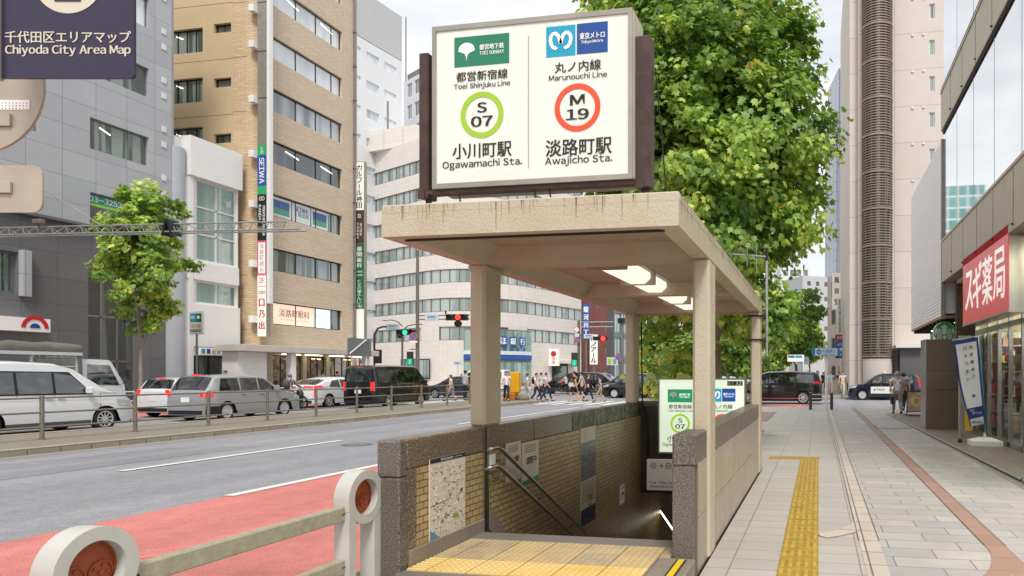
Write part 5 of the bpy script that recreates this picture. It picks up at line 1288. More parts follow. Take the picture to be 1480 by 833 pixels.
poly([(-.10, .14), (-.04, .14), (-.04, .17), (-.10, .17)], m_cg, .004); poly([(.04, .14), (.10, .14), (.10, .17), (.04, .17)], m_cg, .004); poly([(-.05, -.04), (.05, -.04), (.0, -.07)], m_cg, .004)
poly([(-.14, -.30), (.14, -.30), (.10, -.92), (-.10, -.92)], m_wht, .001)
q.tube([(c.x + .28, c.y - .05, c.z), (c.x + .9, c.y - .05, c.z)], .02, m_blk, 8)
tag(q.build('round_sign', loc=c), 'round green and white coffee shop emblem above the granite pier', 'shop sign')
# ================================================================ VEHICLES
m_rub = mat('tyre_rubber', '#1c1c1d', .8); m_rim = mat('alloy_rim', '#cfd1d2', .35, metal=.45); m_blkpl = mat('black_plastic', '#1e1f21', .5); m_cglass = glass_pane('car_glass', '#0d1112', .30, scale=2.6, cblind='#56625f', lo=.50, hi=.60, stretch=(1, 1, 1.6)); m_cglass2 = glass_pane('car_glass_clear', '#1d2726', .45, scale=3.4, cblind='#7d8c86', lo=.48, hi=.60, stretch=(1, 1, 1.6))
m_tail = mat('tail_lamp', '#a81420', .2, emit=.15, coat=.5); m_tail_on = mat('brake_lamp_lit', '#d8201c', .3, emit=.9); m_head = mat('head_lamp', '#cfd4d6', .1, metal=.3, coat=1.); m_plate = mat('number_plate', '#e4e5df', .5); m_chrome = mat('chrome_trim', '#c9cbcc', .12, metal=1.); m_seam = mat('panel_gap', '#2c2c2e', .8); m_well = mat('wheel_well', '#0c0c0d', .9)
def paint(n, c, metal=0., r=.28): return mat(n, c, r, metal=metal, coat=.9, var=.0)
def lerp_tab(tab, x):
    if x <= tab[0][0]: return tab[0][1]
    for (a, za), (b, zb) in zip(tab, tab[1:]):
        if x <= b: return za + (zb - za) * (x - a) / (b - a) if b > a else zb
    return tab[-1][1]
def vehicle(name, label, cat, loc, head, S, group='cars and vans in the street'):
    """head: direction of travel (radians, 0 = +x). S: dict of measures; local x runs rear (-L/2) to front"""
    L, W, H = S['L'], S['W'], S['H']; hl = L / 2
    t_ = thing(name, label, cat, loc, head, group)
    top = [(x - hl, z) for x, z in S['top']]; belt = S['belt']; low = S.get('low', .2); wr = S['wr']; wx = [S['w0'] - hl, S['w1'] - hl]; tumble = S.get('tumble', .14)
    pm = S['paint']
    def zt(x): return lerp_tab(top, x)
    def plan(x):
        a = max(0., (abs(x) - (hl - S.get('round', .55))) / S.get('round', .55)); return 1 - S.get('nose', .16) * a ** 2.2
    def sy(x, z):
        k = W / 2 * plan(x)
        if z > belt: k *= 1 - tumble * (z - belt) / (H - belt)
        elif z < .45: k *= 1 - .04 * (.45 - z) / .3
        elif z > belt - .25: k *= 1 - .02 * (z - belt + .25) / .25
        return k
    def lo(x):
        z = low
        for q in wx:
            r = wr + .055
            if abs(x - q) < r: z = max(z, wr + math.sqrt(r * r - (x - q) ** 2))
        return z
    st = {-hl, hl, -hl + .04, hl - .04, -hl + .12, hl - .12, -hl + .25, hl - .25}
    for x, _ in top: st.add(x)
    for q in wx:
        r = wr + .055
        for k in range(-8, 9): st.add(q + r * math.sin(k / 8 * math.pi / 2))
    n = int(L / .22)
    for k in range(n): st.add(-hl + L * k / n)
    xs = sorted(x for x in st if -hl <= x <= hl); xs = [x for i, x in enumerate(xs) if i == 0 or x - xs[i - 1] > .008]
    NR1, NR2 = 6, 5; rows = []
    for x in xs:
        zt_ = zt(x); zl = min(lo(x), zt_ - .1); zs = zt_ - .07; zb = min(belt, zs); r_ = []
        for k in range(NR1): z = zl + (zb - zl) * k / (NR1 - 1); r_.append((sy(x, z), z))
        for k in range(1, NR2 + 1): z = zb + (max(zs, zb + .001) - zb) * k / NR2; r_.append((sy(x, z), z))
        ys = sy(x, max(zs, zb + .001))
        for f in (.985, .95, .86, .6, .3, 0.): r_.append((ys * f, zs + .07 * (1 - f ** 7)))
        rows.append([(x, y, z) for y, z in r_])
    q = MB(); nr = len(rows[0]); vs = []
    for r_ in rows: vs += r_ + [(x, -y, z) for x, y, z in r_[-2::-1]]
    n2 = 2 * nr - 1; fs = []
    for i in range(len(rows) - 1):
        for k in range(n2 - 1): fs.append((i * n2 + k, i * n2 + k + 1, (i + 1) * n2 + k + 1, (i + 1) * n2 + k))
    low_n = S.get('clad', 0)
    q.add(vs, fs, pm, True); q.add(vs[:n2], [tuple(range(n2))], pm); q.add(vs[-n2:], [tuple(range(n2 - 1, -1, -1))], pm)
    for x in S.get('seams', []):
        x -= hl; z0 = max(low + .05, lo(x)); z1 = min(belt, zt(x) - .1)
        for s_ in (-1, 1): q.add([(x - .008, s_ * (sy(x, z0) + .004), z0), (x + .008, s_ * (sy(x, z0) + .004), z0), (x + .008, s_ * (sy(x, z1) + .004), z1), (x - .008, s_ * (sy(x, z1) + .004), z1)], [(0, 1, 2, 3)], m_seam)
    bd = q.build('body', t_, local=True); e = bd.modifiers.new('Smooth', 'EDGE_SPLIT'); e.split_angle = math.radians(38)
    q = MB(); q.box(-hl + .25, hl - .25, -W / 2 + .16, W / 2 - .16, low - .02, min(belt - .1, .8), m_well); q.box(-hl + .1, hl - .1, -W / 2 + .12, W / 2 - .12, low - .03, low + .06, m_blkpl); q.build('underbody', t_, local=True)
    def sidepatch(nm, pts, m, off=.006, par=None, sides=(-1, 1), nx=8, nz=3, single=None):
        """pts: 4 corners (x,z) from the rear bottom anticlockwise; laid on the body side"""
        out = []
        for s_ in sides:
            g = single or MB(); vs = []
            for j in range(nz + 1):
                for i in range(nx + 1):
                    a, b = i / nx, j / nz
                    x = (pts[0][0] * (1 - a) + pts[1][0] * a) * (1 - b) + (pts[3][0] * (1 - a) + pts[2][0] * a) * b - hl
                    z = (pts[0][1] * (1 - a) + pts[1][1] * a) * (1 - b) + (pts[3][1] * (1 - a) + pts[2][1] * a) * b
                    vs.append((x, s_ * (sy(x, z) + off), z))
            g.add(vs, [(j * (nx + 1) + i, j * (nx + 1) + i + 1, (j + 1) * (nx + 1) + i + 1, (j + 1) * (nx + 1) + i) for j in range(nz) for i in range(nx)], m, True)
            if single is None: out.append(g.build(nm, par or t_, local=True))
        return out
    def toppatch(nm, x0, x1, fy, m, off=.008, n=7, fy2=None):
        g = MB(); vs = []; x0 -= hl; x1 -= hl; fy2 = fy2 or fy
        for i in range(n + 1):
            x = x0 + (x1 - x0) * i / n; z_ = zt(x); dz = (zt(x + .02) - zt(x - .02)) / .04; nn = Vector((-dz, 0, 1)).normalized() * off; w_ = fy + (fy2 - fy) * i / n
            for f in (-1, -.6, -.3, 0, .3, .6, 1):
                f *= w_; vs.append((x + nn.x, sy(x, z_ - .07) * f, z_ - .07 + .07 * (1 - abs(f) ** 7) + nn.z))
        g.add(vs, [(i * 7 + k, i * 7 + k + 1, (i + 1) * 7 + k + 1, (i + 1) * 7 + k) for i in range(n) for k in range(6)], m, True); return g.build(nm, t_, local=True)
    gm = S.get('glass', m_cglass)
    if 'clad' in S and S['clad']: sidepatch('lower_cladding', [(.12, low + .02), (L - .12, low + .02), (L - .1, S['clad']), (.1, S['clad'])], m_blkpl, .004, nx=1) if False else None
    for w_ in S['side']: sidepatch('side_window', w_, gm, .007)
    if 'ws' in S: toppatch('windscreen', S['ws'][0], S['ws'][1], .90, S.get('wsglass', m_cglass2), fy2=.93)
    if 'rw' in S: toppatch('rear_window', S['rw'][0], S['rw'][1], .86, gm)
    for w_ in S.get('tail', []): sidepatch('tail_lamp', w_, m_tail_on if S.get('brake') else m_tail, .010, nx=3)
    for w_ in S.get('headl', []): sidepatch('head_lamp', w_, m_head, .010, nx=4)
    for nm, w_, m in S.get('bands', []): sidepatch(nm, w_, m, .005, nx=10)
    # bumper faces front and rear
    for sg, nm in ((-1, 'rear'), (1, 'front')):
        x = sg * hl; ye_ = sy(x, .5); zt_ = zt(x)
        g = MB(); X1, X2 = sorted((x, x + sg * .012))
        if S.get('plate', True): g.box(X1, X2 + 0, -.17, .17, S.get('pz', .62) if sg < 0 else .42, (S.get('pz', .62) if sg < 0 else .42) + .17, m_plate); g.build('number_plate', t_, local=True)
        g = MB(); X1, X2 = sorted((x - sg * .02, x + sg * .006)); g.box(X1, X2, -ye_ * .93, ye_ * .93, low + .02, low + .16, m_blkpl)
        if sg > 0: g.box(X1, X2 + .003, -ye_ * .5, ye_ * .5, .5, min(zt_ - .06, .74), m_blkpl); g.box(X1, X2 + .006, -ye_ * .48, ye_ * .48, .60, .615, m_chrome)
        g.build('bumper_grille', t_, local=True)
        for a, b, z0, z1 in S.get('lampr', []) if sg < 0 else S.get('lampf', []):
            for s_ in (-1, 1):
                g = MB(); Y1, Y2 = sorted((s_ * a * ye_, s_ * b * ye_)); X1, X2 = sorted((x - sg * .06, x + sg * .012)); g.cbox(X1, X2, Y1, Y2, z0, z1, .004, (m_tail_on if S.get('brake') else m_tail) if sg < 0 else m_head); g.build('tail_lamp' if sg < 0 else 'head_lamp', t_, local=True)
    if S.get('hibrake'):
        x, z = S['hibrake']; g = MB(); g.box(x - hl - .05, x - hl, -.16, .16, z, z + .045, m_tail_on); g.build('high_brake_lamp', t_, local=True)
    for x in S.get('handles', []):
        for s_ in (-1, 1):
            g = MB(); z = belt - .12; y = sy(x - hl, z) * s_; g.cbox(x - hl - .09, x - hl + .09, min(y, y + s_ * .03), max(y, y + s_ * .03), z - .015, z + .015, .005, S.get('hm', m_chrome)); g.build('door_handle', t_, local=True)
    mx_ = S.get('mirror')
    if mx_:
        for s_ in (-1, 1):
            g = MB(); y = s_ * sy(mx_ - hl, belt + .05); g.cbox(mx_ - hl - .05, mx_ - hl + .07, min(y + s_ * .03, y + s_ * .22), max(y + s_ * .03, y + s_ * .22), belt + .0, belt + .17, .02, S.get('mm', pm)); g.box(mx_ - hl - .02, mx_ - hl + .02, min(y, y + s_ * .06), max(y, y + s_ * .06), belt + .01, belt + .05, m_blkpl); g.build('mirror', t_, local=True)
    for q_ in wx:
        for s_ in (-1, 1):
            g = MB(); yo = s_ * (W / 2 - .015); yi = yo - s_ * .2
            prof = [(yi, wr * .86), (yi, wr - .02), (yi + s_ * .03, wr), (yo - s_ * .03, wr), (yo, wr - .025), (yo + s_ * .002, wr * .72), (yo - s_ * .03, wr * .68)]
            N = 28; vs = []
            for y, r in prof:
                for k in range(N): a = 2 * math.pi * k / N; vs.append((q_ + r * math.cos(a), y, wr + r * math.sin(a)))
            g.add(vs, [(i * N + k, i * N + (k + 1) % N, (i + 1) * N + (k + 1) % N, (i + 1) * N + k) for i in range(len(prof) - 1) for k in range(N)], m_rub, True)
            wh = g.build('wheel', t_, local=True); g = MB(); nv = (0, s_, 0); rr_ = wr * .70
            g.disc((q_, yo - s_ * .06, wr), nv, rr_, m_well, 24); g.disc((q_, yo - s_ * .035, wr), nv, rr_, m_rim, 28, r0=rr_ * .87, t=.03); g.disc((q_, yo - s_ * .05, wr), nv, rr_ * .24, m_rim, 16, t=.04)
            ns = S.get('spokes', 5)
            if S.get('steelrim'): g.disc((q_, yo - s_ * .045, wr), nv, rr_ * .88, m_rim, 24, r0=rr_ * .3, t=.02); 
            for k in range(ns):
                a = 2 * math.pi * k / ns + .3; c_, s2 = math.cos(a), math.sin(a); wv = rr_ * (.09 if ns > 6 else .12)
                P = lambda r, w_: (q_ + r * c_ - w_ * s2, yo - s_ * .022, wr + r * s2 + w_ * c_)
                g.add([P(rr_ * .15, -wv), P(rr_ * .9, -wv * .8), P(rr_ * .9, wv * .8), P(rr_ * .15, wv)], [(0, 1, 2, 3)], m_rim)
            g.build('rim', wh, local=True)
    t_['_'] = 0; del t_['_']
    return t_, bd, sy, zt
P_white = paint('car_white', '#dcdfe2'); P_silver = paint('car_silver', '#a6a9ad', .35, .3); P_black = paint('car_black', '#141416', .1, .2); P_navy = paint('taxi_navy', '#171a2b', .1, .2); P_grey = paint('car_dark_grey', '#33363a', .3)
UP = math.pi / 2
MV = dict(L=4.8, W=1.74, H=1.84, belt=1.08, wr=.33, w0=.95, w1=3.85, low=.2, paint=P_white, tumble=.16, round=.7, nose=.2,
          top=[(0, .85), (.03, 1.1), (.16, 1.68), (.4, 1.80), (1.6, 1.84), (2.6, 1.80), (3.05, 1.68), (3.75, 1.22), (3.95, 1.12), (4.45, .98), (4.7, .84), (4.8, .62)],
          side=[[(.35, 1.12), (1.55, 1.10), (1.55, 1.66), (.45, 1.66)], [(1.62, 1.10), (2.45, 1.10), (2.45, 1.66), (1.62, 1.66)], [(2.52, 1.10), (3.45, 1.08), (2.95, 1.58), (2.52, 1.65)]],
          ws=(3.07, 3.80), rw=(.04, .18), seams=[1.6, 2.5, 3.7], handles=[2.35, 2.65], mirror=3.3, tail=[[(.02, .95), (.2, .95), (.2, 1.4), (.06, 1.4)]], headl=[[(4.2, .72), (4.66, .66), (4.62, .82), (4.15, .90)]], spokes=10, bands=[('window_surround', [(.3, 1.07), (3.5, 1.05), (2.9, 1.68), (.40, 1.71)], m_blkpl), ('side_sill', [(1.35, .24), (3.45, .24), (3.45, .33), (1.35, .33)], m_chrome), ('side_crease', [(.3, .93), (4.0, .90), (4.0, .915), (.3, .945)], m_lframe)], hm=P_white)
vehicle('minivan', 'large white minivan heading right behind the near end of the median fence', 'minivan', (-21.12, PX(152, 600, -20.28).y - 1.45, ROAD), UP, dict(MV, H=1.98, top=[(x, z * 1.07) for x, z in MV['top']]))
WG = dict(L=4.42, W=1.69, H=1.62, belt=1.02, wr=.315, w0=.86, w1=3.5, low=.22, paint=P_silver, tumble=.17, round=.5, nose=.14,
          top=[(0, .74), (.02, .98), (.10, 1.05), (.42, 1.52), (.62, 1.58), (1.6, 1.62), (2.35, 1.58), (2.65, 1.50), (3.3, 1.10), (3.5, 1.02), (4.05, .94), (4.32, .82), (4.42, .6)],
          side=[[(.52, 1.05), (1.38, 1.05), (1.38, 1.48), (.66, 1.47)], [(1.45, 1.05), (2.2, 1.05), (2.2, 1.48), (1.45, 1.48)], [(2.27, 1.05), (3.1, 1.05), (2.55, 1.45), (2.27, 1.48)]],
          ws=(2.68, 3.28), rw=(.12, .42), seams=[1.42, 2.24, 3.2], handles=[1.55, 2.38], mirror=2.95, tail=[[(.02, .82), (.32, .84), (.26, 1.02), (.05, 1.02)]], lampr=[(.80, .97, .86, 1.0)], headl=[[(3.95, .68), (4.36, .62), (4.3, .78), (3.9, .84)]],
          brake=True, hibrake=(.46, 1.57), spokes=8, steelrim=True, pz=.66, bands=[('lower_cladding', [(.06, .24), (.58, .24), (.58, .52), (.06, .52)], m_blkpl)])
ysil = PX(412, 600, -20.35).y - 3.5 + 2.21
vehicle('station_wagon', 'silver station wagon with lit brake lamps behind the median fence', 'station wagon', (-21.2, ysil, ROAD), UP, WG)
HB = dict(L=3.9, W=1.66, H=1.5, belt=.98, wr=.30, w0=.7, w1=3.2, low=.2, paint=P_white, tumble=.2, round=.5, nose=.16,
          top=[(0, .7), (.03, .98), (.12, 1.05), (.36, 1.42), (.7, 1.49), (1.6, 1.5), (2.2, 1.44), (2.9, 1.05), (3.1, .98), (3.6, .86), (3.82, .76), (3.9, .56)],
          side=[[(.5, 1.0), (1.35, 1.0), (1.35, 1.38), (.62, 1.33)], [(1.42, 1.0), (2.65, 1.0), (2.15, 1.36), (1.42, 1.38)]], ws=(2.25, 2.88), rw=(.14, .36), seams=[1.38, 2.6], handles=[1.5], mirror=2.45,
          tail=[[(.02, .84), (.2, .84), (.2, 1.04), (.08, 1.04)]], lampr=[(.82, .98, .88, 1.04)], brake=True, hibrake=(.4, 1.44), spokes=7, pz=.62)
c_ = G(225, 602, ROAD); vehicle('hatchback', 'small white hatchback with red lamps behind the silver wagon', 'hatchback', (-24.35, PX(222, 590, -24.35).y + 1.9, ROAD), UP, dict(HB))
HI = dict(L=4.9, W=1.70, H=2.06, belt=1.15, wr=.33, w0=1.15, w1=3.85, low=.24, paint=P_black, tumble=.15, round=.4, nose=.12,
          top=[(0, .95), (.03, 1.2), (.14, 1.92), (.3, 2.03), (1.5, 2.06), (3.3, 2.05), (3.65, 1.97), (4.35, 1.28), (4.55, 1.10), (4.8, .98), (4.9, .7)],
          side=[[(.32, 1.22), (1.95, 1.2), (1.95, 1.83), (.36, 1.83)], [(2.0, 1.2), (3.15, 1.2), (3.15, 1.83), (2.0, 1.83)], [(3.3, 1.2), (4.1, 1.16), (3.66, 1.78), (3.3, 1.82)]],
          ws=(3.7, 4.32), rw=(.04, .15), seams=[1.98, 3.22, 4.15], handles=[3.1, 3.4], mirror=4.05, tail=[[(.01, .85), (.10, .85), (.10, 1.25), (.03, 1.25)]], lampr=[(.88, .99, .85, 1.25)], brake=True, hibrake=(.2, 1.9), spokes=6, pz=.72,
          bands=[('chrome_strip', [(2.0, 1.15), (3.2, 1.15), (3.2, 1.18), (2.0, 1.18)], m_chrome)])
vehicle('panel_van', 'black high-sided van with lit tail lamps at the median fence', 'van', (-21.15, PX(541, 580, -20.3).y + 2.45, ROAD), UP, HI)
PR = dict(L=4.6, W=1.75, H=1.49, belt=.98, wr=.315, w0=.95, w1=3.6, low=.2, paint=P_white, tumble=.22, round=.6, nose=.18,
          top=[(0, .72), (.03, 1.02), (.14, 1.09), (.9, 1.36), (1.7, 1.47), (2.3, 1.49), (2.8, 1.40), (3.5, 1.02), (3.7, .96), (4.3, .78), (4.52, .66), (4.6, .5)],
          side=[[(.95, 1.02), (1.75, 1.0), (1.75, 1.36), (1.25, 1.30)], [(1.82, 1.0), (3.2, .98), (2.7, 1.30), (1.82, 1.37)]], ws=(2.84, 3.46), rw=(.2, .88), seams=[1.78, 3.15], handles=[1.9, 2.0], mirror=3.0,
          tail=[[(.02, .95), (.55, 1.0), (.4, 1.08), (.06, 1.06)], [(.03, .55), (.2, .5), (.12, .9), (.05, .95)]], lampr=[(.3, .99, .98, 1.05)], brake=True, spokes=9, pz=.62)
vehicle('hybrid_car', 'white fastback car with slanting red tail lamps by the black van', 'car', (-24.4, PX(452, 580, -23.6).y + 2.4, ROAD), UP, PR)
# dark cars on the cross street and the far lane
CP = dict(HB, paint=P_grey, brake=False, hibrake=None)
p = PD(662, 570, 47.5); vehicle('compact_car', 'dark grey compact car between the van and the left column', 'car', (p.x, p.y, ROAD), math.pi, CP, )
AL = dict(L=4.9, W=1.85, H=1.80, belt=1.08, wr=.34, w0=1.0, w1=4.0, low=.19, paint=P_black, tumble=.13, round=.5, nose=.14,
          top=[(0, .9), (.03, 1.15), (.2, 1.62), (.42, 1.75), (1.6, 1.80), (2.9, 1.76), (3.3, 1.64), (4.0, 1.16), (4.25, 1.08), (4.7, .98), (4.86, .86), (4.9, .6)],
          side=[[(.42, 1.14), (2.0, 1.14), (2.0, 1.60), (.5, 1.60)], [(2.06, 1.14), (2.72, 1.14), (2.72, 1.60), (2.06, 1.6)], [(2.85, 1.12), (3.75, 1.10), (3.2, 1.54), (2.85, 1.6)]],
          ws=(3.32, 3.98), rw=(.05, .2), seams=[1.7, 2.78, 3.8], handles=[2.6, 2.95], mirror=3.5, tail=[[(.02, 1.05), (.5, 1.10), (.35, 1.24), (.06, 1.2)]], headl=[[(4.4, .85), (4.85, .8), (4.8, .92), (4.35, .98)]], spokes=10,
          bands=[('chrome_strip', [(.6, .3), (4.2, .3), (4.2, .33), (.6, .33)], m_chrome), ('chrome_strip', [(2.74, 1.12), (2.82, 1.12), (2.82, 1.6), (2.74, 1.6)], m_chrome)])
p = PD(1190, 586, 36.9); vehicle('minivan', 'glossy black minivan in side view crossing the street, right of the rear columns', 'minivan', (p.x - 2.52, p.y + .9, ROAD), math.pi, dict(AL), )
TX = dict(L=4.4, W=1.70, H=1.68, belt=1.02, wr=.32, w0=.85, w1=3.55, low=.2, paint=P_navy, tumble=.16, round=.5, nose=.14,
          top=[(0, .8), (.03, 1.05), (.16, 1.45), (.4, 1.60), (1.5, 1.68), (2.4, 1.65), (2.75, 1.54), (3.35, 1.12), (3.55, 1.04), (4.1, .96), (4.32, .84), (4.4, .6)],
          side=[[(.5, 1.06), (1.5, 1.06), (1.5, 1.50), (.6, 1.48)], [(1.57, 1.06), (2.3, 1.06), (2.3, 1.52), (1.57, 1.5)], [(2.37, 1.06), (3.15, 1.05), (2.65, 1.46), (2.37, 1.52)]], ws=(2.78, 3.32), rw=(.06, .2), seams=[1.53, 2.34, 3.25], handles=[1.65, 2.45], mirror=3.0,
          tail=[[(.02, .75), (.16, .75), (.25, 1.35), (.1, 1.35)]], headl=[[(3.95, .78), (4.35, .72), (4.3, .86), (3.9, .92)]], spokes=8, steelrim=True, glass=m_cglass2,
          bands=[('door_panel', [(1.5, .42), (3.05, .42), (3.05, .84), (1.5, .84)], m_plate)])
def taxi(lab, loc, head, txt=True, **kw):
    t_, bd, sy, zt = vehicle('taxi', lab, 'taxi', loc, head, dict(TX, **kw))
    g = MB(); g.cbox(-.1, .06, -.22, .22, 1.67, 1.80, .02, m_plate); g.build('roof_lamp', t_, local=True)
    if txt:
        for s_ in (-1, 1):
            g = MB(); y = s_ * (sy(0, .6) + .02); u = Vector((1, 0, 0)) * (-s_ * -1)
            g.text('TAXI', (.25 if s_ > 0 else .25, y, .66), Vector((-s_, 0, 0)), m_blk, w=.5, h=.13, bold=.02); g.text('GO', (-.42, y, .64), Vector((-s_, 0, 0)), m_blk, w=.3, h=.2, bold=.03); g.disc((.62, y, .65), (0, s_, 0), .06, m_mar, 12); g.build('door_lettering', t_, local=True)
    return t_
p = PD(1330, 580, 42.5); taxi('dark blue taxi with white TAXI door panel in front of the concrete tower', (p.x - 2.1, p.y + .85, ROAD), math.pi)
p = PD(910, 578, 50); taxi('dark taxi with white side panel hidden partly by the rear left column', (p.x - .1, p.y, ROAD), math.pi, txt=False)
p = PD(945, 578, 47); taxi('black taxi with tall red tail lamps seen right of the rear left column', (p.x - 1.2, p.y, ROAD), math.pi, txt=False, bands=[], paint=P_black)
p = PD(873, 574, 55); vehicle('minivan', 'black minivan with driver window behind the people on the zebra crossing', 'minivan', (p.x - .6, p.y, ROAD), -.15, dict(AL, glass=m_cglass), )
p = PD(795, 572, 58); vehicle('sedan', 'black car behind the cyclist on the crossing', 'car', (p.x + 1.2, p.y, ROAD), math.pi, dict(CP, paint=P_black), )
p = PD(693, 560, 66); vehicle('panel_van', 'small white van far away behind the left column', 'van', (p.x + .5, p.y, ROAD), math.pi, dict(HI, paint=P_white, brake=False, hibrake=None, L=4.9), )
p = PD(650, 560, 190); 
# covered truck behind the minivan
TRX = -24.6; yt0 = PX(186, 570, -23.7).y
tk = thing('canvas_truck', 'white light truck with grey canvas-covered cargo frame behind the white minivan', 'truck', (TRX, yt0 - 2.6, ROAD), UP, 'cars and vans in the street')
m_canvas = mat('grey_canvas', '#6d6b62', .9, var=.35, vscale=2.5, bump=.4, bscale=8); m_tarpw = mat('canvas_edge', '#c2c6c4', .6)
g = MB(); f = lambda pts, y0, y1, m: g.prism([(x, y0, z) for x, z in pts], (0, y1 - y0, 0), m)
f([(1.0, .45), (2.45, .45), (2.58, .75), (2.5, 1.25), (2.05, 2.02), (1.95, 2.1), (1.0, 2.12)], -.84, .84, P_white); bevel(g.build('cab', tk, local=True), .03, 2)
for s_ in (-1, 1):
    g = MB(); y = s_ * .846; g.prism([(1.25, y, 1.28), (2.33, y, 1.24), (1.98, y, 1.92), (1.25, y, 1.95)], (0, s_ * .004, 0), m_cglass2); g.build('side_window', tk, local=True)
g = MB(); g.quad((2.545, -.75, 1.30), (2.545, .75, 1.30), (2.12, .72, 2.0), (2.12, -.72, 2.0), m_cglass2); g.build('windscreen', tk, local=True)
for s_ in (-1, 1):
    g = MB(); g.tube([(2.3, s_ * .85, 1.25), (2.45, s_ * 1.05, 1.35), (2.45, s_ * 1.05, 1.8)], .012, m_blkpl, 6); g.cbox(2.42, 2.48, s_ * 1.05 - .09, s_ * 1.05 + .09, 1.45, 1.80, .02, m_blkpl); g.build('mirror', tk, local=True)
g = MB(); g.box(-3.1, .9, -.92, .92, .75, .88, m_tarpw); g.box(-3.1, .9, -.92, -.88, .88, 1.22, m_tarpw); g.box(-3.1, .9, .88, .92, .88, 1.22, m_tarpw); g.box(-3.0, 2.3, -.4, .4, .5, .75, m_blkpl)
g.build('cargo_bed', tk, local=True)
g = MB()
for x in (-3.05, -1.75, -.45, .88):
    for y in (-.9, .9): g.box(x - .03, x + .03, y - .02, y + .02, 1.2, 2.5, m_tarpw)
for y in (-.9, .9):
    for z in (1.55, 1.85, 2.15): g.box(.0, .88, y - .015, y + .015, z, z + .03, m_tarpw) 
for z in (1.25, 1.55, 1.85, 2.15): g.box(.86, .9, -.9, .9, z, z + .03, m_tarpw)
for y in (-.6, -.3, 0, .3, .6): g.box(.862, .898, y - .015, y + .015, 1.2, 2.4, m_tarpw)
g.build('cargo_frame', tk, local=True)
g = MB(); n = 16; top = [(.96, 2.30), (.98, 2.46), (.9, 2.58), (.5, 2.63), (0, 2.65)]; prof = [(a, b) for a, b in top] + [(-a, b) for a, b in top[-2::-1]]
vs = []
for i in range(13):
    x = -3.15 + 4.15 * i / 12
    for k, (y, z) in enumerate(prof): vs.append((x, y, z + .03 * math.sin(i * 2.1 + k) - .035 * (i % 3 == 1)))
g.add(vs, [(i * len(prof) + k, i * len(prof) + k + 1, (i + 1) * len(prof) + k + 1, (i + 1) * len(prof) + k) for i in range(12) for k in range(len(prof) - 1)], m_canvas, True)
for s_ in (-1, 1): g.box(-3.15, 1.0, s_ * .965 - .01, s_ * .965 + .01, 2.22, 2.32, m_tarpw)
g.prism([(.98, -.97, 2.4), (1.02, -.97, 1.3), (.92, -.97, 1.3), (.88, -.97, 2.4)], (0, .05, 0), m_canvas); g.build('canvas_cover', tk, local=True)
for x in (-2.0, 1.75):
    for s_ in (-1, 1): g = MB(); g.tube([(x, s_ * .85, .36), (x, s_ * .62, .36)], .36, m_rub, 24); g.disc((x, s_ * .852, .36), (0, s_, 0), .2, m_rim, 20, t=.01); g.build('wheel', tk, local=True)
# ================================================================ PEOPLE (skinned skeletons; local +x is the way they face)
m_skin = mat('skin', '#c79a7d', .6); m_hair = mat('hair_black', '#1d1916', .7); m_hairg = mat('hair_grey', '#a5a29c', .8); m_hairb = mat('hair_brown', '#6b3f28', .7); m_shoe = mat('shoe_dark', '#201d1c', .5); m_shoew = mat('shoe_white', '#c9c8c4', .6); m_eye = mat('eye_dark', '#15110f', .3)
_SK = {}
def skinned(name, key, verts, edges, radii, parent, m, root=0, sub=2):
    if key not in _SK:
        me = bpy.data.meshes.new(name); me.from_pydata(verts, edges, []); _SK[key] = me; fresh = True
    else: me = _SK[key]; fresh = False
    o = bpy.data.objects.new(name, me); COL.objects.link(o); o.parent = parent
    md = o.modifiers.new('Skin', 'SKIN'); md.use_smooth_shade = True
    if fresh:
        sv = me.skin_vertices[0].data
        for i, r in enumerate(radii): sv[i].radius = r if isinstance(r, tuple) else (r, r); sv[i].use_root = (i == root)
        me.materials.append(m)
    else: o.material_slots[0].link = 'OBJECT'; o.material_slots[0].material = m
    s_ = o.modifiers.new('Subdivision', 'SUBSURF'); s_.levels = sub; s_.render_levels = sub
    return o
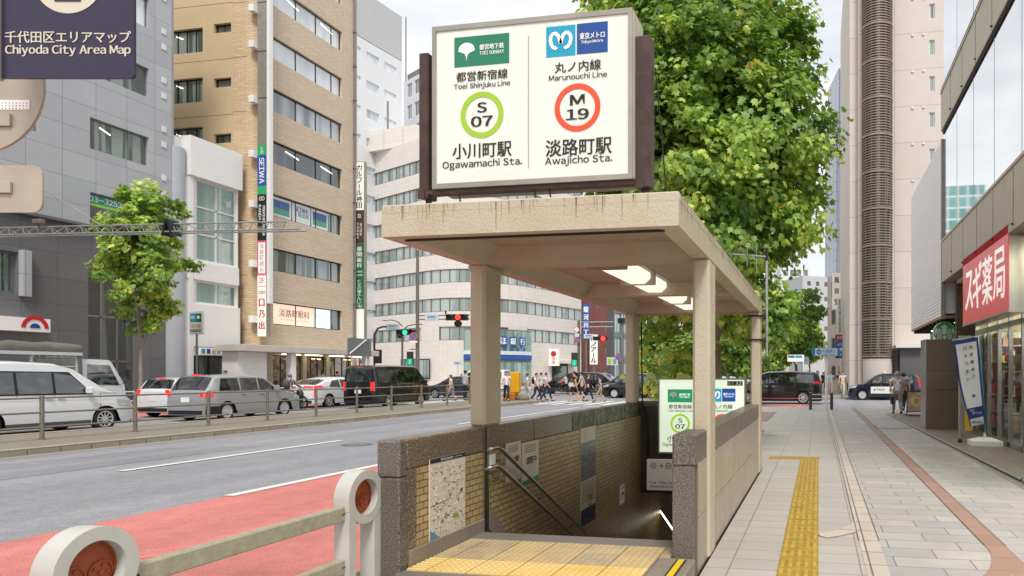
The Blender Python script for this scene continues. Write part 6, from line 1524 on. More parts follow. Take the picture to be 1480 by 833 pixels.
def joints(pose):
    """joint table for a 1.70 m figure"""
    ph = {'walk': (1, .0), 'walk2': (-1, .0), 'stand': (0, 0), 'phone': (1, 1), 'carry': (1, 2), 'ride': (9, 3)}[pose]; k = ph[0]; J = {}
    J['pel'] = (0, 0, .93); J['sp'] = (.005, 0, 1.10); J['ch'] = (.02, 0, 1.30); J['nk'] = (.03, 0, 1.45); J['hd'] = (.055, 0, 1.56); J['ht'] = (.05, 0, 1.655)
    for s, n in ((1, 'L'), (-1, 'R')):
        st = k * s if abs(k) == 1 else 0
        J['hip' + n] = (0, .09 * s, .90)
        if k == 9: J['kn' + n] = (.38, .10 * s, .78 if s > 0 else .66); J['an' + n] = (.30 if s > 0 else .22, .10 * s, .42 if s > 0 else .25); J['to' + n] = (.44 if s > 0 else .36, .10 * s, .38 if s > 0 else .21)
        elif st > 0: J['kn' + n] = (.20, .09 * s, .50); J['an' + n] = (.34, .085 * s, .09); J['to' + n] = (.50, .09 * s, .045)
        elif st < 0: J['kn' + n] = (-.03, .09 * s, .49); J['an' + n] = (-.32, .085 * s, .16); J['to' + n] = (-.22, .09 * s, .03)
        else: J['kn' + n] = (.02, .10 * s, .49); J['an' + n] = (0, .10 * s, .08); J['to' + n] = (.15, .115 * s, .035)
        J['sh' + n] = (.02, .18 * s, 1.39)
        if k == 9: J['el' + n] = (.22, .22 * s, 1.16); J['wr' + n] = (.46, .20 * s, 1.08); J['hn' + n] = (.53, .20 * s, 1.07)
        elif ph[1] == 1 and s > 0: J['el' + n] = (.12, .22 * s, 1.13); J['wr' + n] = (.24, .13 * s, 1.33); J['hn' + n] = (.25, .10 * s, 1.40)
        elif ph[1] == 2: J['el' + n] = (.0, .23 * s, 1.12); J['wr' + n] = (.04, .24 * s, .88); J['hn' + n] = (.05, .24 * s, .81)
        else:
            a = -st * .22; J['el' + n] = (.0 + a * .5, .23 * s, 1.12); J['wr' + n] = (.06 + a, .23 * s, .90); J['hn' + n] = (.08 + a * 1.15, .225 * s, .83)
    return J
def person(label, loc, face, pose='walk', h=1.68, shirt='#e8eaee', pants='#23262e', hair=m_hair, shoe=m_shoe, shorts=False, sleeves=.55, skirt=None, slim=1., group='pedestrians', cat='person', hat=None):
    t_ = thing('person', label, cat, loc, face, group); s0 = h / 1.70; t_.scale = (s0, s0 * slim, s0); J = joints(pose)
    V = []; E = []; R = []
    ix = {}
    def v(n, p, r): ix[n] = len(V); V.append(p); R.append(r)
    def e(a, b): E.append((ix[a], ix[b]))
    v('pel', J['pel'], (.12, .095)); v('sp', J['sp'], (.115, .085)); v('ch', J['ch'], (.135, .095)); v('nk', J['nk'], .055); e('pel', 'sp'); e('sp', 'ch'); e('ch', 'nk')
    v('hd', (J['hd'][0] - .01, 0, J['hd'][2] - .045), (.070, .078)); v('hm', (J['hd'][0] - .015, 0, J['hd'][2] + .03), (.080, .093)); v('ht', J['ht'], (.06, .07)); e('nk', 'hd'); e('hd', 'hm'); e('hm', 'ht')
    v('nose', (J['hd'][0] + .085, 0, J['hd'][2] - .008), .013); e('hm', 'nose')
    for n, s in (('L', 1), ('R', -1)):
        v('ear' + n, (J['hd'][0] - .02, .082 * s, J['hd'][2]), .014); e('hm', 'ear' + n)
        v('hip' + n, J['hip' + n], .085); v('kn' + n, J['kn' + n], .055); v('an' + n, J['an' + n], .037); v('to' + n, J['to' + n], (.035, .028)); e('pel', 'hip' + n); e('hip' + n, 'kn' + n); e('kn' + n, 'an' + n); e('an' + n, 'to' + n)
        v('sh' + n, J['sh' + n], .055); v('el' + n, J['el' + n], .038); v('wr' + n, J['wr' + n], .024); v('hn' + n, J['hn' + n], (.026, .016)); e('ch', 'sh' + n); e('sh' + n, 'el' + n); e('el' + n, 'wr' + n); e('wr' + n, 'hn' + n)
        hn, wr = Vector(J['hn' + n]), Vector(J['wr' + n]); d = (hn - wr).normalized(); sd = Vector((1, 0, 0)) if abs(d.x) < .7 else Vector((0, 0, 1)); sd = (sd - d * sd.dot(d)).normalized(); cu = d.cross(sd) * (s if d.z < 0 else 1)
        for f, (off, ln) in enumerate(((-.027, .062), (-.009, .072), (.009, .068), (.026, .052))):
            a = 'f%d%s' % (f, n); v(a, tuple(hn + sd * off + d * ln * .55), .0085); v(a + 't', tuple(hn + sd * off + d * ln + cu * .012), .007); e('hn' + n, a); e(a, a + 't')
        v('th' + n, tuple(wr + d * .03 + sd * .042), .009); e('wr' + n, 'th' + n)
    skinned('body', 'body' + pose, V, E, R, t_, m_skin)
    # shirt
    V = []; E = []; R = []; ix = {}
    v('pel', (J['pel'][0], 0, .97), (.135, .105)); v('sp', J['sp'], (.135, .10)); v('ch', J['ch'], (.152, .112)); v('cl', (J['nk'][0], 0, 1.425), .075); e('pel', 'sp'); e('sp', 'ch'); e('ch', 'cl')
    v('hem', (0, 0, .89), (.132, .108)); e('hem', 'pel')
    for n in 'LR':
        sh, el, wr = Vector(J['sh' + n]), Vector(J['el' + n]), Vector(J['wr' + n]); v('sh' + n, tuple(sh), .068); e('ch', 'sh' + n)
        if sleeves <= 1: v('el' + n, tuple(sh.lerp(el, sleeves)), .058); e('sh' + n, 'el' + n)
        else: v('el' + n, tuple(el), .052); v('wr' + n, tuple(wr), .040); e('sh' + n, 'el' + n); e('el' + n, 'wr' + n)
    skinned('shirt', 'shirt%s%s' % (pose, sleeves), V, E, R, t_, mat('cloth_' + shirt[1:], shirt, .85, var=.12, vscale=9), root=1)
    V = []; E = []; R = []; ix = {}
    v('pel', (0, 0, .97), (.128, .10)); v('cr', (0, 0, .90), (.128, .105)); e('pel', 'cr')
    for n in 'LR':
        hp, kn, an = Vector(J['hip' + n]), Vector(J['kn' + n]), Vector(J['an' + n]); v('hip' + n, tuple(hp.lerp(kn, .12)), .098); e('cr', 'hip' + n)
        if skirt: v('kn' + n, tuple(kn.lerp(an, .4)), .115); e('hip' + n, 'kn' + n)
        elif shorts: v('kn' + n, tuple(hp.lerp(kn, .85)), .085); e('hip' + n, 'kn' + n)
        else: v('kn' + n, tuple(kn), .068); v('an' + n, tuple(kn.lerp(an, .93)), .055); e('hip' + n, 'kn' + n); e('kn' + n, 'an' + n)
    skinned('shorts' if shorts else ('skirt' if skirt else 'trousers'), 'tr%s%s%s' % (pose, shorts, skirt), V, E, R, t_, mat('cloth_' + pants[1:], pants, .85, var=.12, vscale=9))
    for n in 'LR':
        a, b = Vector(J['an' + n]), Vector(J['to' + n]); V = [tuple(a + Vector((-.035, 0, -.035))), tuple(a.lerp(b, .5) + Vector((0, 0, -.02))), tuple(b + Vector((.03, 0, -.0)))]
        skinned('shoe', 'shoe%s%s' % (pose, n), V, [(0, 1), (1, 2)], [(.042, .042), (.045, .040), (.038, .028)], t_, shoe)
    hx, hz = J['hd'][0], J['hd'][2]
    q = MB(); q.ball((hx - .035, 0, hz + .045), .098, .094, .098, hat or hair, 14, 9)
    if hair in (m_hairb,): q.ball((hx - .06, 0, hz - .03), .06, .085, .10, hair, 12, 8)
    q.build('hair', t_, local=True)
    q = MB()
    for s in (-1, 1): q.ball((hx + .068, .03 * s, hz + .012), .008, .011, .007, m_eye, 8, 6)
    q.build('eyes', t_, local=True)
    return t_, J, s0
def bag(t_, J, s0, side, c, kind='hand', label=''):
    m = mat('bag_' + c[1:], c, .6); sc = s0
    q = MB(); R_ = Matrix.Rotation(t_.rotation_euler[2], 3, 'Z'); L_ = Vector(t_.location)
    def Wd(p): return L_ + R_ @ (Vector(p) * sc)
    if kind == 'hand':
        h = Vector(J['hn' + side]); q.prism([Wd(h + Vector(p)) for p in ((-.19, -.045, -.14), (.19, -.045, -.14), (.18, -.045, -.42), (-.18, -.045, -.42))], R_ @ Vector((0, .09 * sc, 0)), m)
        q.tube([Wd(h + Vector(p)) for p in ((-.08, 0, -.14), (-.06, 0, -.04), (0, 0, -.02), (.06, 0, -.04), (.08, 0, -.14))], .008, m, 6); o = q.build('handbag', loc=Wd(h))
    elif kind == 'back':
        h = Vector(J['ch']) + Vector((-.21, 0, -.06)); q.ball((0, 0, 0), 1, 1, 1, m, 16, 10); q.v = [tuple(Wd(h + Vector((p[0] * .10, p[1] * .15, p[2] * .22)))) for p in q.v]
        for s in (-1, 1): q.tube([Wd(Vector((-.15, .1 * s, 1.2))), Wd(Vector((-.08, .12 * s, 1.44))), Wd(Vector((.10, .12 * s, 1.42))), Wd(Vector((.15, .13 * s, 1.25)))], .016, m, 6)
        o = q.build('backpack', loc=Wd(h))
    else:
        h = Vector((.16, .19 if side == 'L' else -.19, 1.0)); q.prism([Wd(h + Vector(p)) for p in ((-.13, 0, .10), (.11, 0, .10), (.11, 0, -.10), (-.13, 0, -.10))], R_ @ Vector((0, .07 * sc * (1 if side == 'L' else -1), 0)), m)
        q.tube([Wd(h + Vector((-.1, .02, .10))), Wd((-.12, 0, 1.40)), Wd((.05, -.10 if side == 'L' else .10, 1.46)), Wd((.16, 0, 1.25)), Wd(h + Vector((.08, .02, .10)))], .010, m, 6); o = q.build('shoulder_bag', loc=Wd(h))
    return tag(o, label, 'bag')
A = math.radians
def at(u, v, z=ROAD): p = G(u, v, z); return (p.x, p.y, z)
# zebra crossing and median end, left to right
person('man in blue shirt and dark trousers left of the front left column', at(672, 579, 0), A(60), 'stand', 1.72, '#9fbfe0', '#23262e')
person('red-haired woman in white vest and wide checked trousers by the far road', at(652, 580), A(200), 'walk', 1.6, '#d9d6d2', '#8b8188', hair=m_hairb, skirt=True)
person('woman in dark top and orange skirt at the bank corner', at(667, 562.5), A(200), 'stand', 1.65, '#2e2d33', '#b5694a', skirt=True)
person('cyclist in pale shirt far off beside the dark compact car', at(687, 562), A(150), 'stand', 1.65, '#c6ccd4', '#3a3d44')
T = {}
T['phone'] = person('man in white shirt holding a phone to his ear at the median end', at(732, 580, 0), A(-60), 'phone', 1.66, '#e6e8ec', '#20242c')
person('dark-clothed man mostly hidden behind the yellow signal box', at(742.5, 573), A(-40), 'walk', 1.68, '#20232a', '#1f2126')
person('man in white shirt and pale grey trousers walking away from the yellow box', at(762, 580), A(30), 'walk2', 1.68, '#e9eaee', '#b9bdc6')
T['bp'] = person('man in white shirt and navy trousers wearing a black backpack', at(775, 581), A(-10), 'walk', 1.70, '#e4e6ea', '#262a38'); bag(*T['bp'], 'L', '#1b1e28', 'back', 'black backpack on the man in white shirt at the crossing')
person('middle one of three white-shirted walkers, behind the backpack man', at(782, 579), A(0), 'walk2', 1.72, '#dfe3ea', '#2e3340')
person('foremost of the white-shirted walkers stepping onto the zebra', at(789, 580), A(0), 'walk', 1.72, '#d5deec', '#2a3040')
T['blk'] = person('tall walker all in black with shorts and bare legs', at(831, 583.5), A(185), 'walk', 1.78, '#18181b', '#17171a', shorts=True, shoe=m_shoew); bag(*T['blk'], 'L', '#c9c6c2', 'cross', 'pale shoulder bag on the walker in black shorts')
person('walker in grey T-shirt and black shorts beside the one all in black', at(841, 581), A(190), 'walk2', 1.76, '#a9afbb', '#1c1d22', shorts=True)
person('long-haired walker in navy jacket and navy trousers on the zebra', at(849.5, 580.5), A(20), 'walk2', 1.66, '#252c42', '#222738', hair=m_hairb, sleeves=2)
T['kh'] = person('shorter person in grey top and khaki trousers at the zebra end', at(867.5, 582), A(185), 'walk', 1.50, '#858c98', '#a99f78'); bag(*T['kh'], 'L', '#39415a', 'cross', 'dark blue shoulder bag on the person in khaki trousers')
# along the right pavement
def atz(u, v): p = G(u, v, 0); return (p.x, p.y, .01)
T['old'] = person('grey-haired man in pale shirt and beige trousers walking away', atz(1297, 599.5), A(92), 'walk', 1.60, '#ece8f0', '#a09486', hair=m_hairg, slim=1.18); bag(*T['old'], 'L', '#17181c', 'hand', 'black briefcase in the left hand of the grey-haired man')
person('person in blue-grey shirt just ahead of the grey-haired man', atz(1306, 594.5), A(95), 'walk2', 1.55, '#5f7688', '#2b2f38')
for i, (u, v, sh, pt, lb, an) in enumerate(((1190, 566, '#3a4252', '#2a2d36', 'dark-clothed walker farthest left of the group coming down the street', 250), (1201, 571, '#a9c3e0', '#b5a88f', 'man in light blue shirt and beige trousers in the distance', 265), (1213, 569, '#20242f', '#b0a38a', 'man in dark shirt and beige trousers in the distance', 270), (1218, 574, '#d9d0c8', '#c9bda8', 'woman in cream clothes with a dark bag in the distance', 265), (1227, 571, '#c7d4ea', '#242a3c', 'man in pale blue shirt and navy trousers nearest the tower', 268))):
    p = G(u, v, 0); person(lb, (p.x, p.y, .005), A(an), 'walk' if i % 2 else 'walk2', 1.68, sh, pt)
# riders
def bike(name, label, loc, rz, motor=False, group=None):
    t_ = thing(name, label, 'motor scooter' if motor else 'bicycle', loc, rz)
    r = .27 if motor else .33; wb = .62 if motor else .53; m = m_blkpl
    for x in (-wb, wb):
        g = MB(); N = 24; w = .05 if motor else .018; ring = []
        for k in range(N):
            a = 2 * math.pi * k / N
            for j in range(6): b = 2 * math.pi * j / 6; ring.append((x + (r + w * math.cos(b)) * math.cos(a), w * math.sin(b), r + w + (r + w * math.cos(b)) * math.sin(a)))
        g.add(ring, [(k * 6 + j, k * 6 + (j + 1) % 6, ((k + 1) % N) * 6 + (j + 1) % 6, ((k + 1) % N) * 6 + j) for k in range(N) for j in range(6)], m_rub, True)
        for k in range(8): a = k * math.pi / 4; g.tube([(x, 0, r + w), (x + r * math.cos(a), 0, r + w + r * math.sin(a))], .004 if not motor else .012, m_rim, 4)
        g.build('wheel', t_, local=True)
    g = MB(); z = r + .02
    if motor:
        g.ball((-.25, 0, .62), .42, .16, .20, P_black, 14, 8); g.ball((.42, 0, .66), .14, .18, .32, P_black, 12, 8); g.box(-.1, .4, -.14, .14, .3, .42, m_blkpl); g.tube([(wb, 0, z), (.42, 0, .95)], .03, m_blkpl, 8); g.tube([(.38, -.3, .98), (.42, 0, 1.0), (.38, .3, .98)], .015, m_blkpl, 6); g.cbox(-.75, -.42, -.2, .2, .72, 1.0, .03, m_blkpl); g.cbox(-.72, -.66, -.06, .06, .58, .66, .01, m_tail_on)
    else:
        for a, b in (((-wb, 0, z), (-.12, 0, .36)), ((-.12, 0, .36), (-.22, 0, .86)), ((-wb, 0, z), (-.19, 0, .72)), ((-.12, 0, .38), (.38, 0, .70)), ((-.19, 0, .70), (.36, 0, .80)), ((wb, 0, z), (.34, 0, .98))): g.tube([a, b], .016, P_grey, 6)
        g.tube([(.30, -.26, 1.0), (.34, 0, 1.0), (.30, .26, 1.0)], .012, m_blkpl, 6); g.ball((-.24, 0, .90), .13, .07, .035, m_blkpl, 10, 6); g.box(.42, .66, -.15, .15, .72, .92, m_blkpl)
    g.build('frame', t_, local=True); return t_
c_ = at(815, 572.3); bike('bicycle', 'bicycle with front basket ridden over the crossing', c_, A(183))
T['cy'] = person('cyclist in white top riding over the crossing', (c_[0] + .18, c_[1], c_[2] + .0), A(183), 'ride', 1.66, '#d3d9e4', '#24262c', hair=m_hairb)
person('child in red sitting on the front of the bicycle', (c_[0] - .12, c_[1], c_[2] + .28), A(183), 'ride', 1.05, '#c2453a', '#2e3038', group='pedestrians')
pm_ = PX(417, 590, -22.75); c_ = (-22.8, pm_.y + .3, ROAD); bike('motor_scooter', 'dark scooter between the silver wagon and the white fastback', c_, UP, True)
tr_, J_, s_ = person('scooter rider in grey jacket and grey helmet seen from behind', (c_[0], c_[1] - .2, ROAD - .05), UP, 'ride', 1.72, '#7d8087', '#2b2d33', sleeves=2, hat=mat('helmet_grey', '#6d6f74', .3, coat=.6)); bag(tr_, J_, s_, 'L', '#4a4d55', 'back', 'grey backpack on the scooter rider')
person('passer-by raising an arm beside the white building entrance', (-31.6, 32.3, .02), A(-60), 'phone', 1.68, '#c9c6c2', '#3a3a40', hair=m_hair)
for i, (y, sh, lb) in enumerate(((39.2, '#b9c9de', 'man in light blue shirt standing outside the brick tower shop'), (40.6, '#5a4a3a', 'person in brown top outside the brick tower shop'), (42.6, '#a8aebb', 'person in grey top at the far end of the shop canopy'))):
    person(lb, (-31.2, y, .02), A(80), 'stand', 1.68, sh, '#2b2e36')
# ================================================================ STREET FURNITURE
m_post = mat('rail_post_metal', '#8d857a', .4, metal=.5, var=.2, vscale=6); m_gal = _M['galvanised']; m_pole = mat('pole_brown_grey', '#6f6a62', .6, var=.15, vscale=2); m_maroon = mat('pole_maroon', '#5a3230', .5)
m_sig = mat('signal_housing', '#35302e', .6); m_rl = mat('signal_red_lit', '#e8301f', .3, emit=1.3); m_gl = mat('signal_green_lit', '#1fb48c', .3, emit=.9); m_off = mat('signal_lens_dark', '#1e1a18', .3); m_sblu = mat('road_sign_blue', '#3b78b8', .45); m_spale = mat('road_sign_pale', '#c6d4dd', .45)
# median fence
mf = thing('median_fence', 'steel three-rail fence with round posts along the central reservation', 'fence', (-17.5, 15, 0)); ry = []
y = -6.9
for k in range(21): ry.append(y); y += 2.2
for yk in ry:
    q = MB(); q.tube([(-17.5, yk, 0), (-17.5, yk, 1.0)], .045, m_post, 12); q.ball((-17.5, yk, 1.0), .045, .045, .02, m_post, 12, 4); q.tube([(-17.5, yk, 0), (-17.5, yk, .02)], .08, m_post, 12); q.build('post', mf)
for z in (.955, .62, .285):
    q = MB(); q.tube([(-17.5, -20, z), (-17.5, ry[-1], z)], .022, m_post, 8); q.build('rail', mf)
# yellow signal cabinet at the end of the reservation
p = G(745, 578.5, 0); q = MB(); m_yel = mat('beacon_yellow', '#e2a40f', .45, var=.08)
q.cbox(p.x - .26, p.x + .26, p.y - .2, p.y + .2, .42, 1.62, .04, m_yel); q.box(p.x - .06, p.x + .06, p.y - .06, p.y + .06, .3, .42, m_blkpl)
q.cbox(p.x - .55, p.x + .15, p.y - .5, p.y + .1, 0, .42, .03, mat('wooden_orange', '#b9772e', .6, var=.2)); tag(q.build('beacon_box', loc=(p.x, p.y, 0)), 'tall yellow box on an orange base at the end of the reservation', 'beacon box')
q = MB(); q.ball((p.x + .55, p.y - .2, .12), .42, .3, .26, mat('stone_lump', '#857a6a', .9, var=.4, bump=.6), 10, 6); tag(q.build('rock', loc=(p.x + .5, p.y, 0)), 'rough brown stone beside the yellow box', 'stone')
# low pipe barrier along the far kerb
pb = thing('pipe_fence', 'white looped pipe fence along the far kerb under the young tree', 'fence', (-28.9, 26, 0))
for k in range(9):
    y = 16 + k * 2.3; q = MB()
    for z in (.35, .75): q.tube([(-28.9, y, z), (-28.9, y + 2.0, z)], .03, m_lframe, 6)
    q.tube([(-28.9, y, 0), (-28.9, y, .68), (-28.9, y + .08, .75)], .03, m_lframe, 6); q.tube([(-28.9, y + 2.0, 0), (-28.9, y + 2.0, .68), (-28.9, y + 1.92, .75)], .03, m_lframe, 6); q.build('pipe_hoop', pb)
def round_sign(q, c, r, kind):
    c = Vector(c); N = Vector((.18, -.98, 0)).normalized(); U = Vector((.98, .18, 0)).normalized()
    q.disc(c, N, r, m_wht if kind != 'np' else m_sblu, 24, t=.02); q.disc(c + N * .022, N, r, m_orr, 24, r0=r * .80)
    d = (U - Z_).normalized(); n_ = (U + Z_).normalized(); k = N * .024
    if kind == 'turn': d, n_ = n_, d
    q.add([c + k - d * r * .85 - n_ * r * .09, c + k + d * r * .85 - n_ * r * .09, c + k + d * r * .85 + n_ * r * .09, c + k - d * r * .85 + n_ * r * .09], [(0, 1, 2, 3)], m_orr)
def signal(par, u, v, d, lit, px=11., name='traffic_light_head'):
    """horizontal three-lens head; lit = colour index 0 green 1 amber 2 red"""
    c = PD(u, v, d); s = d / 1000 * px; q = MB(); U = Vector((CO, SI, 0)); N = U.cross(Z_)
    q.frame(c - U * (s * 1.6) - Z_ * (s * .45), U, N, s * 3.2, s * .9, m_sig, .15)
    for k in range(3):
        cc = c + U * ((k - 1) * s * 1.0) + N * .16; q.disc(cc, N, s * .38, (m_gl, m_off, m_rl)[k] if k == lit else m_off, 16)
        g0 = [cc + U * (math.cos(a) * s * .42) + Z_ * (math.sin(a) * s * .42) for a in np.linspace(0, math.pi, 9)]
        q.add(g0 + [p + N * (s * .5) for p in g0], [(i, i + 1, i + 10, i + 9) for i in range(8)], m_sig)
    return q.build(name, par)
def name_board(par, u0, u1, v0, v1, d, s1, s2):
    a, b = PD(u0, v1, d), PD(u1, v0, d); U = Vector((CO, SI, 0)); N = U.cross(Z_); q = MB(); W, H = (b - a).dot(U), b.z - a.z
    q.frame(a, U, N, W, H, m_spale, .06); c = a + U * W / 2 + N * .065
    q.text(s1, c + Z_ * H * .62, U, m_sblu, w=W * .66, h=H * .42, bold=.02); q.text(s2, c + Z_ * H * .2, U, m_sblu, w=W * .62, h=H * .18); return q.build('name_board', par)
def ped_light(par, u, v, d, green=True):
    c = PD(u, v, d); s = d / 1000 * 10; U = Vector((CO, SI, 0)); N = U.cross(Z_); q = MB()
    q.frame(c - U * (s * .45) - Z_ * s, U, N, s * .9, s * 2, m_sig, .12)
    if green:
        q.frame(c - U * (s * .36) - Z_ * s * .9 + N * .12, U, N, s * .72, s * .85, mat('ped_green_back', '#1f8f70', .4, emit=.5), .01); k = N * .14
        q.disc(c - Z_ * s * .2 + k, N, s * .1, m_gl, 10); q.frame(c - U * s * .09 - Z_ * s * .78 + k, U, N, s * .18, s * .46, m_gl, .005)
    else: q.frame(c - U * (s * .36) + Z_ * .05 * s + N * .12, U, N, s * .72, s * .85, m_off, .01)
    return q.build('pedestrian_light', par)
d1_ = 55.; b_ = PD(603.5, 541, d1_)
tl = thing('traffic_light', 'grey signal mast with red light to the right and no-parking disc, before the bank', 'traffic light', (b_.x, b_.y, 0))
q = MB(); q.tube([(b_.x, b_.y, 0), (b_.x, b_.y, PD(603, 362, d1_).z)], [.17, .10], m_pole, 12); q.tube([(b_.x, b_.y, 0), (b_.x, b_.y, 1.6)], .19, m_blkpl, 12)
q.build('mast', tl); q = MB()
for v in (456.5, 462): q.tube([PD(603.5, v, d1_), PD(679, v - 1, d1_)], .05, m_pole, 6)
q.tube([PD(603.5, 505, d1_), PD(592, 505, d1_)], .04, m_pole, 6); q.build('arm', tl)
name_board(tl, 614.5, 634, 454.5, 464.5, d1_ - .2, '淡路町', 'Awajicho'); signal(tl, 661, 459, d1_ - .3, 2 - 1 + 0 if False else 1, 10.); 
c_ = PD(661.5, 458.5, d1_ - .7); q = MB(); U = Vector((CO, SI, 0)); q.disc(c_, U.cross(Z_), .22, m_rl, 16); q.build('red_lens', tl)
q = MB(); c_ = PD(662, 468, d1_); q.ball(c_, .32, .3, .28, m_sig, 10, 6); q.tube([PD(644, 454, d1_), PD(644, 449, d1_)], .06, m_sig, 6); q.build('auxiliary_lamp', tl)
q = MB(); round_sign(q, PD(597.7, 486.5, d1_ - .4), .33, 'np'); a = PD(592, 495.5, d1_ - .4); q.frame(a, U, U.cross(Z_), .62, .14, m_wht, .02); q.build('round_plate', tl)
ped_light(tl, 593.2, 518.5, d1_ - .2)
d2_ = 60.; b2_ = PD(581.5, 541, d2_)
tl = thing('traffic_light', 'thin mast with arched arm, street lamp and green light over the black van', 'traffic light', (b2_.x, b2_.y, 0))
q = MB(); q.tube([(b2_.x, b2_.y, 0), PD(581.5, 478, d2_)], .09, m_pole, 10); q.tube([PD(581.5, 478, d2_), PD(590, 471, d2_), PD(600, 469, d2_), PD(611, 469, d2_)], .05, m_pole, 6)
q.tube([PD(581.5, 472, d2_), PD(576, 466, d2_), PD(568, 463, d2_), PD(558, 462.5, d2_)], .05, m_pole, 6); q.build('mast', tl)
q = MB(); q.ball(PD(557, 463, d2_), .35, .2, .10, m_lframe, 10, 6); q.build('street_lamp', tl)
signal(tl, 587.5, 480.5, d2_, 9, 8.5); q = MB(); q.disc(PD(585, 480.5, d2_ - .4), U.cross(Z_), .22, m_gl, 14); q.build('green_lens', tl); q = MB(); q.ball(PD(578, 486, d2_), .25, .25, .22, m_sig, 8, 6); q.build('auxiliary_lamp', tl)
d3_ = 62.; b3_ = PD(541, 541, d3_)
tl = thing('street_name_post', 'maroon arched post carrying a pale district name board', 'name board', (b3_.x, b3_.y, 0))
q = MB(); q.tube([(b3_.x, b3_.y, 0), PD(541, 484, d3_), PD(546, 475, d3_), PD(553, 472.5, d3_), PD(560, 472.5, d3_)], .09, m_maroon, 8); q.build('post', tl); name_board(tl, 558.5, 577.5, 468.5, 476.5, d3_, '淡路町', 'Awajicho'); ped_light(tl, 547.5, 515.5, d3_, False)
d4_ = 60.; b4_ = PD(836.5, 541, d4_)
tl = thing('traffic_light', 'grey signal mast with red light right of the bank and two round signs', 'traffic light', (b4_.x, b4_.y, 0))
q = MB(); q.tube([(b4_.x, b4_.y, 0), PD(836.5, 464, d4_)], .12, m_pole, 10)
for v in (466, 473): q.tube([PD(836.5, v, d4_), PD(886, v - .5, d4_)], .045, m_gal, 6)
for v in (487, 490): q.tube([PD(836.5, v, d4_), PD(872, v, d4_)], .035, m_pole, 6)
q.build('mast', tl); q = MB(); round_sign(q, PD(833.5, 476.5, d4_ - .3), .24, 'turn'); round_sign(q, PD(833.3, 492, d4_ - .3), .26, 'np'); a = PD(830.5, 487, d4_ - .3); q.frame(a, U, U.cross(Z_), .4, .28, m_spale, .02); q.build('round_plate', tl)
name_board(tl, 844, 858, 483, 489.5, d4_ - .2, '淡路町', 'Awajicho'); signal(tl, 868, 489.5, d4_ - .2, 9, 6.5); q = MB(); q.disc(PD(871.5, 489.5, d4_ - .8), U.cross(Z_), .2, m_rl, 14); q.build('red_lens', tl); ped_light(tl, 830.5, 520, d4_ - .2)
q = MB(); b5_ = PD(850, 541, 64); q.tube([(b5_.x, b5_.y, 0), PD(850, 480, 64)], .11, m_maroon, 8); tag(q.build('pole', loc=(b5_.x, b5_.y, 0)), 'bare maroon pole beside the vertical katakana sign', 'pole')
q = MB(); b5_ = PD(899.5, 541, 52); q.tube([(b5_.x, b5_.y, 0), PD(899.5, 462, 52)], .10, m_gframe, 8); q.box(b5_.x - .3, b5_.x + .3, b5_.y - .2, b5_.y + .1, 5.3, 5.7, m_dframe); tag(q.build('pole', loc=(b5_.x, b5_.y, 0)), 'dark lamp pole just left of the rear left column', 'pole')
for (u0, u1, v0, v1, d, s1, lb, c) in ((518, 533, 519.5, 526, 52, '外堀通り', 'small blue arrow sign above the black van roof', m_sblu), (654.5, 668.5, 522.5, 528, 56, '外堀通り', 'small blue arrow sign left of the bank glass', m_sblu), (1148, 1170, 516, 527, 60, '靖国通り', 'pale street sign hanging farther down, behind the pole sign', m_spale)):
    a, b = PD(u0, v1, d), PD(u1, v0, d); q = MB(); W, H = (b - a).dot(U), b.z - a.z; N = U.cross(Z_); ci = a + U * W / 2 + Z_ * H / 2 + N * .045
    q.prism([a + U * W * .1, a + U * W * .9, a + U * W + Z_ * H * .5, a + U * W * .9 + Z_ * H, a + U * W * .1 + Z_ * H, a + Z_ * H * .5], N * .04, m_spale); q.text(s1, ci, U, m_sblu, w=W * .6, h=H * .5, bold=.02); q.tube([a + U * W / 2, Vector((a.x + U.x * W / 2, a.y + U.y * W / 2, 0))], .05, m_lframe, 6)
    tag(q.build('street_sign', loc=(a.x, a.y, 0)), lb, 'street sign')
q = MB(); p = PD(894.5, 516, 58); round_sign(q, p, .33, 'np'); q.tube([p, (p.x, p.y + .05, 0)], .04, m_gframe, 6); tag(q.build('round_road_sign', loc=(p.x, p.y, 0)), 'lone round red road sign right of the green glass building', 'road sign')
q = MB(); a = PD(877, 528, 66); q.frame(a, U, U.cross(Z_), 1.05, .75, m_spale, .05); q.frame(a + U * .1 + Z_ * .1 + U.cross(Z_) * .05, U, U.cross(Z_), .35, .5, m_lime, .01); q.frame(a + U * .6 + Z_ * .1 + U.cross(Z_) * .05, U, U.cross(Z_), .3, .5, m_mapg, .01); q.tube([a + U * .5, Vector((a.x + .5, a.y + .1, 0))], .05, m_gframe, 6); tag(q.build('info_board', loc=(a.x, a.y, 0)), 'pale green information board over the cars by the crossing', 'information board')
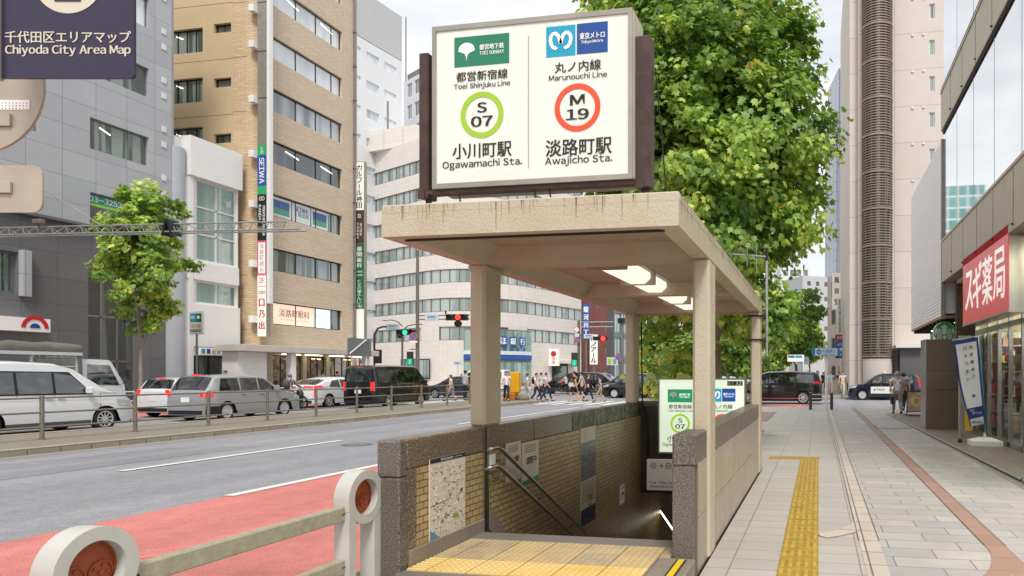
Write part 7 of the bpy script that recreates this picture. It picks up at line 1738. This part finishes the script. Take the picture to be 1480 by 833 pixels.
# overhead lattice arm
ly = 20.0; la = thing('lattice_arm', 'thin grey lattice truss reaching over the road in front of the young tree', 'gantry arm', (-29.5, ly, 0))
tip = PY(438, 329, ly); z0 = tip.z; z1 = z0 + .0; q = MB(); xs = np.linspace(-30.2, tip.x, 44)
def ztop(x): return PY(0, 337, ly).z + .05 + (tip.z - PY(0, 337, ly).z) * (x + 30.2) / (tip.x + 30.2)
ch = [(lambda x: (x, ly, ztop(x) + .16)), (lambda x: (x, ly - .16, ztop(x) - .13)), (lambda x: (x, ly + .16, ztop(x) - .13))]
for k, c_ in enumerate(ch): q.tube([c_(xs[0]), c_(xs[-1] if k else xs[-1] - .6)], .028, m_gal, 6)
for i in range(len(xs) - 2):
    a, b = (0, 1) if i % 2 else (1, 0); q.tube([ch[a](xs[i]), ch[b](xs[i + 1])], .012, m_gal, 4); a, b = (0, 2) if i % 2 else (2, 0); q.tube([ch[a](xs[i]), ch[b](xs[i + 1])], .012, m_gal, 4)
q.build('truss', la)
q = MB(); xb = PY(248, 335, ly).x
for s_ in (-1, 1): q.prism([(xb + s_ * .18 - .04, ly - .2, ztop(xb) - .25), (xb + s_ * .18 + .04, ly - .2, ztop(xb) - .25), (xb + s_ * .03 + .04, ly - .2, ztop(xb) + .28), (xb + s_ * .03 - .04, ly - .2, ztop(xb) + .28)], (0, .4, 0), m_dframe)
q.build('joint_bracket', la)
q = MB(); xb = PY(63, 331, ly).x; q.cbox(xb - .12, xb + .25, ly - .3, ly - .12, ztop(xb) + .22, ztop(xb) + .38, .02, m_pole); q.tube([(xb, ly - .1, ztop(xb)), (xb, ly - .2, ztop(xb) + .25)], .03, m_pole, 6); q.build('sensor', la)
q = MB(); q.tube([(-30.2, ly, 0), (-30.2, ly, z0 + .5)], .16, m_gal, 12); q.build('mast', la)
q = MB(); q.tube([(-30.2, ly, ztop(-30.2) + 3.2), (PY(145, 320, ly).x, ly, ztop(-24) + .2)], .02, m_gal, 4); q.build('stay', la)
# spare sign backs and map sign, near left, on one pole standing left of the view
pp_ = PD(-30, 541, 3.25); U = Vector((CO, SI, 0)); N = U.cross(Z_)
m_back = mat('sign_back_cream', '#b7ab9b', .4, metal=.25, var=.15, vscale=6); m_pur = mat('map_sign_purple', '#2e2742', .35, var=.18, vscale=40); m_creamp = mat('sign_cream', '#cfc9b6', .5)
q = MB(); q.tube([(pp_.x, pp_.y, 0), (pp_.x, pp_.y, 4.2)], .03, m_gal, 12); tag(q.build('sign_pole', loc=(pp_.x, pp_.y, 0)), 'grey pole at the far left edge carrying the sign backs', 'pole')
c_ = PD(-27, 128, 3.2); q = MB(); q.disc(c_, N, .30, m_back, 64, t=.008); q.disc(c_ + N * .008, N, .30, m_back, 64, r0=.289, t=.006)
a = PD(-5, 184, 3.2) + N * .009; q.frame(a, U, N, .08, .055, m_back, .012); q.frame(PD(-5, 160, 3.2) + N * .009, U, N, .162, .045, m_wht, .001)
for k in range(9): 
    for r_ in range(3): q.frame(PD(1 + k * 5, 159 - r_ * 4, 3.2) + N * .0105, U, N, .005, .004, m_gframe, .0005)
tag(q.build('road_sign', loc=c_), 'plain cream back of a round road sign, upper left', 'road sign')
a = PD(-120, 308, 3.2); W, H = .184 * 3.2, .068 * 3.2; q = MB(); pts = []; R_ = .045
for cx_, cy_, a0 in ((W - R_, R_, -90), (W - R_, H - R_, 0), (R_, H - R_, 90), (R_, R_, 180)):
    for k in range(7): t_ = math.radians(a0 + 15 * k); pts.append(a + U * (cx_ + R_ * math.cos(t_)) + Z_ * (cy_ + R_ * math.sin(t_)))
q.prism(pts, N * .01, m_back); q.frame(PD(-8, 281, 3.2) + N * .011, U, N, .095, .055, m_back, .014); bevel(tag(q.build('supplementary_plate', loc=a), 'cream rectangular sign back with rounded corners beneath the round one', 'road sign'), .003, 2)
ms = thing('map_sign', 'dark purple area map sign with white Japanese and English lettering', 'direction sign', PD(100, 115, 3.0)); d = 3.0
a = PD(6, 115, d); W, H = .191 * d, .26 * d; q = MB(); pts = []; R_ = .018
for cx_, cy_, a0, rr_ in ((W - R_, R_, -90, R_), (W - R_, H - R_, 0, R_), (.001, H, 90, .001), (.001, .001, 180, .001)):
    for k in range(7): t_ = math.radians(a0 + 15 * k); pts.append(a + U * (cx_ + rr_ * math.cos(t_)) + Z_ * (cy_ + rr_ * math.sin(t_)))
q.prism(pts, N * .012, m_pur); q.build('panel', ms)
q = MB(); k = N * .014
q.text('千代田区エリアマップ', PD(102.5, 56, d) + k, U, m_creamp, w=.181 * d, h=.017 * d, bold=.018, res=5); q.text('Chiyoda City Area Map', PD(102.5, 75.5, d) + k, U, m_creamp, w=.180 * d, h=.0165 * d, bold=.028, res=5)
q.disc(PD(102.5, -29, d) + k, N, .051 * d, m_creamp, 48); c_ = PD(102.5, -29, d) + N * .016; u_ = .001 * d
q.frame(c_ - U * 19 * u_ - Z_ * 34 * u_, U, N, 38 * u_, 7 * u_, m_pur, .001); q.frame(c_ - U * 8 * u_ - Z_ * 27 * u_, U, N, 16 * u_, 32 * u_, m_pur, .001); q.frame(c_ - U * 15 * u_ + Z_ * 1 * u_, U, N, 8 * u_, 7 * u_, m_pur, .001); q.disc(c_ + Z_ * 20 * u_, N, 10 * u_, m_pur, 24)
q.build('lettering', ms)
q = MB(); q.frame(PD(-6, 118, d), U, N, .012 * d, .3 * d, m_back, .03); q.frame(PD(-6, 60, d) - N * .02 - U * .1, U, N, .12, .03, m_back, .01); q.build('side_bar', ms)
# barrier and sign pole at the crossing
bz = thing('pavement_barrier', 'dark two-post barrier with steel rails at the crossing kerb', 'barrier', G(1186, 592)); m_brown = mat('barrier_bronze', '#463630', .5)
for u in (1171.5, 1202): p = G(u, 592.5); q = MB(); q.tube([(p.x, p.y, 0), (p.x, p.y, .70)], .065, m_brown, 14); q.tube([(p.x, p.y, .70), (p.x, p.y, .74)], .07, mat('bronze_cap', '#a78a4a', .3, metal=.8), 14); q.build('post', bz)
a, b = G(1171.5, 592.5), G(1202, 592.5)
for z in (.28, .46, .64): q = MB(); q.tube([a + Z_ * z, b + Z_ * z], .025, m_steel, 8); q.build('rail', bz)
sp_ = thing('street_sign', 'white pole with blue-edged arrow-shaped street sign before the crossing', 'street sign', G(1194, 592.5)); p = G(1194, 592.5); d = 1500 / 51.5
q = MB(); q.tube([(p.x, p.y, 0), PD(1194, 500, d)], .055, m_wpan, 12); q.build('pole', sp_)
a, b = PD(1172.5, 515, d - .1), PD(1215.5, 503, d - .1); q = MB(); W, H = (b - a).dot(U), b.z - a.z
q.prism([a + U * W * .06, a + U * W * .94, a + U * W + Z_ * H * .5, a + U * W * .94 + Z_ * H, a + U * W * .06 + Z_ * H, a + Z_ * H * .5], N * .04, m_sblu)
q.frame(a + U * W * .13 + Z_ * H * .06 + N * .041, U, N, W * .74, H * .88, m_spale, .003); q.text('外堀通り', a + U * W * .58 + Z_ * H * .62 + N * .046, U, m_sblu, w=W * .44, h=H * .42, bold=.02); q.text('Sotobori-dori Ave.', a + U * W * .58 + Z_ * H * .22 + N * .046, U, m_sblu, w=W * .44, h=H * .2, bold=.02); q.disc(a + U * W * .25 + Z_ * H * .5 + N * .045, N, H * .33, m_sblu, 20); q.text('405', a + U * W * .25 + Z_ * H * .5 + N * .047, U, m_wht, w=H * .4, h=H * .22)
q.build('arrow_board', sp_)
q = MB(); a = PD(1138, 523, 52); q.frame(a, U, N, 1.25, .52, m_wht, .06); q.frame(a + U * .05 + Z_ * .3 + N * .06, U, N, .5, .16, m_grn, .01); q.frame(a + U * .6 + Z_ * .3 + N * .06, U, N, .5, .16, m_cyan, .01); q.tube([a + U * 1.2, Vector((a.x + 1.2, a.y + .2, 0))], .06, m_wpan, 8); tag(q.build('station_lightbox', loc=(a.x, a.y, 0)), 'white station sign box with green strip above the black minivan rear', 'station sign')
# banner, post sign, picture stand in front of the shops
bn = thing('banner_flag', 'blue-edged white banner flag leaning on a cyan pole in a white foot', 'banner', (3.37, 15.0, .05)); p0 = PD(1425, 645, 14.15); m_teal = mat('pole_cyan', '#3fa3b5', .4)
q = MB(); tp = PD(1416, 487, 14.0); q.tube([(p0.x, p0.y, .1), tp], .013, m_teal, 8); q.tube([PD(1376, 492, 14.1), PD(1418, 485, 14.0)], .010, m_lframe, 6); q.build('pole', bn)
q = MB(); P = lambda a, b: (PD(1377, 494, 14.05) * (1 - a) + PD(1413.5, 487.5, 14.) * a) * (1 - b) + (PD(1402, 617, 14.1) * (1 - a) + PD(1424, 612, 14.05) * a) * b
def bw(a, b): p = P(a, b); k = .025 * math.sin(b * 9) * (1 - a) ; cv = -.10 * math.sin(math.pi * b) * (1 - a); return p + N * k + U * (-cv * -.35)
m_bnavy = mat('banner_navy', '#24407f', .8); m_bwh = mat('banner_white', '#dfe2e4', .85)
for i in range(12):
    for j in range(24):
        a0, a1, b0, b1 = i / 12, (i + 1) / 12, j / 24, (j + 1) / 24
        m = m_bnavy if (i == 0 or i == 11 or j == 0 or (19 <= j <= 21)) else m_bwh
        q.add([bw(a0, b1), bw(a1, b1), bw(a1, b0), bw(a0, b0)], [(0, 1, 2, 3)], m, True)
for s_, a_, b0_, st_ in (('日本うまい', .42, .10, .09), ('肉厚雛盛〇', .66, .10, .085)):
    for k, chx in enumerate(s_): c = bw(a_, b0_ + st_ * k) + N * .012; uu = (bw(a_ + .1, b0_ + st_ * k) - bw(a_ - .1, b0_ + st_ * k)).normalized(); q.text(chx, c, uu, mat('banner_ink', '#394a70', .8), w=.065, h=.07, bold=.01)
q.text('店内', bw(.3, .82) + N * .012, U, m_bwh, w=.09, h=.06); q.text('調剤受付', bw(.5, .965) + N * .012, U, mat('banner_ink', '#394a70', .8), w=.22, h=.05, bold=.02); q.text('受付中', bw(.55, .86) + N * .012, U, m_bwh, w=.2, h=.05)
q.disc(bw(.55, .66) + N * .012, N, .035, m_sblu, 14)
q.build('cloth', bn)
q = MB(); bx, by = p0.x - .02, p0.y; q.prism([(bx - .30, by - .22, .045), (bx + .30, by - .22, .045), (bx + .30, by + .22, .045), (bx - .30, by + .22, .045)], (0, 0, .10), m_wht)
q.add([(bx - .30, by - .22, .145), (bx + .30, by - .22, .145), (bx + .30, by + .22, .145), (bx - .30, by + .22, .145), (bx - .1, by - .07, .21), (bx + .1, by - .07, .21), (bx + .1, by + .07, .21), (bx - .1, by + .07, .21)], [(0, 1, 5, 4), (1, 2, 6, 5), (2, 3, 7, 6), (3, 0, 4, 7), (4, 5, 6, 7)], m_wht); q.tube([(bx, by, .2), (bx, by, .30)], .03, m_wht, 10); bevel(q.build('foot', bn), .02, 2)
yb = thing('standing_sign', 'tall grey standing sign with yellow panel on casters behind the banner', 'sign stand', PD(1390, 645, 14.8)); d = 14.8; q = MB()
a = PD(1385, 643, d); a.z = .12; q.frame(a, U, N, .24, 2.2, m_alu, .10); q.build('column', yb); q = MB(); q.frame(PD(1392, 622, d) + N * .101, U, N, .17, .62, m_cyl, .005); q.frame(PD(1392, 560, d) + N * .101, U, N, .17, .25, m_sred, .005); q.build('panel', yb)
for du in (0, 18): p = PD(1386 + du, 645, d); q = MB(); q.ball((p.x, p.y - .1, .09), .05, .06, .045, m_blkpl, 10, 6); q.build('caster', yb)
aw = thing('picture_stand', 'black framed stand with orange food picture at the apron edge', 'sign stand', G(1324, 604)); d = 24.3; q = MB()
a = PD(1310, 596, d); b = PD(1337, 565, d); W, H = (b - a).dot(U), b.z - a.z
q.frame(a, U, N, W, .03, m_blkpl, .03); q.frame(a + Z_ * (H - .03), U, N, W, .03, m_blkpl, .03); q.frame(a - Z_ * (a.z - .05), U, N, .025, a.z + H - .05, m_blkpl, .03); q.frame(a + U * (W - .025) - Z_ * (a.z - .05), U, N, .025, a.z + H - .05, m_blkpl, .03); q.frame(a - Z_ * (a.z - .05) - N * .35, U, N, W, .025, m_blkpl, .7); q.build('frame', aw)
m_food = mat('food_picture', '#d98a3a', .5, var=.8, vscale=7, c2='#efe3cf'); q = MB(); q.frame(a + U * .025 + Z_ * .03, U, N, W - .05, H - .06, m_food, .012); q.disc(a + U * W * .5 + Z_ * H * .5 + N * .015, N, .17, mat('food_cream', '#efe0c4', .5), 20); q.disc(a + U * W * .52 + Z_ * H * .52 + N * .018, N, .09, m_cyl, 16); q.build('picture', aw)
q = MB(); a = PD(502, 514, 42.5); U2 = Y_; q.frame(a, U2, X_, 2.2, 1.1, m_gframe, .08)
q.v = [(p[0], p[1], p[2]) for p in q.v]; q.tube([a + Z_ * .1 + X_ * .15, a + Y_ * 1.6 + Z_ * 1.05 + X_ * .15], .04, m_lframe, 6); q.tube([a + Y_ * .4 - Z_ * .6, a + Y_ * .4 + Z_ * .2], .05, m_lframe, 6); q.tube([a + Y_ * 1.8 - Z_ * .6, a + Y_ * 1.8 + Z_ * .2], .05, m_lframe, 6)
tag(q.build('billboard_back', loc=a), 'grey back of a small billboard standing on the shop canopy', 'billboard')
# manhole and utility cover in the pavement
q = MB(); p = G(1290, 618); q.box(p.x - .45, p.x + .45, p.y - .5, p.y + .5, .0045, .008, m_pave); 
for a, b, c, d in ((-.47, .47, -.52, -.50), (-.47, .47, .5, .52), (-.47, -.45, -.5, .5), (.45, .47, -.5, .5)): q.box(p.x + a, p.x + b, p.y + c, p.y + d, .0045, .009, m_line)
tag(q.build('access_cover', loc=p), 'square paved access cover in the pavement near the granite pier', 'manhole cover')
q = MB(); p = (-10.4, 14.2, ROAD + .004); q.disc(p, (0, 0, 1), .33, m_gframe, 32, t=.008); q.disc((p[0], p[1], p[2] + .0085), (0, 0, 1), .28, m_sig, 32, r0=.25)
tag(q.build('manhole_cover', loc=p), 'round iron manhole cover in the grey carriageway', 'manhole cover')
# ================================================================ TREES
def leafmat(name, c, tr=.35):
    if name in _M: return _M[name]
    m = bpy.data.materials.new(name); m.use_nodes = True; nt = m.node_tree; b = nt.nodes['Principled BSDF']; b.inputs['Base Color'].default_value = lin(c); b.inputs['Roughness'].default_value = .5
    t = nt.nodes.new('ShaderNodeBsdfTranslucent'); cl = lin(c); t.inputs[0].default_value = (min(1, cl[0] * 1.7), min(1, cl[1] * 1.6), cl[2] * .8, 1)
    mx = nt.nodes.new('ShaderNodeMixShader'); mx.inputs[0].default_value = tr; out = nt.nodes['Material Output']
    nt.links.new(b.outputs[0], mx.inputs[1]); nt.links.new(t.outputs[0], mx.inputs[2]); nt.links.new(mx.outputs[0], out.inputs[0]); _M[name] = m; return m
LEAF = [leafmat('leaf_deep', '#5f7f3f'), leafmat('leaf_mid', '#7d9f4a'), leafmat('leaf_light', '#a6bf5a'), leafmat('leaf_bright', '#cede78'), leafmat('leaf_yellow', '#bcae58')]
m_bark = mat('plane_bark', '#8b7c68', .85, var=.45, vscale=7, c2='#5d5142', bump=.6, bscale=20, stretch=(1, 1, .35)); m_bark2 = mat('young_bark', '#9a907f', .85, var=.3, vscale=5, bump=.4)
MAPLE = np.array([(0, -.10), (.20, -.16), (.30, .0), (.55, .10), (.34, .26), (.46, .62), (.20, .55), (.0, 1.0), (-.20, .55), (-.46, .62), (-.34, .26), (-.55, .10), (-.30, .0), (-.20, -.16)])
SIMPLE = np.array([(0, -.1), (.42, .05), (.38, .5), (0, 1.0), (-.38, .5), (-.42, .05)])
def leaves(name, parent, P, size, shape, rng, bright, droop=.55, out=None, cen=None, vary=.35):
    """P: leaf positions (n,3); out: unit directions away from the crown centre"""
    n = len(P); k = len(shape)
    nrm = out * .75 + rng.normal(0, .55, (n, 3)) + np.array([0, 0, .55]); nrm /= np.linalg.norm(nrm, axis=1)[:, None]
    tipd = out * .6 + rng.normal(0, .6, (n, 3)) + np.array([0, 0, -droop]); tipd -= nrm * (tipd * nrm).sum(1)[:, None]; tipd /= np.linalg.norm(tipd, axis=1)[:, None] + 1e-9
    side = np.cross(nrm, tipd); s = size * (1 + rng.uniform(-vary, vary, n))
    fold = rng.uniform(.05, .25, n)
    V = np.empty((n, k + 1, 3))
    for i, (a, b) in enumerate(shape): V[:, i] = P + side * (a * s)[:, None] + tipd * (b * s)[:, None] - nrm * (abs(a) * fold * s + max(b - .5, 0) * .25 * s)[:, None]
    V[:, k] = P + tipd * (.25 * s)[:, None]
    V = V.reshape(-1, 3); base = (np.arange(n) * (k + 1))[:, None]
    F_ = np.concatenate([np.stack([base[:, 0] + k, base[:, 0] + i, base[:, 0] + (i + 1) % k], 1)[:, None] for i in range(k)], 1).reshape(-1, 3)
    off = Vector((0, 0, 0)); q = parent
    while q: off += q.location; q = q.parent
    V = V - np.array(off)
    me = bpy.data.meshes.new(name); me.vertices.add(len(V)); me.vertices.foreach_set('co', V.ravel().astype(np.float32))
    me.loops.add(F_.size); me.loops.foreach_set('vertex_index', F_.ravel().astype(np.int32)); me.polygons.add(len(F_)); me.polygons.foreach_set('loop_start', (np.arange(len(F_)) * 3).astype(np.int32)); me.polygons.foreach_set('loop_total', np.full(len(F_), 3, np.int32))
    for m in LEAF: me.materials.append(m)
    me.polygons.foreach_set('material_index', np.repeat(bright, k).astype(np.int32)); me.update(calc_edges=True)
    o = bpy.data.objects.new(name, me); COL.objects.link(o); o.parent = parent; return o
def tree(label, base, cen, rad, nsp, nleaf, size, rng, trunk_r, shape=MAPLE, clump=.34, limbs=9, bark=None, group=None, zmin=None, skew=None, name='plane_tree', inner=.25, top_bright=1.0, trunk_to=None, fresh=.22, rough=1., cut=False):
    t_ = thing(name, label, 'tree', base, group=group); base = Vector(base); cen = Vector(cen); bark = bark or m_bark
    q = MB(); hgt = cen.z + rad[2] * .35; pts = []
    for k in range(8): f = k / 7; pts.append((base.x + (cen.x - base.x) * f * f + .05 * math.sin(f * 7), base.y + (cen.y - base.y) * f * f + .05 * math.cos(f * 5), base.z + (hgt - base.z) * f))
    q.tube(pts, [trunk_r * (1.25 if k == 0 else 1) * (1 - .8 * k / 7) for k in range(8)], bark, 14); q.build('trunk', t_)
    # spray centres spread through the crown, thicker towards its skin
    C = []; 
    while len(C) < nsp:
        p = rng.normal(0, 1, 3); p /= np.linalg.norm(p); r = rng.uniform(inner, 1.0) ** .5
        lump = 1 + rough * .1 * math.sin(p[0] * 5 + 1) * math.cos(p[1] * 4 + p[2] * 6) + .07 * math.sin(p[2] * 11 + p[0] * 7)
        c = np.array(cen) + p * r * lump * np.array(rad)
        if zmin and c[2] < zmin + rng.uniform(0, .5): continue
        if cut and c[2] < 3.3 and c[0] < cen.x - 1.0: continue
        if cut and c[2] < 3.7 and c[0] > cen.x + .45 + .55 * (c[2] - 2): continue
        C.append(np.append(c, r))
    C = np.array(C); q = MB()
    for k in range(limbs):
        c = C[rng.integers(len(C))][:3]; f = .35 + .6 * k / limbs; i = min(6, int(f * 7)); s = Vector(pts[i]); e_ = Vector(c); mid = s.lerp(e_, .5) + Vector((0, 0, -.15 * (e_ - s).length * .4)); q.tube([s, mid, e_], [trunk_r * .34, trunk_r * .2, trunk_r * .06], bark, 8)
    for k in range(0, nsp, max(1, nsp // 110)):
        c = Vector(C[k][:3]); i = int(np.argmin([abs(p[2] - (c.z - .5)) for p in pts])); s = Vector(pts[i]); s = s.lerp(c, .25); q.tube([s, s.lerp(c, .55) + Vector((0, 0, -.1)), c], [trunk_r * .10, trunk_r * .07, .006], bark, 5)
    q.build('limbs', t_)
    per = nleaf // nsp; n = per * nsp; idx = np.repeat(np.arange(nsp), per)
    off = rng.normal(0, 1, (n, 3)); off /= np.linalg.norm(off, axis=1)[:, None]; off *= (rng.uniform(0, 1, n) ** .45)[:, None] * clump * (.6 + .8 * rng.uniform(0, 1, nsp)[idx])[:, None]; off[:, 2] *= .7
    P = C[idx, :3] + off; out = P - np.array(cen); out /= np.array(rad); out /= np.linalg.norm(out, axis=1)[:, None] + 1e-9
    tone = rng.uniform(0, 1, nsp)[idx] * .55 + rng.uniform(0, 1, n) * .45
    b = np.digitize(tone, [.30, .62, 1 - fresh]); b = np.where(rng.uniform(0, 1, n) < .012, 4, b)
    leaves('crown', t_, P, size, shape, rng, b, out=out); return t_
R1 = np.random.default_rng(5)
tree('big leafy plane tree rising behind the canopy roof', (-2.0, 12.7, 0), (-2.18, 12.7, 5.3), (2.36, 2.3, 4.15), 800, 70000, .110, R1, .25, clump=.46, zmin=2.05, inner=.12, cut=True)
p = G(201, 578, 0); tx = -29.7; ty = PX(201, 578, tx).y
zt_ = HC + (541 - 268) * (-SI * tx + CO * ty) / 1000
tree('young street tree with slim trunk before the dark grey block', (tx, ty, 0), (tx + .25, ty, 6.9), (1.65, 1.65, 3.7), 150, 13000, .17, R1, .09, clump=.42, limbs=10, bark=m_bark2, inner=.05, rough=2.)
for i, (u, v, d, rx, rz, zc2, lb) in enumerate(((945, 575, 75, 2.3, 2.2, 4.6, 'green tree seen under the canopy beside the rear left column'), (985, 575, 55, 2.2, 1.9, 3.5, 'bright leafy tree seen just above the lit sign box'), (958, 575, 95, 3.6, 2.2, 2.3, 'dark low shrub mass behind the black taxi'), (1065, 575, 60, 2.4, 2.2, 3.6, 'dark tree between the right-hand columns'), (1093, 575, 33, 1.5, 1.3, 4.3, 'leafy tree just right of the rear right column'), (1150, 575, 62, 2.7, 3.6, 5.9, 'tall green street tree above the black minivan'), (1128, 570, 88, 2.4, 2.6, 6.5, 'farther street tree showing left of the tall green one'), (1112, 570, 110, 2.3, 1.6, 3.2, 'small round tree low down the far street'), (1170, 572, 100, 2.2, 3.2, 6.2, 'farthest street tree, half behind the tall green one'))):
    b = PD(u, 541, d); n = 5200 if d < 70 else 2600
    tree(lb, (b.x, b.y, 0), (b.x, b.y, zc2), (rx, rx, rz), 70, n, .30 if d < 70 else .42, R1, .16 if d < 70 else .14, shape=SIMPLE if d > 40 else MAPLE, clump=.75, limbs=6, group='trees along the street', inner=.1)
# low shoots at the foot of the near tree and weeds
q = thing('shrub', 'small leafy shoots at the kerb behind the end wall', 'shrub', (-2.7, 13.2, 0)); C = np.array([-2.6, 13.0, 1.3]); P = C + RNG.normal(0, 1, (700, 3)) * np.array([.35, .3, .45]); out = P - C; out /= np.linalg.norm(out, axis=1)[:, None]
leaves('crown', q, P, .15, MAPLE, RNG, RNG.integers(1, 4, 700), out=out); g = MB()
for k in range(9): g.tube([(-2.7, 13.1, 0), tuple(C + RNG.normal(0, .25, 3))], .012, m_bark, 5)
g.build('stem', q)
# ================================================================ CAMERA, LIGHT, SKY
cd = bpy.data.cameras.new('camera'); cam = bpy.data.objects.new('camera', cd); COL.objects.link(cam)
cam.location = (0, 0, HC); cam.rotation_euler = (math.pi / 2, 0, TH)
cd.sensor_width = 36; cd.lens = 36 * F / 1480; cd.shift_x = (740 - CX) / 1480; cd.shift_y = (CY - 416.5) / 1480
cd.clip_start = .05; cd.clip_end = 3000; SC.camera = cam
w = bpy.data.worlds.new('World'); SC.world = w; w.use_nodes = True; nt = w.node_tree
bg = nt.nodes['Background']; SUN_EL, SUN_AZ = math.radians(54), math.radians(157)      # azimuth clockwise from +y
sky = nt.nodes.new('ShaderNodeTexSky'); sky.sky_type = 'NISHITA'; sky.sun_disc = False; sky.sun_elevation = SUN_EL; sky.sun_rotation = SUN_AZ; sky.air_density = 1.2; sky.dust_density = 3.
tc = nt.nodes.new('ShaderNodeTexCoord'); mp = nt.nodes.new('ShaderNodeMapping'); mp.inputs['Scale'].default_value = (1, 1, 2.6)
nt.links.new(tc.outputs['Generated'], mp.inputs[0])
n = nt.nodes.new('ShaderNodeTexNoise'); n.inputs['Scale'].default_value = 2.6; n.inputs['Detail'].default_value = 7; n.inputs['Roughness'].default_value = .55
nt.links.new(mp.outputs[0], n.inputs[0])
rp = nt.nodes.new('ShaderNodeValToRGB'); rp.color_ramp.elements[0].position = .36; rp.color_ramp.elements[0].color = (6.4, 6.65, 7.0, 1); rp.color_ramp.elements[1].position = .66; rp.color_ramp.elements[1].color = (10.4, 10.3, 10.2, 1)
nt.links.new(n.outputs[0], rp.inputs[0])
mx = nt.nodes.new('ShaderNodeMix'); mx.data_type = 'RGBA'; mx.inputs[0].default_value = .88
nt.links.new(sky.outputs[0], mx.inputs[6]); nt.links.new(rp.outputs[0], mx.inputs[7]); nt.links.new(mx.outputs[2], bg.inputs[0])
bg.inputs[1].default_value = .069
sl = bpy.data.lights.new('sun', 'SUN'); sl.energy = 1.5; sl.angle = math.radians(14); sl.color = (1, .95, .88)
so = bpy.data.objects.new('sun', sl); COL.objects.link(so)
dv = Vector((math.sin(SUN_AZ) * math.cos(SUN_EL), math.cos(SUN_AZ) * math.cos(SUN_EL), math.sin(SUN_EL)))
so.rotation_euler = dv.to_track_quat('Z', 'Y').to_euler(); so.location = dv * 60
SC.view_settings.view_transform = 'Standard'; SC.view_settings.look = 'None'; SC.view_settings.exposure = .97; SC.view_settings.gamma = 1
SC.render.engine = 'CYCLES'; SC.cycles.max_bounces = 7; SC.cycles.diffuse_bounces = 4; SC.cycles.glossy_bounces = 4; SC.cycles.transmission_bounces = 5; SC.cycles.transparent_max_bounces = 6
SC.cycles.use_denoising = True; SC.cycles.caustics_reflective = False; SC.cycles.caustics_refractive = False
